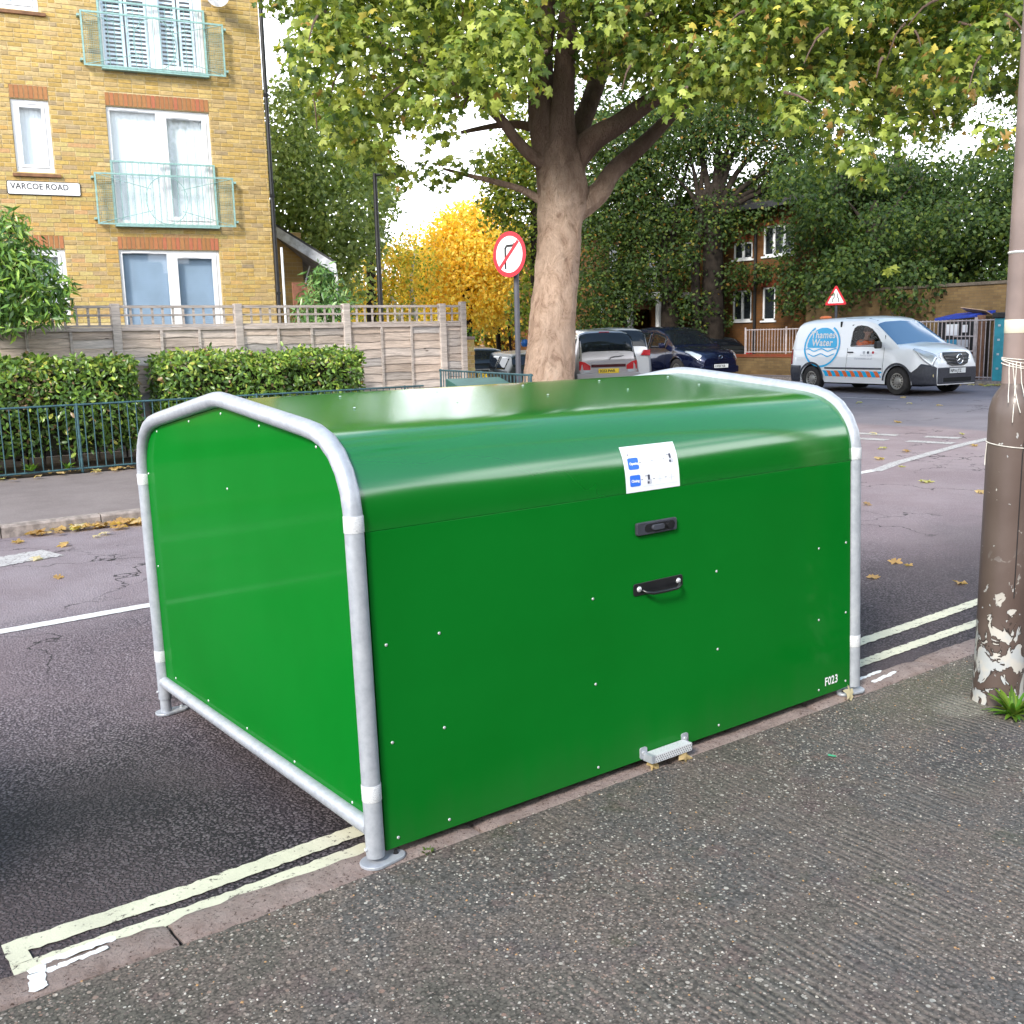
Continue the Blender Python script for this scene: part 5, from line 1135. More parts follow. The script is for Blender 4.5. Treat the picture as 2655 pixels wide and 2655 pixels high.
# ---- driver ---------------------------------------------------------------
def skin_body(name, joints, edges_, mt, parent=None, sub=2):
    me = bpy.data.meshes.new(name); me.from_pydata([j[0] for j in joints], edges_, []); me.materials.append(mt); o = link(name, me, parent)
    sk = o.modifiers.new('skin', 'SKIN'); sk.use_smooth_shade = True; lay = me.skin_vertices[0] if me.skin_vertices else None
    if lay is None:
        bm = bmesh.new(); bm.from_mesh(me); bm.verts.layers.skin.verify(); bm.to_mesh(me); bm.free(); lay = me.skin_vertices[0]
    for i, j in enumerate(joints): r = j[1]; lay.data[i].radius = (r, r) if not isinstance(r, tuple) else r; lay.data[i].use_root = (i == 0)
    su = o.modifiers.new('smooth', 'SUBSURF'); su.levels = sub; su.render_levels = sub; return o
skin_m = simple('skin', (.36, .19, .12), .55, 0, .1, 6); hv = simple('orange_hi_vis', (.95, .16, .02), .7, 0, .08, 8)
PR = thing('person', 'driver in an orange hi-vis jacket looking out of the side window of the white van', 'person'); PR.parent = None; PR.matrix_world = VAN.T.matrix_basis @ Matrix.Identity(4)
PR.location = VAN.T.location; PR.rotation_euler = VAN.T.rotation_euler
hx, hy = 2.20, -.44
J = [((1.98, -.40, .80), .15), ((2.0, -.40, 1.0), .15), ((2.04, -.42, 1.17), .14), ((2.08, -.43, 1.27), .075), ((2.11, -.45, 1.335), .058), ((hx-.06, hy-.02, 1.40), .082), ((hx-.06, hy-.02, 1.475), .088), ((hx-.075, hy-.02, 1.545), .055),
     ((2.04, -.60, 1.20), .07), ((2.14, -.66, 1.02), .055), ((2.38, -.58, 1.02), .042), ((2.47, -.54, 1.05), .035), ((2.06, -.24, 1.20), .07), ((2.20, -.16, 1.02), .055), ((2.42, -.24, 1.06), .042), ((2.50, -.28, 1.09), .035), ((2.3, -.48, .72), .09), ((2.3, -.30, .72), .09)]
PR_body = skin_body('body', J, [(0, 1), (1, 2), (2, 3), (3, 4), (4, 5), (5, 6), (6, 7), (2, 8), (8, 9), (9, 10), (10, 11), (2, 12), (12, 13), (13, 14), (14, 15), (0, 16), (0, 17)], skin_m, PR)
Jk = [((1.98, -.40, .80), .18), ((2.0, -.40, 1.0), .175), ((2.04, -.42, 1.15), .165), ((2.07, -.43, 1.24), .10), ((2.04, -.60, 1.19), .09), ((2.14, -.67, 1.02), .075), ((2.36, -.585, 1.02), .06), ((2.06, -.24, 1.19), .09), ((2.20, -.16, 1.02), .075), ((2.38, -.24, 1.05), .06)]
skin_body('jacket', Jk, [(0, 1), (1, 2), (2, 3), (2, 4), (4, 5), (5, 6), (2, 7), (7, 8), (8, 9)], hv, PR)
hcx, hcy = hx-.055, hy-.02; look = Vector((.45, -.9, 0)).normalized(); sidev = Vector((-look.y, look.x, 0))
mb = MB(); mb.lathe([(.02, .115), (.06, .10), (.088, .06), (.097, .02), (.096, -.01), (.09, -.03)], (hcx-look.x*.012, hcy-look.y*.012, 1.475), 20); mb.build('hair', simple('short_brown_hair', (.10, .06, .045), .9), PR, True)
mb = MB(); fc = Vector((hcx, hcy, 1.44))
mb.add([fc+look*.080+Vector((0, 0, .035)), fc+look*.112+Vector((0, 0, -.01)), fc+look*.085+sidev*.018+Vector((0, 0, -.016)), fc+look*.085-sidev*.018+Vector((0, 0, -.016))], [(0, 1, 2), (0, 3, 1), (1, 3, 2)]); mb.build('nose', skin_m, PR)
for s_ in (-1, 1):
    mb = MB(); q = fc+look*.083+sidev*.032*s_+Vector((0, 0, .028)); mb.lathe([(.003, -.004), (.010, 0), (.003, .004)], tuple(q), 8); mb.build('eye', M['ink'], PR)
    mb = MB(); q = fc+sidev*.092*s_+Vector((0, 0, .005)); mb.lathe([(.006, -.03), (.014, -.01), (.016, .015), (.006, .03)], tuple(q), 8); mb.build('ear', skin_m, PR, True)
mb = MB(); q = fc+look*.084+Vector((0, 0, -.045)); mb.tube([tuple(q-sidev*.025), tuple(q+look*.006), tuple(q+sidev*.025)], .005, 6); mb.build('mouth', simple('lips', (.30, .12, .10), .5), PR)
for s_ in (-1, 1):
    for k in range(5):
        hx_, hy_ = (2.48, -.54) if s_ < 0 else (2.51, -.28); mb = MB(); b0 = Vector((hx_+.01, hy_+(k-2)*.018, 1.06+(0 if k else -.01))); L_ = (.035, .055, .062, .056, .042)[k]
        mb.tube([b0, b0+Vector((L_*.6, 0, .012)), b0+Vector((L_*.9, 0, -.015)), b0+Vector((L_*.6, 0, -.035))], [.009, .008, .0075, .005], 6); mb.build('finger', skin_m, PR, True)

# ---- parked cars ----------------------------------------------------------
def at_px(px, d): q = P(px, 870, d); return q.x, q.y
def place(px, d, zoff=0): x, y = at_px(px, d); return (x, y, gz(x, y)+zoff)
# silver people carrier, seen from behind
navy = mat('navy_metallic', (.006, .010, .045), .25, .5, .5, 1., .03); silver = mat('champagne_silver', (.42, .39, .395), .35, .6, .5, .8, .05); pale = mat('pale_silver_white', (.60, .60, .61), .3, .3, .5, .8, .05); gun = mat('gunmetal_blue', (.075, .085, .12), .28, .5, .5, 1., .03); blk = mat('black_paint', (.005, .006, .008), .3, 0, .3, .25, .1); dgreen = mat('dark_green_grey', (.012, .016, .018), .35, 0, .3, .25, .1)
def suvshell(name, label, loc, h, paint, L=4.6, Wd=1.85, H_=1.69, group=None, mpv=False):
    s_ = L/4.6; hh = H_/1.69
    if mpv: roof = [(.02, 1.0), (.10, 1.30*hh), (.26, 1.56*hh), (.42, 1.645*hh), (1.4, 1.69*hh), (2.4, 1.67*hh), (2.9, 1.55*hh), (3.7*s_, 1.0)]; deck = [(0, .92), (.1, 1.0), (3.3*s_, 1.04), (3.8*s_, .96), (4.35*s_, .84), (L, .66)]
    else: roof = [(.10*s_, 1.0), (.28*s_, 1.30*hh), (.55*s_, 1.58*hh), (.8, 1.64*hh), (1.6, 1.69*hh), (2.3, 1.665*hh), (2.75, 1.54*hh), (3.45*s_, 1.05)]; deck = [(0, .80), (.06, .98), (.3, 1.04), (3.2*s_, 1.08), (3.6*s_, 1.05), (4.25*s_, .94), (4.5*s_, .84), (L, .70)]
    c = Car(name, label, 'car', loc, h, L, Wd, deck, roof, [(0, .92), (.3, .98), (3.3*s_, 1.0), (4.2*s_, .86), (L, .62)], (.86*s_, 3.62*s_), .345, paint, group, tumble=.21, nose=.7, roundn=.34, tail=.45, roundt=.20)
    if mpv: car_common(c, None, (2.82, 3.6*s_), (.07, .33), [(.42, 1.20), (1.28, 2.15), (2.23, 3.0)])
    else: car_common(c, None, (2.62, 3.36*s_), (.24*s_, .52*s_), [(.62, 1.15), (1.22, 2.0), (2.08, 2.92)])
    door_lines(c, (1.25, 2.12, 3.0)); c.mirror(2.92, 1.10*1., paint); return c
def lamps_rear(c, t0=2.3, t1=3.4, x1=.32):
    for sd in (-1, 1): c.patch('tail_lamp', M['tail'], c.hull, .002, x1, t0, t1, sd, .010, 8, 5, shape=lambda u, v: (u, .5+(v-.5)*(1-.5*u)+.15*u))
def lamps_front(c, x0, x1, t0=2.6, t1=3.6):
    for sd in (-1, 1): c.patch('headlight', M['headlamp'], c.hull, x0, x1, t0, t1, sd, .010, 10, 5, shape=lambda u, v: (u, .5+(v-.5)*(.35+.75*u)-.1*u))
x, y = at_px(1577, 24.8); h = radians(66); MP = suvshell('car', 'silver people carrier seen from behind right of the plane tree trunk, yellow plate', (x+.0, y-.0, gz(x, y)), h, silver, 4.75, 1.79, 1.72, None, True)

# tailgate glass on the flat back, plate, wiper
mb = MB(); pts = [(-.72, 1.02), (.72, 1.02), (.67, 1.52), (.57, 1.59), (-.57, 1.59), (-.67, 1.52)]
def backx(z): # x of the rear surface at height z
    for (a, p), (c2, q) in zip(MP.roof, MP.roof[1:]):
        if p <= z <= q: return a+(c2-a)*(z-p)/(q-p)
    return .0
mb.prism(pts, -.014, .004, lambda u, v, d: (backx(v)+d-.01+.10*(abs(u)/.8)**3, u, v)); mb.build('tailgate_window', M['car_glass'], MP.T, True, 30)
mb = MB(); mb.box(-.014, .01, -.44, .44, .80, .87); mb.build('garnish', mat('maroon_garnish', (.06, .012, .015), .2, 0, .5, 1.), MP.T, bev=.004)
for sd in (-1, 1): mb = MB(); mb.prism([(.46, .74), (.735, .74), (.735, .96), (.60, .93), (.46, .84)], -.02, .03, lambda u, v, d: (d+.04*(abs(u)/.8)**4, sd*u, v)); mb.build('tail_lamp', M['tail'], MP.T, bev=.006)
for sd in (-1, 1): mb = MB(); mb.prism([(.48, .68), (.72, .68), (.73, .74), (.48, .74)], -.02, .028, lambda u, v, d: (d+.04*(abs(u)/.8)**4, sd*u, v)); mb.build('reversing_lamp', M['headlamp'], MP.T)
mb = MB(); mb.box(-.03, .03, -.82, .82, .36, .66); mb.build('rear_bumper', silver, MP.T, bev=.03)
MP.plate('SG53 PWR', -.024, .71, -1, M['plate_y'])
mb = MB(); mb.tube([(-.03, -.02, .98), (-.045, -.05, 1.04), (-.02, -.38, 1.07)], .010, 6); mb.build('wiper', M['black_plastic'], MP.T); mb = MB(); mb.box(.34, .40, -.13, .13, 1.63, 1.655); mb.build('brake_lamp', M['tail'], MP.T)
# pale estate just beyond it
x, y = at_px(1622, 29.2); ES = suvshell('car', 'pale silver car parked directly beyond the silver people carrier', (x, y, gz(x, y)), radians(66), pale, 4.7, 1.80, 1.74, None, True)
for sd in (-1, 1): mb = MB(); mb.prism([(.45, .94), (.74, .92), (.74, 1.08), (.55, 1.09)], -.02, .06, lambda u, v, d: (d+.06*(abs(u)/.8)**4-.03, sd*u, v)); mb.build('tail_lamp', M['tail'], ES.T, bev=.006)
mb = MB(); mb.prism(pts, -.014, .004, lambda u, v, d: (backx(v)+d-.01+.10*(abs(u)/.8)**3, u, v)); mb.build('tailgate_window', M['car_glass'], ES.T, True, 30)
# navy SUV facing the junction
nv = radians(-100); fx, fy = at_px(1860, 31); vx2, vy2 = cos(nv), sin(nv)
NV = suvshell('car', 'navy blue sport utility car facing the junction with bright headlamps', (fx-4.45*vx2, fy-4.45*vy2, gz(fx, fy)+.02), nv, navy, 4.6, 1.86, 1.69)
c = NV; lamps_front(c, 3.98, 4.50, 2.75, 3.9)
mb = MB(); mb.prism([(-.52, .80), (.52, .80), (.58, .70), (.42, .52), (-.42, .52), (-.58, .70)], 0, .03, lambda u, v, d: (4.60-.16*(abs(u)/.6)**2-max(0, v-.66)*.55+d, u, v)); gq = mb.build('grille', M['black_plastic'], c.T)
for z in (.57, .62, .67, .72, .77): mb = MB(); mb.tube([(4.64-.16*(abs(y_)/.6)**2-max(0, z-.66)*.55, y_, z) for y_ in fr(-.42, .42, 8)], .006, 5); mb.build('grille_bar', navy, gq)
mb = MB(); mb.tube([(4.62, .07*cos(a), .73+.045*sin(a)) for a in fr(0, 2*pi, 16)], .008, 6); mb.build('badge', M['chrome'], gq)
mb = MB(); mb.box(4.42, 4.62, -.70, .70, .26, .46); mb.build('lower_bumper', navy, c.T, bev=.03); c.plate('LW20 VLB', 4.655, .46, 1, M['plate_w'], -.0)
for sd in (-1, 1): mb = MB(); mb.lathe([(.045, 0), (.045, .02), (.01, .03)], (0, 0, 0), 12, 'X'); o = mb.build('fog_lamp', M['headlamp'], c.T); o.location = (4.47, sd*.66, .46)
# gunmetal crossover far up the side street, front towards us
gh = radians(-105); fx, fy = at_px(1326, 50.0)
c = GM = suvshell('car', 'gunmetal blue crossover parked up the side street facing the camera', (fx-4.2*cos(gh), fy-4.2*sin(gh), gz(fx, fy)), gh, gun, 4.32, 1.80, 1.64)
lamps_front(c, 3.66, 4.22, 2.7, 3.9); c.plate('MK08 HXD', 4.36, .56, 1, M['plate_w'])
mb = MB(); mb.prism([(-.40, .78), (.40, .78), (.36, .68), (-.36, .68)], 0, .03, lambda u, v, d: (4.30-.16*(abs(u)/.6)**2-max(0, v-.66)*.5+d, u, v)); mb.build('grille', M['black_plastic'], c.T)
mb = MB(); mb.box(4.2, 4.325, -.6, .6, .26, .46); mb.build('lower_bumper', M['black_plastic'], c.T, bev=.02); mb = MB(); mb.tube([(4.32, .05*cos(a), .75+.035*sin(a)) for a in fr(0, 2*pi, 14)], .008, 6); mb.build('badge', M['chrome'], c.T)
# black car behind the brick pier, rear towards us
x, y = at_px(1236, 24.5); bh = radians(80); c = BK = suvshell('car', 'black hatchback half hidden by the brick pier, red tail lamp showing', (x+.28, y, gz(x, y)), bh, blk, 4.1, 1.74, 1.42)
for sd in (-1, 1): mb = MB(); mb.prism([(.68, .70), (.84, .72), (.80, .95), (.72, 1.0)], -.03, .08, lambda u, v, d: (d+.0, sd*u, v)); mb.build('tail_lamp', M['tail'], c.T, bev=.006)
c.plate('LR57 KHN', -.02, .72, -1, M['plate_y']); mb = MB(); mb.box(-.02, .0, -.5, .5, .84, .87); mb.build('chrome_strip', M['chrome'], c.T)
# dark grey car between pole and trunk
x, y = at_px(1376, 23); c = DK = suvshell('car', 'dark grey car between the turn sign pole and the plane tree trunk', (x+.6, y+.2, gz(x, y)-.12), radians(76), dgreen, 4.2, 1.76, 1.40)
# small dark car beyond the navy one
x, y = at_px(1905, 33.5); c = SC = suvshell('car', 'grey car just visible beyond the nose of the navy car, red tail lamp', (x-.1, y, gz(x, y)-.1), radians(85), dgreen, 4.2, 1.76, 1.45)
for sd in (-1, 1): mb = MB(); mb.prism([(.60, .74), (.86, .74), (.86, .90), (.66, .90)], -.03, .08, lambda u, v, d: (d, sd*u, v)); mb.build('tail_lamp', M['tail'], c.T, bev=.006)
# car parked in the next bay, just outside the frame on the left
c = suvshell('car', 'dark parked car in the bay to the left of the bike hangar', (-6.15, 1.05, -.11), 0, blk, 4.5, 1.80, 1.5)

# ================================================================ houses, walls and bins across the street
HX = 25.9
HO = thing('brick_house', 'orange brick two storey house with white windows in the shade across the street', 'house')
def facade(T, X, y0, y1, z0, z1, holes, mt, thick=.25, face=-1):
    mb = MB()
    for a, c2, e, f2 in wall_cells(y0, y1, z0, z1, holes): mb.add([(X, a, e), (X, c2, e), (X, c2, f2), (X, a, f2)], [(0, 1, 2, 3)])
    for h in holes: a, c2, e, f2 = h[:4]; mb.add([(X, a, e), (X, c2, e), (X, c2, f2), (X, a, f2), (X+.12, a, e), (X+.12, c2, e), (X+.12, c2, f2), (X+.12, a, f2)], [(0, 1, 5, 4), (1, 2, 6, 5), (2, 3, 7, 6), (3, 0, 4, 7)])
    mb.add([(X, y0, z0), (X+8, y0, z0), (X+8, y0, z1), (X, y0, z1), (X, y1, z0), (X+8, y1, z0), (X+8, y1, z1), (X, y1, z1)], [(0, 1, 2, 3), (4, 5, 6, 7), (1, 5, 6, 2)]); return mb.build('wall', mt, T, fixn=False)
def win(T, X, y0, y1, z0, z1, mull, mt=None):
    """window facing -X: frame with mullions, dark glass, pale curtain"""
    mb = MB(); t_ = .06
    for a, c2, e, f2 in ((y0, y1, z1-t_, z1), (y0, y1, z0, z0+t_), (y0, y0+t_, z0, z1), (y1-t_, y1, z0, z1)): mb.box(X+.02, X+.08, a, c2, e, f2)
    for k in range(1, mull): yy = y0+(y1-y0)*k/mull; mb.box(X+.018, X+.082, yy-.045, yy+.045, z0+t_, z1-t_)
    W_ = mb.build('window', M['upvc'], T); mb = MB(); mb.box(X+.05, X+.06, y0+t_, y1-t_, z0+t_, z1-t_); mb.build('pane', M['glass_dark'] if mt is None else mt, W_)
    mb = MB(); mb.box(X-.05, X+.04, y0-.06, y1+.06, z0-.06, z0); mb.build('sill', M['upvc'], W_); return W_
def onX(x_, y_, X):   # photo point (1932 wide) on the plane x = X -> (y, z)
    r_ = FWD + RIGHT*((x_*K-1327.5)/2645.3) + UPV*((1327.5-y_*K)/2645.3); k = (X-CAMP.x)/r_.x; q = CAMP+r_*k; return q.y, q.z
wins = []
zt = gz(26, 10)
for (xa, ya, xb, yb, ml) in ((1440, 420, 1499, 484, 3), (1384, 455, 1420, 491, 2), (1438, 541, 1463, 605, 1), (1382, 547, 1418, 606, 2), (1290, 455, 1312, 502, 1), (1218, 470, 1240, 540, 1), (1150, 460, 1182, 540, 2)):
    a = onX(xa, yb, HX); b_ = onX(xb, ya, HX); wins.append((min(a[0], b_[0]), max(a[0], b_[0]), min(a[1], b_[1]), max(a[1], b_[1]), ml))
yr = onX(1541, 500, HX)[0]
facade(HO, HX, yr, yr+26, -.2, 5.75, wins, M['wall_orange'])
for a, c2, e, f2, ml in wins: win(HO, HX, a, c2, e, f2, ml)
for a, c2, e, f2, ml in wins[:4]: mb = MB(); mb.box(HX-.012, HX, a-.1, c2+.1, f2+.0, f2+.22); mb.build('lintel', M['wall_red'], HO)
mb = MB(); mb.add([(HX-.5, yr-.4, 5.72), (HX+4, yr-.4, 7.1), (HX+8.5, yr-.4, 5.72), (HX-.5, yr+26.4, 5.72), (HX+4, yr+26.4, 7.1), (HX+8.5, yr+26.4, 5.72)], [(0, 1, 4, 3), (1, 2, 5, 4), (0, 2, 1), (3, 4, 5), (0, 3, 5, 2)]); mb.build('roof', simple('dark_roof_tiles', (.07, .05, .045), .9), HO)
mb = MB(); mb.box(HX-.55, HX-.45, yr-.4, yr+26.4, 5.62, 5.80); mb.build('gutter', M['black_metal'], HO)
q = onX(1428, 500, HX)[0]; mb = MB(); mb.tube([(HX-.08, q, 0), (HX-.08, q, 5.6)], .05, 8); mb.build('downpipe', M['black_metal'], HO)
q = onX(1200, 580, HX-1.8); mb = MB(); mb.box(HX-2.0, HX, q[0]-1.4, q[0]+1.9, 2.9, 3.1); mb.build('porch_canopy', M['upvc'], HO); 
for dy in (-1.25, .2, 1.7): mb = MB(); mb.box(HX-1.9, HX-1.75, q[0]+dy, q[0]+dy+.15, 0, 2.9); mb.build('porch_post', M['upvc'], HO)
for y_ in (onX(1195, 600, HX-.4)[0], onX(1270, 600, HX-.4)[0]): mb = MB(); mb.box(HX-1.2, HX-.1, y_-.5, y_+.3, 0, 2.6); mb.build('brick_pier', M['wall_orange'], HO)
# long tall brick wall
LW_ = thing('brick_wall', 'long tall brown brick wall under dark trees behind the white van', 'wall'); a = onX(1541, 551, 25.4); b_ = onX(1905, 549, 25.4)
mb = MB(); mb.box(25.4, 25.65, -14, yr-.02, 0, 2.78); mb.build('wall', M['wall_brown'], LW_); mb = MB(); mb.box(25.36, 25.69, -14, yr-.03, 2.78, 2.86); mb.build('coping', simple('dark_coping', (.10, .08, .06), .9), LW_)
# low wall with railings
DW = thing('front_wall', 'low red capped brick wall with pale railings left of the white van', 'wall'); X = 24.3; ya = onX(1500, 668, X)[0]-1.2; yb_ = onX(1402, 668, X)[0]; zt = onX(1440, 668, X)[1]
mb = MB(); mb.box(X, X+.22, ya, yb_+4, 0, zt-.1); mb.build('wall', M['wall_brown'], DW); mb = MB(); mb.box(X-.02, X+.24, ya, yb_+4, zt-.1, zt); mb.build('coping', M['wall_red'], DW)
pk = simple('pinkish_grey_metal', (.42, .36, .36), .6); zr_ = onX(1440, 619, X)[1]; bar = MB(); bar.tube([(0, 0, 0), (0, 0, zr_-zt-.05)], .010, 6); bme = bar.mesh('bar', pk)
k = 0; yy = ya
while yy < yb_: link('bar', bme, DW, Matrix.Translation((X+.1, yy, zt+.03))); yy += .115
for z in (zt+.06, zr_-.05): mb = MB(); mb.tube([(X+.1, ya, z), (X+.1, yb_, z)], .016, 6); mb.build('rail', pk, DW)
for yy in (ya, (ya+yb_)/2, yb_): mb = MB(); mb.tube([(X+.1, yy, zt), (X+.1, yy, zr_+.03)], .028, 8); mb.build('post', pk, DW)
# bin store railings right of the van
BS = thing('bin_store_railing', 'pale metal bin store railing on a low red brick wall right of the white van', 'railing'); X = 23.95
def yat(x_, z_=620): return onX(x_, z_, X)[0]
y1_, y2_ = yat(1735), yat(1876); zt = onX(1815, 603, X)[1]; zl_ = onX(1815, 664, X)[1]
bar = MB(); bar.tube([(0, 0, 0), (0, 0, zt-zl_)], .012, 6); bme = bar.mesh('bar', pk); bar2 = MB(); bar2.tube([(0, 0, 0), (0, 0, zt-.3)], .012, 6); bme2 = bar2.mesh('bar', pk)
yy = yat(1838); 
while yy < y1_: link('bar', bme, BS, Matrix.Translation((X, yy, zl_))); yy += .112
yy = y2_
while yy < yat(1842): link('bar', bme2, BS, Matrix.Translation((X, yy, .3))); yy += .112
for z, a_, c_ in ((zt-.03, y2_, y1_), (zl_+.02, yat(1838), y1_), (zl_+.4, yat(1838), yat(1800)), (.38, y2_, yat(1842))): mb = MB(); mb.tube([(X, a_, z), (X, c_, z)], .018, 6); mb.build('rail', pk, BS)
mb = MB(); mb.tube([(X, yat(1841), .2), (X, yat(1841), zt+.05)], .04, 8); mb.build('post', pk, BS)
mb = MB(); mb.box(X-.1, X+.12, yat(1838), y1_+1, .1, zl_-.02); mb.build('wall', M['wall_red'], BS)
mb = MB(); mb.box(X+.02, X+.16, yat(1852), yat(1842), .1, zt+.1); tag(mb.build('rusty_gate_post', simple('rusty_brown', (.20, .10, .06), .8)), 'rusty brown gate post between the bin store railing and the tall bars', 'post')
tl = simple('teal_blue_paint', (.03, .27, .34), .5, 0, .15, 4); mb = MB(); ya, yb_ = yat(1909), yat(1890); mb.box(X-.35, X-.15, ya, yb_, .1, onX(1895, 600, X-.3)[1]); mb.build
TP = thing('teal_post', 'tall teal blue metal post with a dark cap beside the brown lamp post', 'post'); mb.build('post', tl, TP, bev=.01); mb = MB(); zc2 = onX(1895, 600, X-.3)[1]; mb.box(X-.4, X-.1, ya-.05, yb_+.05, zc2, zc2+.14); mb.build('cap', M['black_metal'], TP, bev=.02)
for z in fr(.6, zc2-.2, 3): mb = MB(); mb.box(X-.36, X-.352, (ya+yb_)/2-.03, (ya+yb_)/2+.03, z, z+.05); mb.build('bolt_plate', M['zinc'], TP)
# communal bin with a raised blue lid
CB = thing('communal_bin', 'large black communal bin with a raised blue lid and stickers behind the railing', 'bin'); Xb = 24.35; ya, yb_ = onX(1838, 640, Xb)[0], onX(1768, 640, Xb)[0]; zc3 = onX(1800, 604, Xb)[1]
mb = MB(); mb.box(Xb, Xb+.8, ya, yb_, .3, zc3-.05); mb.build('body', M['black_plastic'], CB, bev=.03)
mb = MB(); zz = onX(1805, 596, Xb)[1]; mb.add([(Xb-.08, ya-.05, zc3+.06), (Xb-.08, yb_+.05, zc3-.02), (Xb+.9, yb_+.05, zc3+.10), (Xb+.9, ya-.05, zc3+.16), (Xb-.08, ya-.05, zc3+.14), (Xb-.08, yb_+.05, zc3+.06), (Xb+.9, yb_+.05, zc3+.18), (Xb+.9, ya-.05, zc3+.24)], [(0, 1, 2, 3), (4, 5, 6, 7), (0, 1, 5, 4), (1, 2, 6, 5), (2, 3, 7, 6), (3, 0, 4, 7)]); mb.build('lid', simple('blue_lid', (.012, .045, .36), .5), CB, bev=.01)
for x0_, x1_, y0_, y1_2, mt in ((1786, 1808, 612, 633, M['sticker']), (1816, 1825, 613, 627, M['sticker']), (1766, 1786, 642, 655, mat('peach_sticker', (.62, .42, .32), .6)), (1786, 1806, 641, 655, mat('blue_sticker', (.05, .30, .50), .6)), (1806, 1826, 641, 655, M['pale_print'])):
    a_, b2 = onX(x0_, y0_, Xb-.004), onX(x1_, y1_2, Xb-.004); mb = MB(); mb.box(Xb-.006, Xb-.001, min(a_[0], b2[0]), max(a_[0], b2[0]), min(a_[1], b2[1]), max(a_[1], b2[1])); mb.build('sticker', mt, CB)
a_ = onX(1830, 600, Xb); mb = MB(); mb.box(-.2, .2, -.35, .35, -.01, .01, Matrix.Rotation(.3, 4, 'Y') @ Matrix.Rotation(.15, 4, 'X')); o = mb.build('cardboard', simple('cardboard_brown', (.40, .27, .18), .9)); o.location = (Xb+.3, a_[0], zc3+.22); tag(o, 'flattened piece of cardboard sticking out under the blue bin lid', 'cardboard')
mb = MB(); p = PD(1873, 672, 26.5); 
# cream house far up the side street
q = P(1300, 860, 52); CH = thing('cream_house', 'cream brick house with tall white windows far up the side street', 'house', (q.x, q.y, 0), radians(-34))
mb = MB(); mb.box(-3.4, 6, 0, 8, 0, 5.2); mb.build('wall', M['wall_cream'], CH)
mb = MB(); mb.add([(-3.8, -.4, 5.1), (6.4, -.4, 5.1), (6.4, 8.4, 5.1), (-3.8, 8.4, 5.1), (-3.8, 4, 6.6), (6.4, 4, 6.6)], [(0, 1, 5, 4), (2, 3, 4, 5), (1, 2, 5), (3, 0, 4), (0, 1, 2, 3)]); mb.build('roof', simple('brown_roof_tiles', (.13, .08, .06), .9), CH)
for x in (-2.3, -.3, 1.9, 4.2):
    for z in (.9, 3.3):
        mb = MB(); frame_box(mb, x-.45, x+.45, z, z+1.5, .09, -.05, .02); mb.box(x-.04, x+.04, -.05, .02, z, z+1.6); W_ = mb.build('window', M['upvc'], CH); mb = MB(); mb.box(x-.38, x+.38, -.012, .0, z+.08, z+1.42); mb.build('pane', M['glass_dark'], W_)
for px_, d, lab in ((1217, 50, 'bright blue tied plastic sack on a low wall left of the gunmetal crossover'), (1360, 38, 'bright blue plastic sack between the turn sign pole and the trunk')):
    q = P(px_, 835 if px_ < 1300 else 888, d); mb = MB(); s_ = .22 if px_ < 1300 else .14; mb.lathe([(s_*.5, -s_*1.1), (s_*.9, -s_*.7), (s_, 0), (s_*.8, s_*.6), (s_*.3, s_*1.05), (s_*.12, s_*1.15), (s_*.2, s_*1.4)], n=14); o = mb.build('plastic_sack', simple('blue_plastic', (.02, .16, .55), .4), None, True); o.location = q; tag(o, lab, 'sack')
    if px_ < 1300: mb = MB(); mb.box(q.x-1.2, q.x+1.2, q.y-.2, q.y+.2, 0, q.z-.24); tag(mb.build('brick_wall', M['wall_orange']), 'short orange brick wall under the blue sack up the side street', 'wall')
q = P(1302, 852, 54); WB = thing('wheelie_bin', 'dark wheelie bin beyond the roof of the gunmetal crossover', 'bin', (q.x, q.y, .3)); mb = MB(); mb.box(-.7, .5, -.3, .3, 0, 1.35); mb.build('body', M['black_plastic'], WB, bev=.05); mb = MB(); mb.box(-.75, .55, -.36, .34, 1.36, 1.46); mb.build('lid', simple('navy_lid', (.02, .03, .10), .5), WB, bev=.03)

# unseen mass added behind the viewer to block low sky and darken paint reflections
TB = thing('added_sky_block', 'unseen dark green mass added behind the viewer to darken the reflection along the lower lid of the hangar', 'hedge', (0, -11.5, 0))
mb = MB(); n_ = 90
for i in range(n_):
    x = -26+i*56/n_; h_ = 6.2+.9*sin(i*.37)+.5*sin(i*1.3); mb.box(x, x+56/n_+.05, -2-.3*sin(i*2.1), .25*sin(i*1.7), 0, h_)
mb.build('foliage', simple('sky_block_green', (.018, .045, .010), .9, 0, .5, 1.5, .1), TB, kind='stuff')  # plain boxes of the added sky block, no leaves

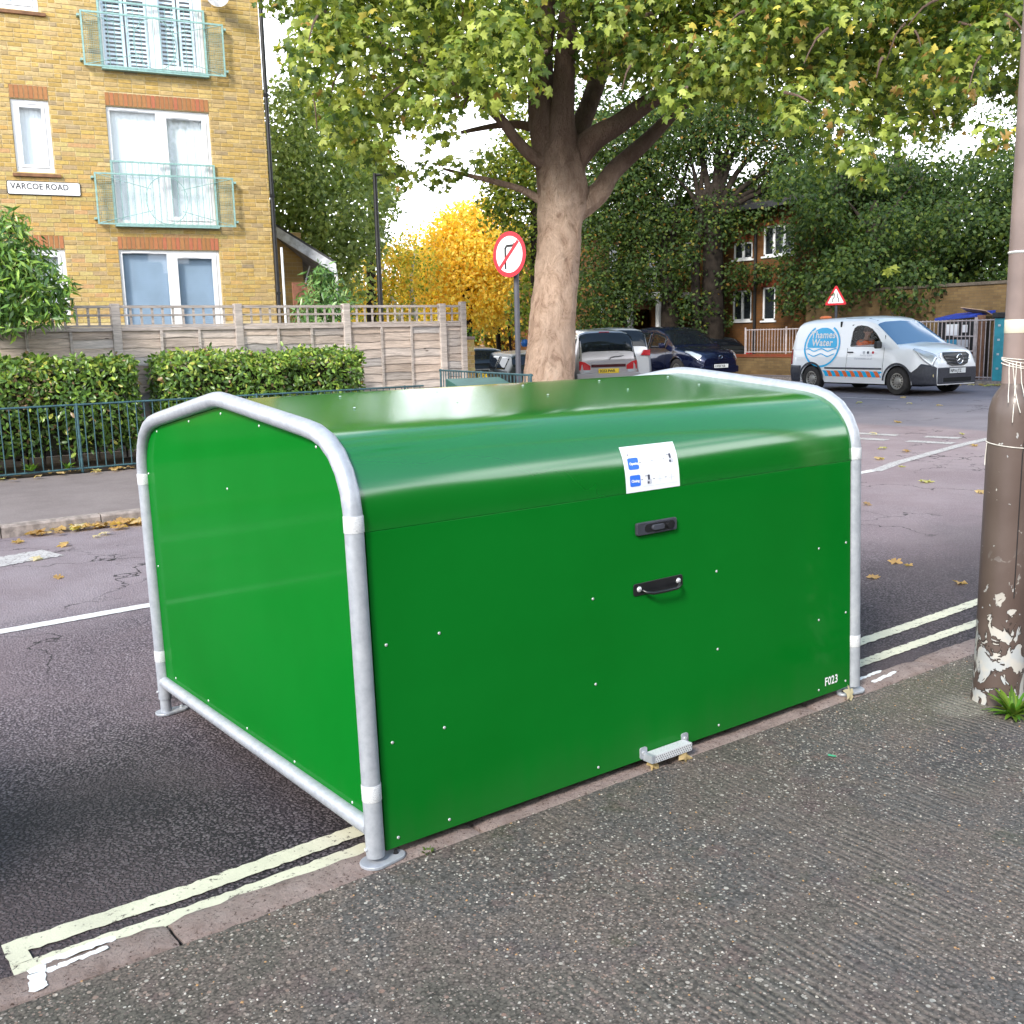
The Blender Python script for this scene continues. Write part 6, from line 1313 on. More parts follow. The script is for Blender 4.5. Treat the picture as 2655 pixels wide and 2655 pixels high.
# ================================================================ foliage
def leaf_shape(kind):
    """flat leaf outline in its own plane: (verts (n,3), faces (m,3)); stalk at the origin, tip along +y"""
    if kind == 'maple':
        pts = [(0, 0), (.17, -.05), (.50, .02), (.40, .20), (.34, .30), (.62, .60), (.36, .60), (.22, .56), (.20, .74), (0, 1.02), (-.18, .72), (-.24, .56), (-.38, .62), (-.60, .56), (-.33, .30), (-.42, .18), (-.48, .0), (-.15, -.05)]
        V = [(0, .36, .08)]+[(x, y, -.42*abs(x)**1.4-.25*max(0, y-.4)**2) for x, y in pts]; n = len(pts); F = [(0, 1+i, 1+(i+1) % n) for i in range(n)]
    elif kind == 'oval':
        V = [(0, 0, 0), (.20, .30, -.03), (.20, .68, -.05), (0, 1, -.04), (-.20, .68, -.05), (-.20, .30, -.03), (0, .5, .03)]; F = [(6, 0, 1), (6, 1, 2), (6, 2, 3), (6, 3, 4), (6, 4, 5), (6, 5, 0)]
    elif kind == 'long':
        V = [(0, 0, 0), (.13, .35, -.02), (0, 1, -.12), (-.13, .35, -.02)]; F = [(0, 1, 2), (0, 2, 3)]
    else:
        V = [(0, 0, 0), (.34, .42, -.04), (0, 1, -.03), (-.34, .42, -.04)]; F = [(0, 1, 2), (0, 2, 3)]
    return np.array(V, float), np.array(F, int)
def leaf_frames(pos, nrm, r=.6, droop=.4):
    """orthonormal frames for leaves: n ~ nrm + noise, y axis hangs down a bit"""
    n = nrm+rng.normal(0, r, pos.shape); n /= np.linalg.norm(n, axis=1)[:, None]+1e-9
    d = rng.normal(0, 1, pos.shape); d[:, 2] -= droop*2; d -= n*(d*n).sum(1)[:, None]; d /= np.linalg.norm(d, axis=1)[:, None]+1e-9
    return np.cross(d, n), d, n
def leaves(name, pos, nrm, size, kind, cols, wts, mt, parent=None, rnd=.6, droop=.4, stuff=True, keep=None):
    V0, F0 = leaf_shape(kind); X, Y, Z = leaf_frames(pos, nrm, rnd, droop); m = len(pos); s = size*rng.uniform(.65, 1.2, m)
    V = pos[:, None, :]+s[:, None, None]*(V0[None, :, 0, None]*X[:, None]+V0[None, :, 1, None]*Y[:, None]+V0[None, :, 2, None]*Z[:, None])
    F = (F0[None]+(np.arange(m)*len(V0))[:, None, None]).reshape(-1, 3)
    C = np.array(cols)[rng.choice(len(cols), m, p=np.array(wts)/sum(wts))]*rng.uniform(.75, 1.25, (m, 1))
    T = np.repeat(C, len(V0), axis=0)
    o = link(name, np_mesh(name, V.reshape(-1, 3), F, mt, T), parent)
    if stuff: o['kind'] = 'stuff'
    return o
def clump_points(cl, dens):
    """cl: list of (centre, radius or radii); returns points and outward normals"""
    Ps, Ns = [], []
    for c_, r in cl:
        r3 = np.array(r if hasattr(r, '__len__') else (r, r, r*.8)); m = max(6, int(dens*(r3[0]*r3[1]*r3[2])**(2/3)))
        d = rng.normal(0, 1, (m, 3)); d /= np.linalg.norm(d, axis=1)[:, None]; k = rng.uniform(.25, 1, (m, 1))**.45; k *= 1+.12*rng.normal(0, 1, (m, 1))
        Ps.append(np.array(c_)+d*k*r3); Ns.append(d*.7+np.array([-.25, -.2, .5]))
    return np.concatenate(Ps), np.concatenate(Ns)
GREENS = [(.07, .12, .022), (.15, .21, .035), (.28, .33, .06), (.41, .46, .11), (.60, .50, .10), (.34, .21, .06)]

# ---- the big plane tree -----------------------------------------------------
tp_ = P(1418, 900, 17.0); PT_ = thing('plane_tree', 'large London plane tree with mottled trunk and green yellow leaves in the middle', 'tree', (0, 0, 0))
def TP_(x, y, d): return PD(x, y, d)
def limb(pts, rs, n=16, sub=4, lump=.05, name='limb', mt=None, par=None):
    pts = [Vector(p) for p in pts]; out, ro = [], []
    for i in range(len(pts)-1):
        p0, p1, p2, p3 = pts[max(0, i-1)], pts[i], pts[i+1], pts[min(len(pts)-1, i+2)]
        for k in range(sub):
            t_ = k/sub; out.append(.5*((2*p1)+(p2-p0)*t_+(2*p0-5*p1+4*p2-p3)*t_*t_+(3*p1-p0-3*p2+p3)*t_**3)); ro.append(rs[i]+(rs[i+1]-rs[i])*t_)
    out.append(pts[-1]); ro.append(rs[-1]); mb = MB(); mb.tube(out, ro, n)
    if name == 'trunk' and rs[0] > .5:
        nn_ = []
        for i, (x, y, z) in enumerate(mb.v):
            cpt = out[min(len(out)-1, i//n)]; rr_ = ro[min(len(ro)-1, i//n)]; d_ = Vector((x, y, z))-cpt; q = Vector((x*2.2, y*2.2, z*1.5)); big = 1.+1.6*smooth(4.2, 5.4, z); d_ *= 1+(.075*mnoise.noise(q)+.05*mnoise.noise(q*2.6)+.03*mnoise.noise(q*6.))*big
            nn_.append(tuple(cpt+d_))
        mb.v = nn_
    ph = [random.random()*6 for _ in range(4)]
    mb.v = [(x+lump*ro[min(len(ro)-1, i//n)]*(sin(z*3.1+ph[0]+(i % n)*.9)+.6*sin(z*7.3+ph[1]+(i % n)*1.7)), y+lump*ro[min(len(ro)-1, i//n)]*(sin(z*2.7+ph[2]+(i % n)*1.1)+.6*sin(z*8.1+ph[3])), z) for i, (x, y, z) in enumerate(mb.v)]
    return mb.build(name, mt or M['bark'], par, True, 80)
g0 = TP_(1034, 770, 17); g0.z = gz(g0.x, g0.y)+.02
KR = 1.0
trk = [g0, TP_(1036, 720, 17), TP_(1042, 620, 17), TP_(1050, 520, 17), TP_(1055, 430, 17), TP_(1060, 360, 17), TP_(1055, 300, 17), TP_(1052, 265, 17)]
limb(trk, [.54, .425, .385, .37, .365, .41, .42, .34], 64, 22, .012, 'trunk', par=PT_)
L = lambda pts, rs, **k: limb([TP_(*p) for p in pts], rs, par=PT_, **k)
L([(1040, 290, 17), (1022, 200, 16.8), (1022, 110, 16.6), (1030, 0, 16.5), (1020, -160, 16.2)], [.30, .24, .18, .15, .10])
L([(1060, 300, 16.9), (1062, 210, 16.6), (1066, 110, 16.4), (1075, 0, 16.2), (1090, -150, 16)], [.27, .20, .17, .14, .09])
L([(1070, 290, 17.2), (1110, 200, 17.4), (1150, 80, 17.6), (1200, -60, 17.8)], [.22, .16, .13, .09])
L([(1075, 310, 17), (1120, 262, 16.9), (1165, 235, 16.8), (1220, 195, 16.7), (1290, 150, 16.4), (1380, 90, 16), (1480, 60, 15.6)], [.26, .20, .165, .14, .10, .06, .03])
L([(1078, 400, 17.1), (1130, 365, 17.2), (1155, 325, 17.3), (1215, 270, 17.4), (1270, 215, 17.6), (1340, 150, 17.8), (1420, 60, 18)], [.24, .19, .155, .13, .10, .07, .04])
L([(1040, 310, 16.9), (1010, 300, 16.8), (975, 265, 16.6), (945, 225, 16.4), (900, 185, 16), (850, 140, 15.5), (780, 110, 15), (690, 70, 14.5)], [.16, .11, .09, .08, .065, .05, .035, .02])
L([(1030, 385, 17), (985, 358, 17), (930, 342, 16.9), (880, 330, 16.8), (835, 318, 16.6)], [.08, .055, .045, .035, .018])
L([(1035, 250, 17.3), (980, 235, 17.5), (930, 238, 17.8), (870, 250, 18)], [.10, .07, .05, .03])
L([(1055, 130, 16.5), (1110, 70, 16), (1180, 40, 15.4), (1260, 20, 15)], [.09, .06, .045, .03], n=10)
for k in range(46):   # twigs inside the crown
    x0_ = random.uniform(560, 1900); y0_ = random.uniform(-60, 190); d = random.uniform(12.5, 17.5); dx = random.uniform(-60, 60); dy = random.uniform(10, 70)
    L([(x0_, y0_, d), (x0_+dx*.5, y0_+dy*.3, d-.1), (x0_+dx, y0_+dy, d-.2)], [.022, .014, .006], n=5, sub=2, name='twig')
def ylim(x): return lerp([(500, 10), (535, 40), (580, 120), (610, 200), (660, 265), (720, 292), (760, 285), (820, 255), (900, 262), (960, 205), (1000, 130), (1040, 40), (1100, 70), (1180, 150), (1260, 175), (1330, 190), (1400, 190), (1500, 215), (1560, 255), (1600, 275), (1660, 280), (1730, 240), (1800, 250), (1860, 230), (1932, 205), (2050, 190)], x)
clA, clB = [], []
yy = -190
while yy < 300:
    xx = 566
    while xx < 2120:
        x_, y_ = xx+random.uniform(-32, 32), yy+random.uniform(-28, 28)
        if y_ < ylim(x_)-12:
            for rep in range(2 if y_ < 150 else 1):
                d = random.uniform(13.0, 17.8) if rep == 0 else random.uniform(14.5, 19)
                if 990 < x_ < 1110 and y_ > -40 and d < 17.6: continue
                r = random.uniform(.42, .72)
                (clA if x_ < 1120 else clB).append((tuple(TP_(x_, y_-6, d)), r))
        xx += 66
    yy += 58
# hanging sprays
for x_, y_ in ((1046, 60), (1042, 20), (1050, 110), (1045, -20), (1090, 40), (1100, 110)): clB.append((tuple(TP_(x_, y_, 18.2)), .45))
for x_, y_, d, r in ((575, 110, 12.5, .30), (590, 155, 12.6, .22), (640, 230, 13, .3), (700, 270, 13.5, .32), (760, 345, 16.6, .16), (800, 325, 16.6, .30), (850, 318, 16.7, .3), (835, 350, 16.7, .16), (905, 300, 16.5, .22), (740, 310, 15.5, .3), (680, 250, 15, .4), (1150, 40, 12, .28), (1080, 75, 11.5, .14), (1280, 195, 12, .26), (1620, 290, 12.4, .3), (1640, 330, 12.4, .24), (1700, 250, 12.5, .3), (1560, 300, 15, .3), (1490, 230, 12.8, .3), (930, 60, 12.0, .4), (975, 95, 12, .35), (880, 110, 12.1, .4), (1000, 150, 12.2, .28), (800, 180, 12.4, .4), (930, 170, 12.3, .35), (1870, 255, 13, .3), (1680, 510, 15, .05)): (clA if x_ < 1120 else clB).append((tuple(TP_(x_, y_, d)), r))
pA, nA = clump_points(clA, 600); pB, nB = clump_points(clB, 680)
wA = [6, 7, 7, 4.5, .5, .3]; wB = [7, 7, 5, 2.2, .8, .7]
def near_first(p, k):
    d = np.linalg.norm(p-np.array(CAMP), axis=1); v = p-np.array(CAMP); u = v@np.array(RIGHT)/(v@np.array(FWD)); w2 = v@np.array(UPV)/(v@np.array(FWD)); vis = (abs(u) < .49) & (w2 < .49)
    idx = np.argsort(np.where(vis, d, 1e9))[:k]; return idx
V0, F0 = leaf_shape('maple'); lme = []
for i in range(10):
    c_ = np.array(random.choices(GREENS, wA)[0])*random.uniform(.9, 1.3); Vv = V0.copy(); Vv[1:, 2] += rng.uniform(-.08, .08, 18); lme.append(np_mesh('leaf', Vv, F0, M['leaf_main'], np.repeat(c_[None], len(V0), 0)))
allp = np.concatenate([pA, pB]); alln = np.concatenate([nA, nB]); idx = near_first(allp, 290); X_, Y_, Z_ = leaf_frames(allp[idx], alln[idx], .6, .6)
for i, k in enumerate(idx):
    s_ = random.uniform(.09, .14); Mx = Matrix([(X_[i][r]*s_, Y_[i][r]*s_, Z_[i][r]*s_, allp[k][r]) for r in range(3)]+[(0, 0, 0, 1)]); link('leaf', random.choice(lme), PT_, Mx)
msk = np.ones(len(allp), bool); msk[idx] = False; mA = msk[:len(pA)]; mB_ = msk[len(pA):]
leaves('foliage', pA[mA], nA[mA], .118, 'maple', GREENS, wA, M['leaf_main'], PT_, .6, .6)
leaves('foliage', pB[mB_], nB[mB_], .118, 'maple', GREENS, wB, M['leaf_main'], PT_, .6, .6)
# upper crown above the picture
cu = [((g0.x+random.uniform(-6, 6), g0.y+random.uniform(-5.5, 5.5), random.uniform(9.5, 15)), random.uniform(1.2, 2.0)) for _ in range(9)]
pU, nU = clump_points(cu, 60); leaves('foliage', pU, nU, .34, 'diamond', GREENS, wA, M['leaf'], PT_, .6, .4)

# ---- generic tree ------------------------------------------------------------
def tree(name, label, base, clumps, dens, size, kind, cols, wts, stems, cat='tree', group=None, bark=None, mt=None, rnd=.7):
    T = thing(name, label, cat, (0, 0, 0), 0, group)
    for pts, rs in stems: limb(pts, rs, 9, 3, .05, 'trunk' if rs[0] > .1 else 'limb', bark or M['bark_dark'], T)
    p, n = clump_points(clumps, dens); leaves('crown', p, n, size, kind, cols, wts, mt or M['leaf'], T, rnd); return T
def pclumps(pts, jit=0, rep=1, rj=.25):
    out = []
    for x_, y_, d, r in pts:
        for _ in range(rep):
            q = PD(x_+random.uniform(-jit, jit), y_+random.uniform(-jit, jit), d+random.uniform(-1, 1)*r*.8); out.append((tuple(q), r*random.uniform(1-rj, 1+rj)))
    return out
def gpt(x_, d): q = PD(x_, 640, d); q.z = gz(q.x, q.y); return q
DG = [(.035, .065, .018), (.055, .095, .022), (.085, .135, .03), (.15, .19, .035), (.24, .22, .04)]
OG = [(.19, .25, .10), (.29, .37, .14), (.40, .47, .19), (.52, .58, .24), (.64, .62, .2)]
# dense green tree right of the block
pts = [(560, 200, 24, .7), (545, 235, 24, .9), (600, 260, 24.5, .9), (530, 290, 24, 1.0), (585, 310, 24, 1.1), (640, 330, 24, 1.0), (520, 360, 24, 1.1), (570, 390, 24, 1.1), (640, 400, 24, 1.1), (690, 370, 24.5, .8), (685, 310, 24.5, .7), (600, 450, 24, 1.0), (660, 455, 24, .8), (540, 430, 24.5, 1), (690, 420, 24.5, .6), (560, 480, 24, .9), (620, 490, 24, .8), (680, 470, 24, .7), (530, 500, 24, .9), (640, 540, 24, .8), (580, 550, 24, .9), (540, 330, 24, 1.), (575, 165, 24, .35), (550, 175, 24, .4), (610, 200, 24.3, .5)]
b0 = gpt(600, 24.5); tree('broadleaf_tree', 'dense mid green tree between the brick block and the black lamp column', b0, pclumps(pts, 14, 2), 651, .133, 'diamond', OG, [3, 5, 5, 2, .4], [([b0, PD(600, 560, 24.5), PD(605, 400, 24.5), PD(600, 260, 24.5)], [.22, .18, .12, .05])])
pts = [(690, 290, 33, .8), (710, 320, 33, .9), (700, 350, 33, .8), (722, 370, 33, .6), (715, 290, 33, .5)]
b0 = gpt(700, 33); tree('broadleaf_tree', 'lighter yellow green tree showing behind the dense tree', b0, pclumps(pts, 8, 2), 403, .156, 'diamond', [(.22, .28, .04), (.32, .34, .05), (.14, .2, .03)], [3, 3, 3], [([b0, PD(700, 500, 33), PD(705, 320, 33)], [.2, .14, .05])])
# yellow birches
YE = [(.82, .60, .08), (.88, .68, .14), (.74, .50, .08), (.56, .52, .10), (.78, .46, .07)]
pts = [(850, 470, 37, 1.2), (890, 440, 37, 1.0), (830, 500, 37, 1.3), (880, 510, 37, 1.5), (920, 480, 37, 1.2), (850, 550, 37, 1.5), (900, 560, 37, 1.3), (800, 540, 37, 1.0), (940, 540, 37, 1.0), (870, 420, 37, .7), (905, 400, 37, .6), (950, 430, 37.5, .9), (840, 420, 37, .45), (925, 590, 37, 1.0)]
b0 = gpt(880, 37); tree('birch_tree', 'golden yellow feathery tree left of the no right turn sign', b0, pclumps(pts, 14, 2), 651, .156, 'diamond', YE, [4, 4, 3, 2, 1], [([b0, PD(885, 560, 37), PD(880, 480, 37)], [.16, .12, .04]), ([PD(885, 580, 37), PD(850, 500, 37), PD(840, 430, 37)], [.06, .04, .02]), ([PD(885, 570, 37), PD(920, 490, 37), PD(925, 400, 37)], [.06, .04, .02])], rnd=1.2)
pts = [(680, 530, 34, 1.0), (730, 500, 34, .9), (770, 520, 34, .9), (700, 570, 34, 1.1), (760, 575, 34, 1.1), (650, 560, 34, .8), (745, 470, 34, .5), (700, 480, 34, .5), (790, 500, 36, .7), (770, 450, 36, .35), (755, 480, 34, .4)]
b0 = gpt(770, 34); tree('birch_tree', 'pale trunked yellow birch behind the trellis and the black lamp column', b0, pclumps(pts, 12, 2), 511, .140, 'diamond', YE+[(.22, .30, .04)], [3, 3, 3, 3, 2, 4], [([b0, PD(782, 600, 34), PD(775, 540, 34), PD(783, 470, 34)], [.13, .10, .07, .03]), ([PD(765, 640, 33.8), PD(755, 600, 33.8), PD(728, 535, 33.8), PD(722, 500, 33.8)], [.10, .09, .06, .02])], bark=M['bark_pale'], rnd=1.2)
pts = [(700, 600, 46, 1.6), (760, 590, 46, 1.6), (820, 600, 46, 1.7), (880, 610, 46, 1.5), (940, 600, 46, 1.5), (650, 580, 46, 1.6), (1000, 560, 46, 2.0), (1040, 500, 46, 2.2), (980, 480, 46, 1.6), (960, 520, 46, 1.4)]
b0 = gpt(800, 46); tree('amber_tree', 'row of amber and olive trees closing the view behind the birches', b0, pclumps(pts, 16, 2), 325, .203, 'diamond', YE[2:]+[(.16, .2, .04)], [3, 3, 2, 3], [([gpt(x_, 46), PD(x_, 560, 46)], [.16, .08]) for x_ in (680, 760, 830, 905, 960)])
# bare pale twigs against the sky
BT_ = thing('bare_tree', 'thin bare pale twigs of a leafless tree above the yellow trees', 'tree'); bt = simple('bare_twig', (.55, .48, .48), .9)
for k in range(18):
    x_ = random.uniform(760, 900); mb = MB(); y_ = random.uniform(370, 430); mb.tube([PD(820+(x_-820)*.4, 560, 48), PD(x_, 470, 48), PD(x_+random.uniform(-8, 8), y_, 48)], [.02, .010, .003], 5); mb.build('twig', bt, BT_)
limb([gpt(820, 48), PD(820, 600, 48), PD(822, 540, 48)], [.2, .14, .07], 8, 3, .04, 'trunk', bt, BT_)
# green yellow tree behind the plane trunk on the left
MG = [(.12, .17, .025), (.2, .25, .035), (.32, .33, .045), (.07, .11, .02), (.44, .34, .04)]
pts = [(960, 300, 25, .6), (985, 260, 25, .6), (935, 330, 25, .5), (975, 340, 25, .7), (1000, 310, 25, .7), (960, 390, 25, .6), (990, 400, 25, .7), (935, 405, 25, .45), (1005, 350, 25, .7), (985, 450, 25, .6), (1000, 500, 25, .6), (1000, 560, 25, .6), (1000, 600, 25, .6), (925, 390, 25, .3), (990, 225, 25, .6)]
b0 = gpt(1012, 25); tree('broadleaf_tree', 'green yellow tree directly behind the left side of the plane trunk', b0, pclumps(pts, 12, 3), 511, .125, 'diamond', MG, [4, 4, 3, 3, 1], [([b0, PD(1012, 520, 25), PD(1005, 330, 25)], [.2, .15, .05])])
# dark trees right of the trunk
def fan(bx, by, d, tips, r0):
    return [([PD(bx, by, d), PD(bx+(tx-bx)*.35, by+(ty-by)*.5, d), PD(tx, ty, d)], [r0, r0*.6, r0*.2]) for tx, ty in tips]
pts = [(1130, 330, 35, 1.04), (1110, 400, 35, 1.04), (1160, 400, 35, 1.30), (1200, 340, 35, 1.17), (1230, 300, 35, 1.17), (1120, 460, 35, 1.17), (1200, 470, 35, 1.17), (1245, 520, 35, 1.04), (1140, 520, 35, 1.04), (1110, 560, 35, 1.17), (1160, 590, 35, 0.91), (1190, 540, 35, 0.91), (1250, 430, 35, 1.04), (1280, 360, 35, 0.91), (1240, 240, 35, 1.04), (1180, 260, 35, 1.04), (1115, 620, 35.4, 0.78), (1120, 270, 34, 0.97)]
b0 = gpt(1265, 35); tree('broadleaf_tree', 'dark leafy tree with ivy trunk just right of the plane tree', b0, pclumps(pts, 18, 3), 511, .133, 'diamond', DG+[(.30, .16, .03)], [6, 6, 4, 1.4, .4, .4], [([b0, PD(1265, 560, 35), PD(1258, 500, 35), PD(1245, 440, 35)], [.42, .31, .26, .16])]+fan(1262, 500, 35, [(1200, 440), (1215, 300), (1300, 300), (1290, 400)], .16))
pts = [(1330, 200, 34, 1.21), (1400, 180, 34, 1.21), (1300, 260, 34, 1.09), (1370, 270, 34, 0.97), (1440, 240, 34, 1.09), (1480, 300, 34, 0.85), (1330, 420, 34, 0.85), (1300, 480, 34, 0.73), (1380, 380, 34, 0.73), (1320, 560, 34, 0.73), (1355, 600, 34, 0.61), (1400, 430, 34, 0.55), (1450, 350, 34, 0.73), (1500, 240, 34, 1.09), (1370, 530, 34, 0.55), (1290, 600, 34, 0.61), (1425, 530, 34, 0.42), (1500, 360, 34.5, 0.85), (1520, 430, 34.5, 0.7), (1470, 395, 33.5, .6), (1530, 370, 33.5, .8), (1545, 470, 33.5, .6), (1415, 400, 33.5, .5), (1450, 520, 33.5, .35), (1400, 520, 33.5, .4)]
b0 = gpt(1345, 34); tree('broadleaf_tree', 'dark twin stemmed tree with fanning branches in front of the orange brick house', b0, pclumps(pts, 20, 3), 480, .133, 'diamond', DG+[(.30, .16, .03)], [6, 6, 4, 1.6, .6, .5],
     [([b0, PD(1345, 540, 34), PD(1345, 440, 34), PD(1348, 350, 34)], [.42, .36, .31, .22]), ([gpt(1318, 34), PD(1312, 520, 34), PD(1320, 440, 34), PD(1330, 360, 34)], [.2, .15, .13, .11])]+fan(1345, 420, 34, [(1400, 200), (1470, 235), (1440, 180), (1500, 290), (1520, 330), (1370, 180), (1300, 220), (1480, 330)], .16)+fan(1320, 400, 34, [(1290, 250), (1340, 200), (1270, 330)], .1))
pts = [(x_+random.uniform(-20, 20), y_+random.uniform(-16, 16), 37, .95) for x_ in range(1120, 1560, 42) for y_ in range(190, 420, 42) if random.random() < .78]
b0 = gpt(1180, 37.5); tree('broadleaf_tree', 'tall dark tree filling the gaps above the orange brick house roof', b0, pclumps(pts, 14, 2), 260, .17, 'diamond', DG, [6, 6, 4, 1.2, .3], [([b0, PD(1180, 480, 37.5), PD(1200, 300, 37)], [.4, .3, .1])])
# large dark green mass above the long wall
pts = []
for x_ in range(1520, 1990, 52):
    for y_ in range(235, 560, 50):
        top = lerp([(1500, 330), (1600, 330), (1700, 330), (1760, 350), (1830, 340), (1932, 360)], x_)
        if y_ > top-40: pts.append((x_+random.uniform(-20, 20), min(548, y_+random.uniform(-18, 18)), random.uniform(29, 33), random.uniform(.75, 1.15)))
b0 = gpt(1650, 31); tree('evergreen_tree', 'broad dark green tree mass spilling over the long brick wall on the right', b0, pclumps(pts, 12, 3), 403, .148, 'diamond', [(.03, .06, .018), (.05, .09, .022), (.08, .125, .028), (.14, .18, .03)], [4, 5, 4, 1.5], [([b0, PD(1650, 480, 31), PD(1650, 380, 31)], [.3, .25, .1]), ([gpt(1800, 31), PD(1800, 480, 31), PD(1790, 380, 31)], [.3, .22, .1])]+fan(1650, 470, 31, [(1600, 380), (1720, 350)], .12))
pts = [(1600, 230, 34, 1.1), (1660, 200, 34, 1.2), (1720, 180, 34, 1.0), (1560, 290, 34, .9), (1640, 290, 34, .8), (1700, 300, 34, .7), (1780, 210, 34, .9), (1540, 200, 34, 1.1), (1860, 330, 34, .7), (1900, 290, 34, .7), (1750, 270, 34, .6), (1900, 210, 34, .8)]
b0 = gpt(1700, 34); tree('broadleaf_tree', 'thin crowned blue green tree with sky showing through above the evergreens', b0, pclumps(pts, 18, 3), 263, .133, 'diamond', DG, [3, 5, 5, 1, .3], [([b0, PD(1700, 450, 34), PD(1690, 240, 34)], [.25, .2, .06])])
# evergreen shrubs under the far trees so that the street end is closed
pts = [(x_, 640+random.uniform(-20, 14), 40, 1.0) for x_ in range(1090, 1300, 22)]
b0 = gpt(1180, 40); tree('garden_shrub', 'dark garden shrubs in front of the brick house behind the parked cars', b0, pclumps(pts, 8, 2), 90, .2, 'diamond', DG, [5, 5, 3, 1, .2], [([b0, PD(1180, 620, 40)], [.05, .03])], cat='shrub')
pts = [(x_, 620+random.uniform(-14, 14), 48, 1.1) for x_ in range(640, 930, 26)]
b0 = gpt(780, 48); tree('garden_shrub', 'olive shrubs seen through the trellis behind the fence', b0, pclumps(pts, 8, 2), 90, .22, 'diamond', MG, [4, 3, 2, 3, 1], [([b0, PD(780, 620, 48)], [.05, .03])], cat='shrub')
# palm and young trees by the cream house
PL = thing('palm_tree', 'small dark palm beside the cream house up the side street', 'tree'); q = PD(938, 585, 40); limb([gpt(941, 40), PD(940, 630, 40), q], [.10, .09, .08], 8, 3, .05, 'trunk', M['bark_dark'], PL)
mb = MB()
for k in range(26):
    a_ = random.uniform(0, 2*pi); mb.tint = (.02, .035, .015); vv, ff = leafblade(q, (cos(a_), sin(a_), random.uniform(-.2, 1.0)), random.uniform(.7, 1.1), .09, 1.1, 5); mb.add(vv, ff)
mb.build('frond', M['leaf'], PL, fixn=False, kind='stuff')
for x_, d, lab in ((909, 45, 'thick pale leaning trunk with blue sack beside it up the side street'), (962, 38, 'slim young tree in front of the cream house')):
    T = thing('street_tree', lab, 'tree'); limb([gpt(x_+3, d), PD(x_, 640, d), PD(x_-4, 590, d), PD(x_-14, 540, d)], [.16 if x_ == 909 else .07, .13 if x_ == 909 else .05, .11 if x_ == 909 else .04, .07 if x_ == 909 else .02], 10, 4, .06, 'trunk', M['bark'] if x_ == 909 else M['bark_dark'], T)
    p, n = clump_points(pclumps([(x_-18, 520, d, .6), (x_+6, 500, d, .6), (x_-6, 545, d, .4)], 6, 2), 140); leaves('crown', p, n, .15, 'long', YE+MG, [1]*10, M['leaf'], T)

# ---- bush left, shrub, hedges -------------------------------------------------
OLV = [(.07, .15, .03), (.12, .23, .04), (.22, .34, .05), (.045, .10, .025)]
pts = [(20, 430, 13.2, .22), (35, 470, 13.2, .26), (10, 500, 13.2, .35), (60, 520, 13.1, .28), (95, 560, 13.1, .22), (40, 570, 13.1, .35), (0, 580, 13.1, .35), (75, 585, 13.0, .22), (120, 540, 13.1, .12), (15, 405, 13.2, .1), (-30, 480, 13.2, .4), (-40, 560, 13.1, .4), (10, 612, 12.9, .16), (112, 590, 13, .12)]
pts = [(a_, b_, c_+.35, d_*1.15) for a_, b_, c_, d_ in pts]
b0 = gpt(10, 14.6); tree('bush', 'leafy green bush rising over the fence at the left edge', b0, pclumps(pts, 8, 4), 1100, .15, 'long', OLV, [4, 5, 3, 3], [([b0, PD(12, 640, 14.6), PD(20, 500, 13.8), PD(20, 420, 13.6)], [.04, .03, .02, .01])], cat='bush', mt=M['leaf_gloss'])
pts = [(600, 530, 16.2, .2), (620, 550, 16.2, .28), (590, 570, 16.2, .28), (640, 570, 16.2, .22), (600, 600, 16.2, .3), (575, 590, 16.2, .18), (630, 600, 16.2, .25), (610, 515, 16.2, .12)]
pts = [(a_, b_, 18.0, d_*1.25) for a_, b_, c_, d_ in pts]
b0 = gpt(605, 18.0); tree('shrub', 'glossy green shrub poking over the trellis in front of the porch', b0, pclumps(pts, 6, 3), 900, .15, 'long', [(.10, .21, .06), (.15, .29, .07), (.06, .14, .04), (.24, .35, .12)], [4, 4, 3, 2], [([b0, PD(605, 600, 18.), PD(606, 530, 18.)], [.03, .025, .01])], cat='shrub', mt=M['leaf_gloss'])
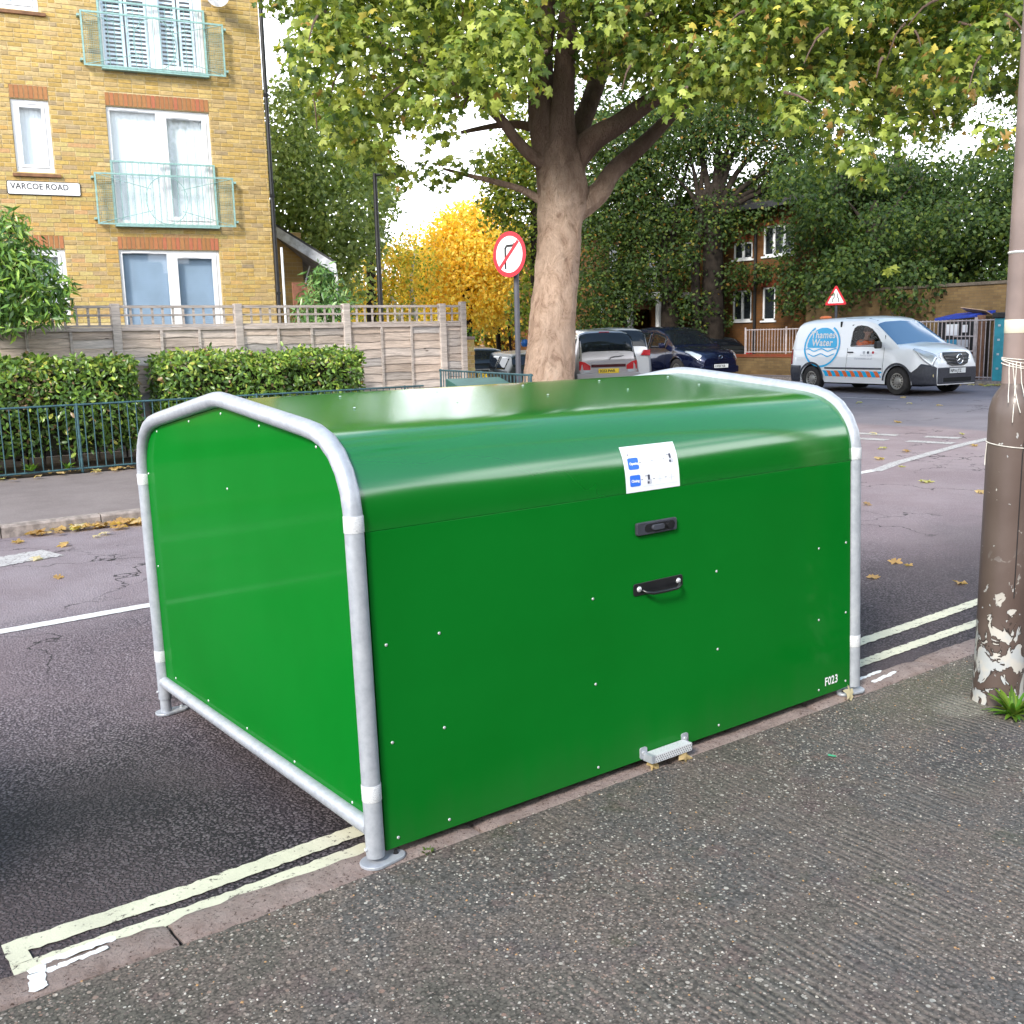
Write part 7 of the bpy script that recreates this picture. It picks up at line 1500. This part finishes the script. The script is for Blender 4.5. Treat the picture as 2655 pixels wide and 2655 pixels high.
def hedge(name, label, x0, x1, zt, y0=11.72, y1=12.6, z0=.45, dens=900, dry=None):
    T = thing(name, label, 'hedge'); A = []; Nn = []; xm = (x0+x1)/2
    def blobby(x, y, z): return .06*sin(x*5.1+y*3)+.05*sin(z*7+x*2.3)+.03*sin(x*13+z*11)
    m = int((x1-x0)*(zt-z0)*dens*1.1); x = rng.uniform(x0, x1, m); z = z0+(zt-z0)*rng.uniform(0, 1, m)**.85
    rr = .22; taper = np.clip((z-z0)/(.55), 0, 1)
    ex = np.minimum(x-x0, x1-x); edge = np.where(ex < rr, rr-np.sqrt(np.maximum(0, rr*rr-(rr-ex)**2)), 0); et = np.where(zt-z < rr, rr-np.sqrt(np.maximum(0, rr*rr-(rr-(zt-z))**2)), 0)
    y = y0+edge+et+(1-taper)*.28+np.array([blobby(a, 0, c2) for a, c2 in zip(x, z)])+rng.exponential(.09, m); A.append(np.c_[x, y, z]); Nn.append(np.tile([-.15, -.8, .45], (m, 1)))
    m = int((x1-x0)*(y1-y0)*dens*.8); x = rng.uniform(x0+.05, x1-.05, m); y = rng.uniform(y0+.06, y1, m); z = zt-.0+np.array([blobby(a, c2, 0) for a, c2 in zip(x, y)])*.8-rng.exponential(.05, m)+(rng.random(m) < .06)*rng.uniform(0, .09, m); A.append(np.c_[x, y, z]); Nn.append(np.tile([-.1, -.1, 1.], (m, 1)))
    for xe, sx_ in ((x0, -1), (x1, 1)):
        m = int((y1-y0)*(zt-z0)*dens*.8); y = rng.uniform(y0+.1, y1, m); z = rng.uniform(z0, zt-.05, m); x = xe-sx_*(.03+rng.exponential(.05, m)); A.append(np.c_[x, y, z]); Nn.append(np.tile([sx_*.8, -.3, .3], (m, 1)))
    p = np.concatenate(A); n = np.concatenate(Nn)
    top = p[:, 2] > zt-.25
    HC = [(.07, .14, .028), (.11, .20, .035), (.18, .29, .045), (.33, .42, .07), (.46, .44, .08), (.24, .15, .07)]
    leaves('foliage', p[~top], n[~top], .092, 'oval', HC, [5, 5, 3, .8, .2, .5], M['leaf_gloss'], T, .75, .3); leaves('foliage', p[top], n[top], .095, 'oval', HC, [2, 4, 5, 3.4, .5, .1], M['leaf_gloss'], T, .75, .1)
    if dry:
        m = 260; pd_ = np.c_[rng.normal(dry[0], .32, m), y0+.05+rng.uniform(0, .12, m), rng.normal(dry[1], .16, m)]; leaves('dry_foliage', pd_, np.tile([-.1, -.8, .4], (m, 1)), .075, 'oval', [(.32, .25, .14), (.22, .15, .08), (.42, .34, .22), (.12, .16, .05)], [2, 2, 1, 3], M['leaf_gloss'], T, .8)
    mb = MB(); mb.box(x0+.22, x1-.22, y0+.35, y1-.1, z0+.05, zt-.2); mb.build('dark_core', M['core'], T)
    for k in range(14): xx_ = random.uniform(x0+.1, x1-.1); mb = MB(); yy_ = random.uniform(y0+.3, y1-.2); mb.tube([(xx_, yy_, .12), (xx_+random.uniform(-.1, .1), yy_, z0+.35)], [.014, .008], 6); mb.build('stem', M['bark_dark'], T)
M['core'] = simple('hedge_twigs', (.03, .03, .018), .95, 0, .5, 12, .1, 0, .9, 20)
hedge('hedge', 'clipped laurel hedge at the far left with paler dry leaves, behind the blue railing', -3.2, 2.85, 1.55, z0=.26, dry=(1.25, 1.15)); hedge('hedge', 'bright clipped laurel hedge in the middle reaching behind the bike hangar', 3.15, 6.38, 1.54, z0=.30)
# sparse shoots in the gap, weeds and fallen leaves under the railing
for k in range(16):
    x_ = random.uniform(-.2, 4.4); weed('weed', ['small green weeds growing under the blue railing'][0], (x_, 11.50+random.uniform(-.12, .1), .13), random.randint(14, 30), .04, .15, .035, [(.12, .25, .03), (.17, .30, .04), (.09, .18, .03)], up=(.3, 2.2), group='weeds under the railing')
weed('tall_grass', 'pale grass tuft growing between the two hedges', (3.25, 11.9, .15), 26, .5, 1.0, .03, [(.22, .25, .06), (.16, .2, .05)], 'grass', (2.5, 7))
weed('yellow_green_weed', 'yellow green weed top showing above the hangar in front of the fence', (7.6, 12.3, .2), 40, .3, .62, .06, [(.26, .34, .04), (.2, .3, .04)], 'weed', (.8, 4))
p_, n_ = clump_points([((9.05+.2*k, 12.95+.12*k, 1.80-.02*k), .15) for k in range(4)], 1200); ivy = leaves('ivy', p_, n_, .06, 'diamond', OLV, [4, 4, 3, 3], M['leaf'], None); del ivy['kind']; tag(ivy, 'ivy growing over the top of the brick pier at the end of the fence', 'ivy')

# ---- fallen leaves -------------------------------------------------------------
fcol = [(.60, .40, .16), (.70, .52, .26), (.52, .33, .14), (.58, .55, .22), (.42, .28, .16), (.72, .62, .42)]
fme = []
for i in range(10):
    V0, F0 = leaf_shape('maple'); Vv = V0.copy(); Vv[:, 2] = rng.uniform(0, .30, len(Vv)); Vv[:, 1] -= .4; fme.append(np_mesh('fallen_leaf', Vv, F0, M['leaf'], np.repeat((np.array(fcol[i % 6])*random.uniform(.85, 1.1))[None], len(Vv), 0)))
def fallen(x, y, z, s_, label, grp): o = link('fallen_leaf', random.choice(fme), None, Matrix.Translation((x, y, z+.004)) @ Matrix.Rotation(random.uniform(0, 6.3), 4, 'Z') @ Matrix.Rotation(random.uniform(-.25, .25), 4, 'X') @ Matrix.Scale(s_, 4)); tag(o, label, 'leaf', grp)
for k in range(70):
    x_ = random.uniform(-2, 2.3)+random.random()*.5; y_ = 7.74-abs(random.gauss(0, .11))-.05; fallen(x_, y_, gz(x_, y_)+random.uniform(0, .03), random.uniform(.08, .17), 'yellow brown plane leaf lying in the gutter along the far kerb', 'leaves in the far gutter')
for k in range(24): x_ = random.uniform(-1.2, 2.2); y_ = random.uniform(5.2, 7.5); fallen(x_, y_, gz(x_, y_), random.uniform(.06, .11), 'dry plane leaf scattered on the road left of the bike hangar', 'leaves scattered on the left of the road')
for px_, py_ in ((880, 463), (1290, 470), (1540, 483), (1195, 622), (990, 718), (1070, 840), (1265, 862), (1045, 925), (1720, 720), (1410, 1115), (1450, 1110), (1230, 985), (1885, 1200), (1820, 815), (1240, 418)):
    r_ = FWD + RIGHT*((1950+px_*.31574-1327.5)/2645.3) + UPV*((1327.5-900-py_*.31574)/2645.3); k = (0-CAMP.z)/r_.z; q = CAMP+r_*k
    for _ in range(4): k = (gz(q.x, q.y)-CAMP.z)/r_.z; q = CAMP+r_*k
    fallen(q.x, q.y, gz(q.x, q.y), random.uniform(.08, .13), 'dry plane leaf lying on the open road right of the bike hangar', 'leaves scattered on the right of the road')
for px_, py_ in ((2248, 1310), (2205, 1398), (2320, 1460), (2355, 1468), (2490, 1515), (2265, 1500)):
    r_ = FWD + RIGHT*((px_-1327.5)/2645.3) + UPV*((1327.5-py_)/2645.3); q = CAMP+r_*((-.05-CAMP.z)/r_.z)
    for _ in range(4): q = CAMP+r_*((gz(q.x, q.y)-CAMP.z)/r_.z)
    fallen(q.x, q.y, gz(q.x, q.y), random.uniform(.06, .10), 'curled plane leaf on the road between the hangar and the lamp post', 'leaves near the lamp post')
for k in range(60): x_ = random.uniform(23.0, 23.32); y_ = random.uniform(4, 14); fallen(x_, y_, gz(x_, y_), random.uniform(.12, .18), 'yellow leaf in the gutter beyond the van', 'leaves in the gutter beyond the van')
for k in range(26): x_ = random.uniform(.8, 3.4); fallen(x_, random.uniform(11.2, 11.7), gz(x_, 9)+.14, random.uniform(.07, .12), 'brown leaf on the soil strip under the blue railing', 'leaves under the railing')
for x_, y_, z_ in ((2.44, -.045, .03), (1.37, -.05, .02), (1.22, -.03, .02)): o = link('dead_leaf', random.choice(fme), None, Matrix.Translation((x_, y_, z_)) @ Matrix.Rotation(1.1, 4, 'X') @ Matrix.Rotation(x_*3, 4, 'Z') @ Matrix.Scale(.06, 4)); tag(o, {2.44: 'curled brown dead leaf under the right end of the hangar door', 1.37: 'small dead leaf under the right end of the metal step', 1.22: 'orange dead leaf left of the metal step'}[x_], 'leaf')
mb = MB(); mb.lathe([(.004, 0), (.004, .03), (.003, .031)], (0, 0, 0), 8); o = mb.build('green_scrap', simple('green_plastic', (.01, .25, .12), .4)); o.rotation_euler = (pi/2, 0, .4)
r_ = FWD + RIGHT*((2147-1327.5)/2645.3) + UPV*((1327.5-1957)/2645.3); o.location = CAMP+r_*((0.008-CAMP.z)/r_.z); tag(o, 'tiny green plastic scrap on the pavement right of the metal step', 'scrap')
# loose grit on the near pavement
m_ = 2600; gx = rng.uniform(-1.6, 3.6, m_); gy = -rng.uniform(.02, 1.9, m_); s_ = rng.uniform(.0018, .0055, m_); base = np.array([(1, 0, 0), (0, 1, 0), (-1, 0, 0), (0, -1, 0), (0, 0, .8)]); V = np.stack([gx, gy, np.array([.004*sin(1.7*a+c2)+.003*sin(2.9*c2) for a, c2 in zip(gx, gy)])], 1)[:, None]+base[None]*s_[:, None, None]*rng.uniform(.6, 1.3, (m_, 5, 1))
F = (np.array([(0, 1, 4), (1, 2, 4), (2, 3, 4), (3, 0, 4)])[None]+(np.arange(m_)*5)[:, None, None]).reshape(-1, 3); cg = np.array([(.42, .38, .32), (.30, .25, .2), (.55, .5, .44), (.38, .22, .10), (.2, .17, .15)])[rng.integers(0, 5, m_)]
M['grit'] = tinted('loose_grit', .8, .1, 50, 0); o = link('grit', np_mesh('grit', V.reshape(-1, 3), F, M['grit'], np.repeat(cg, 5, 0))); o['kind'] = 'stuff'
# shared empties need nothing further
bpy.context.view_layer.update()
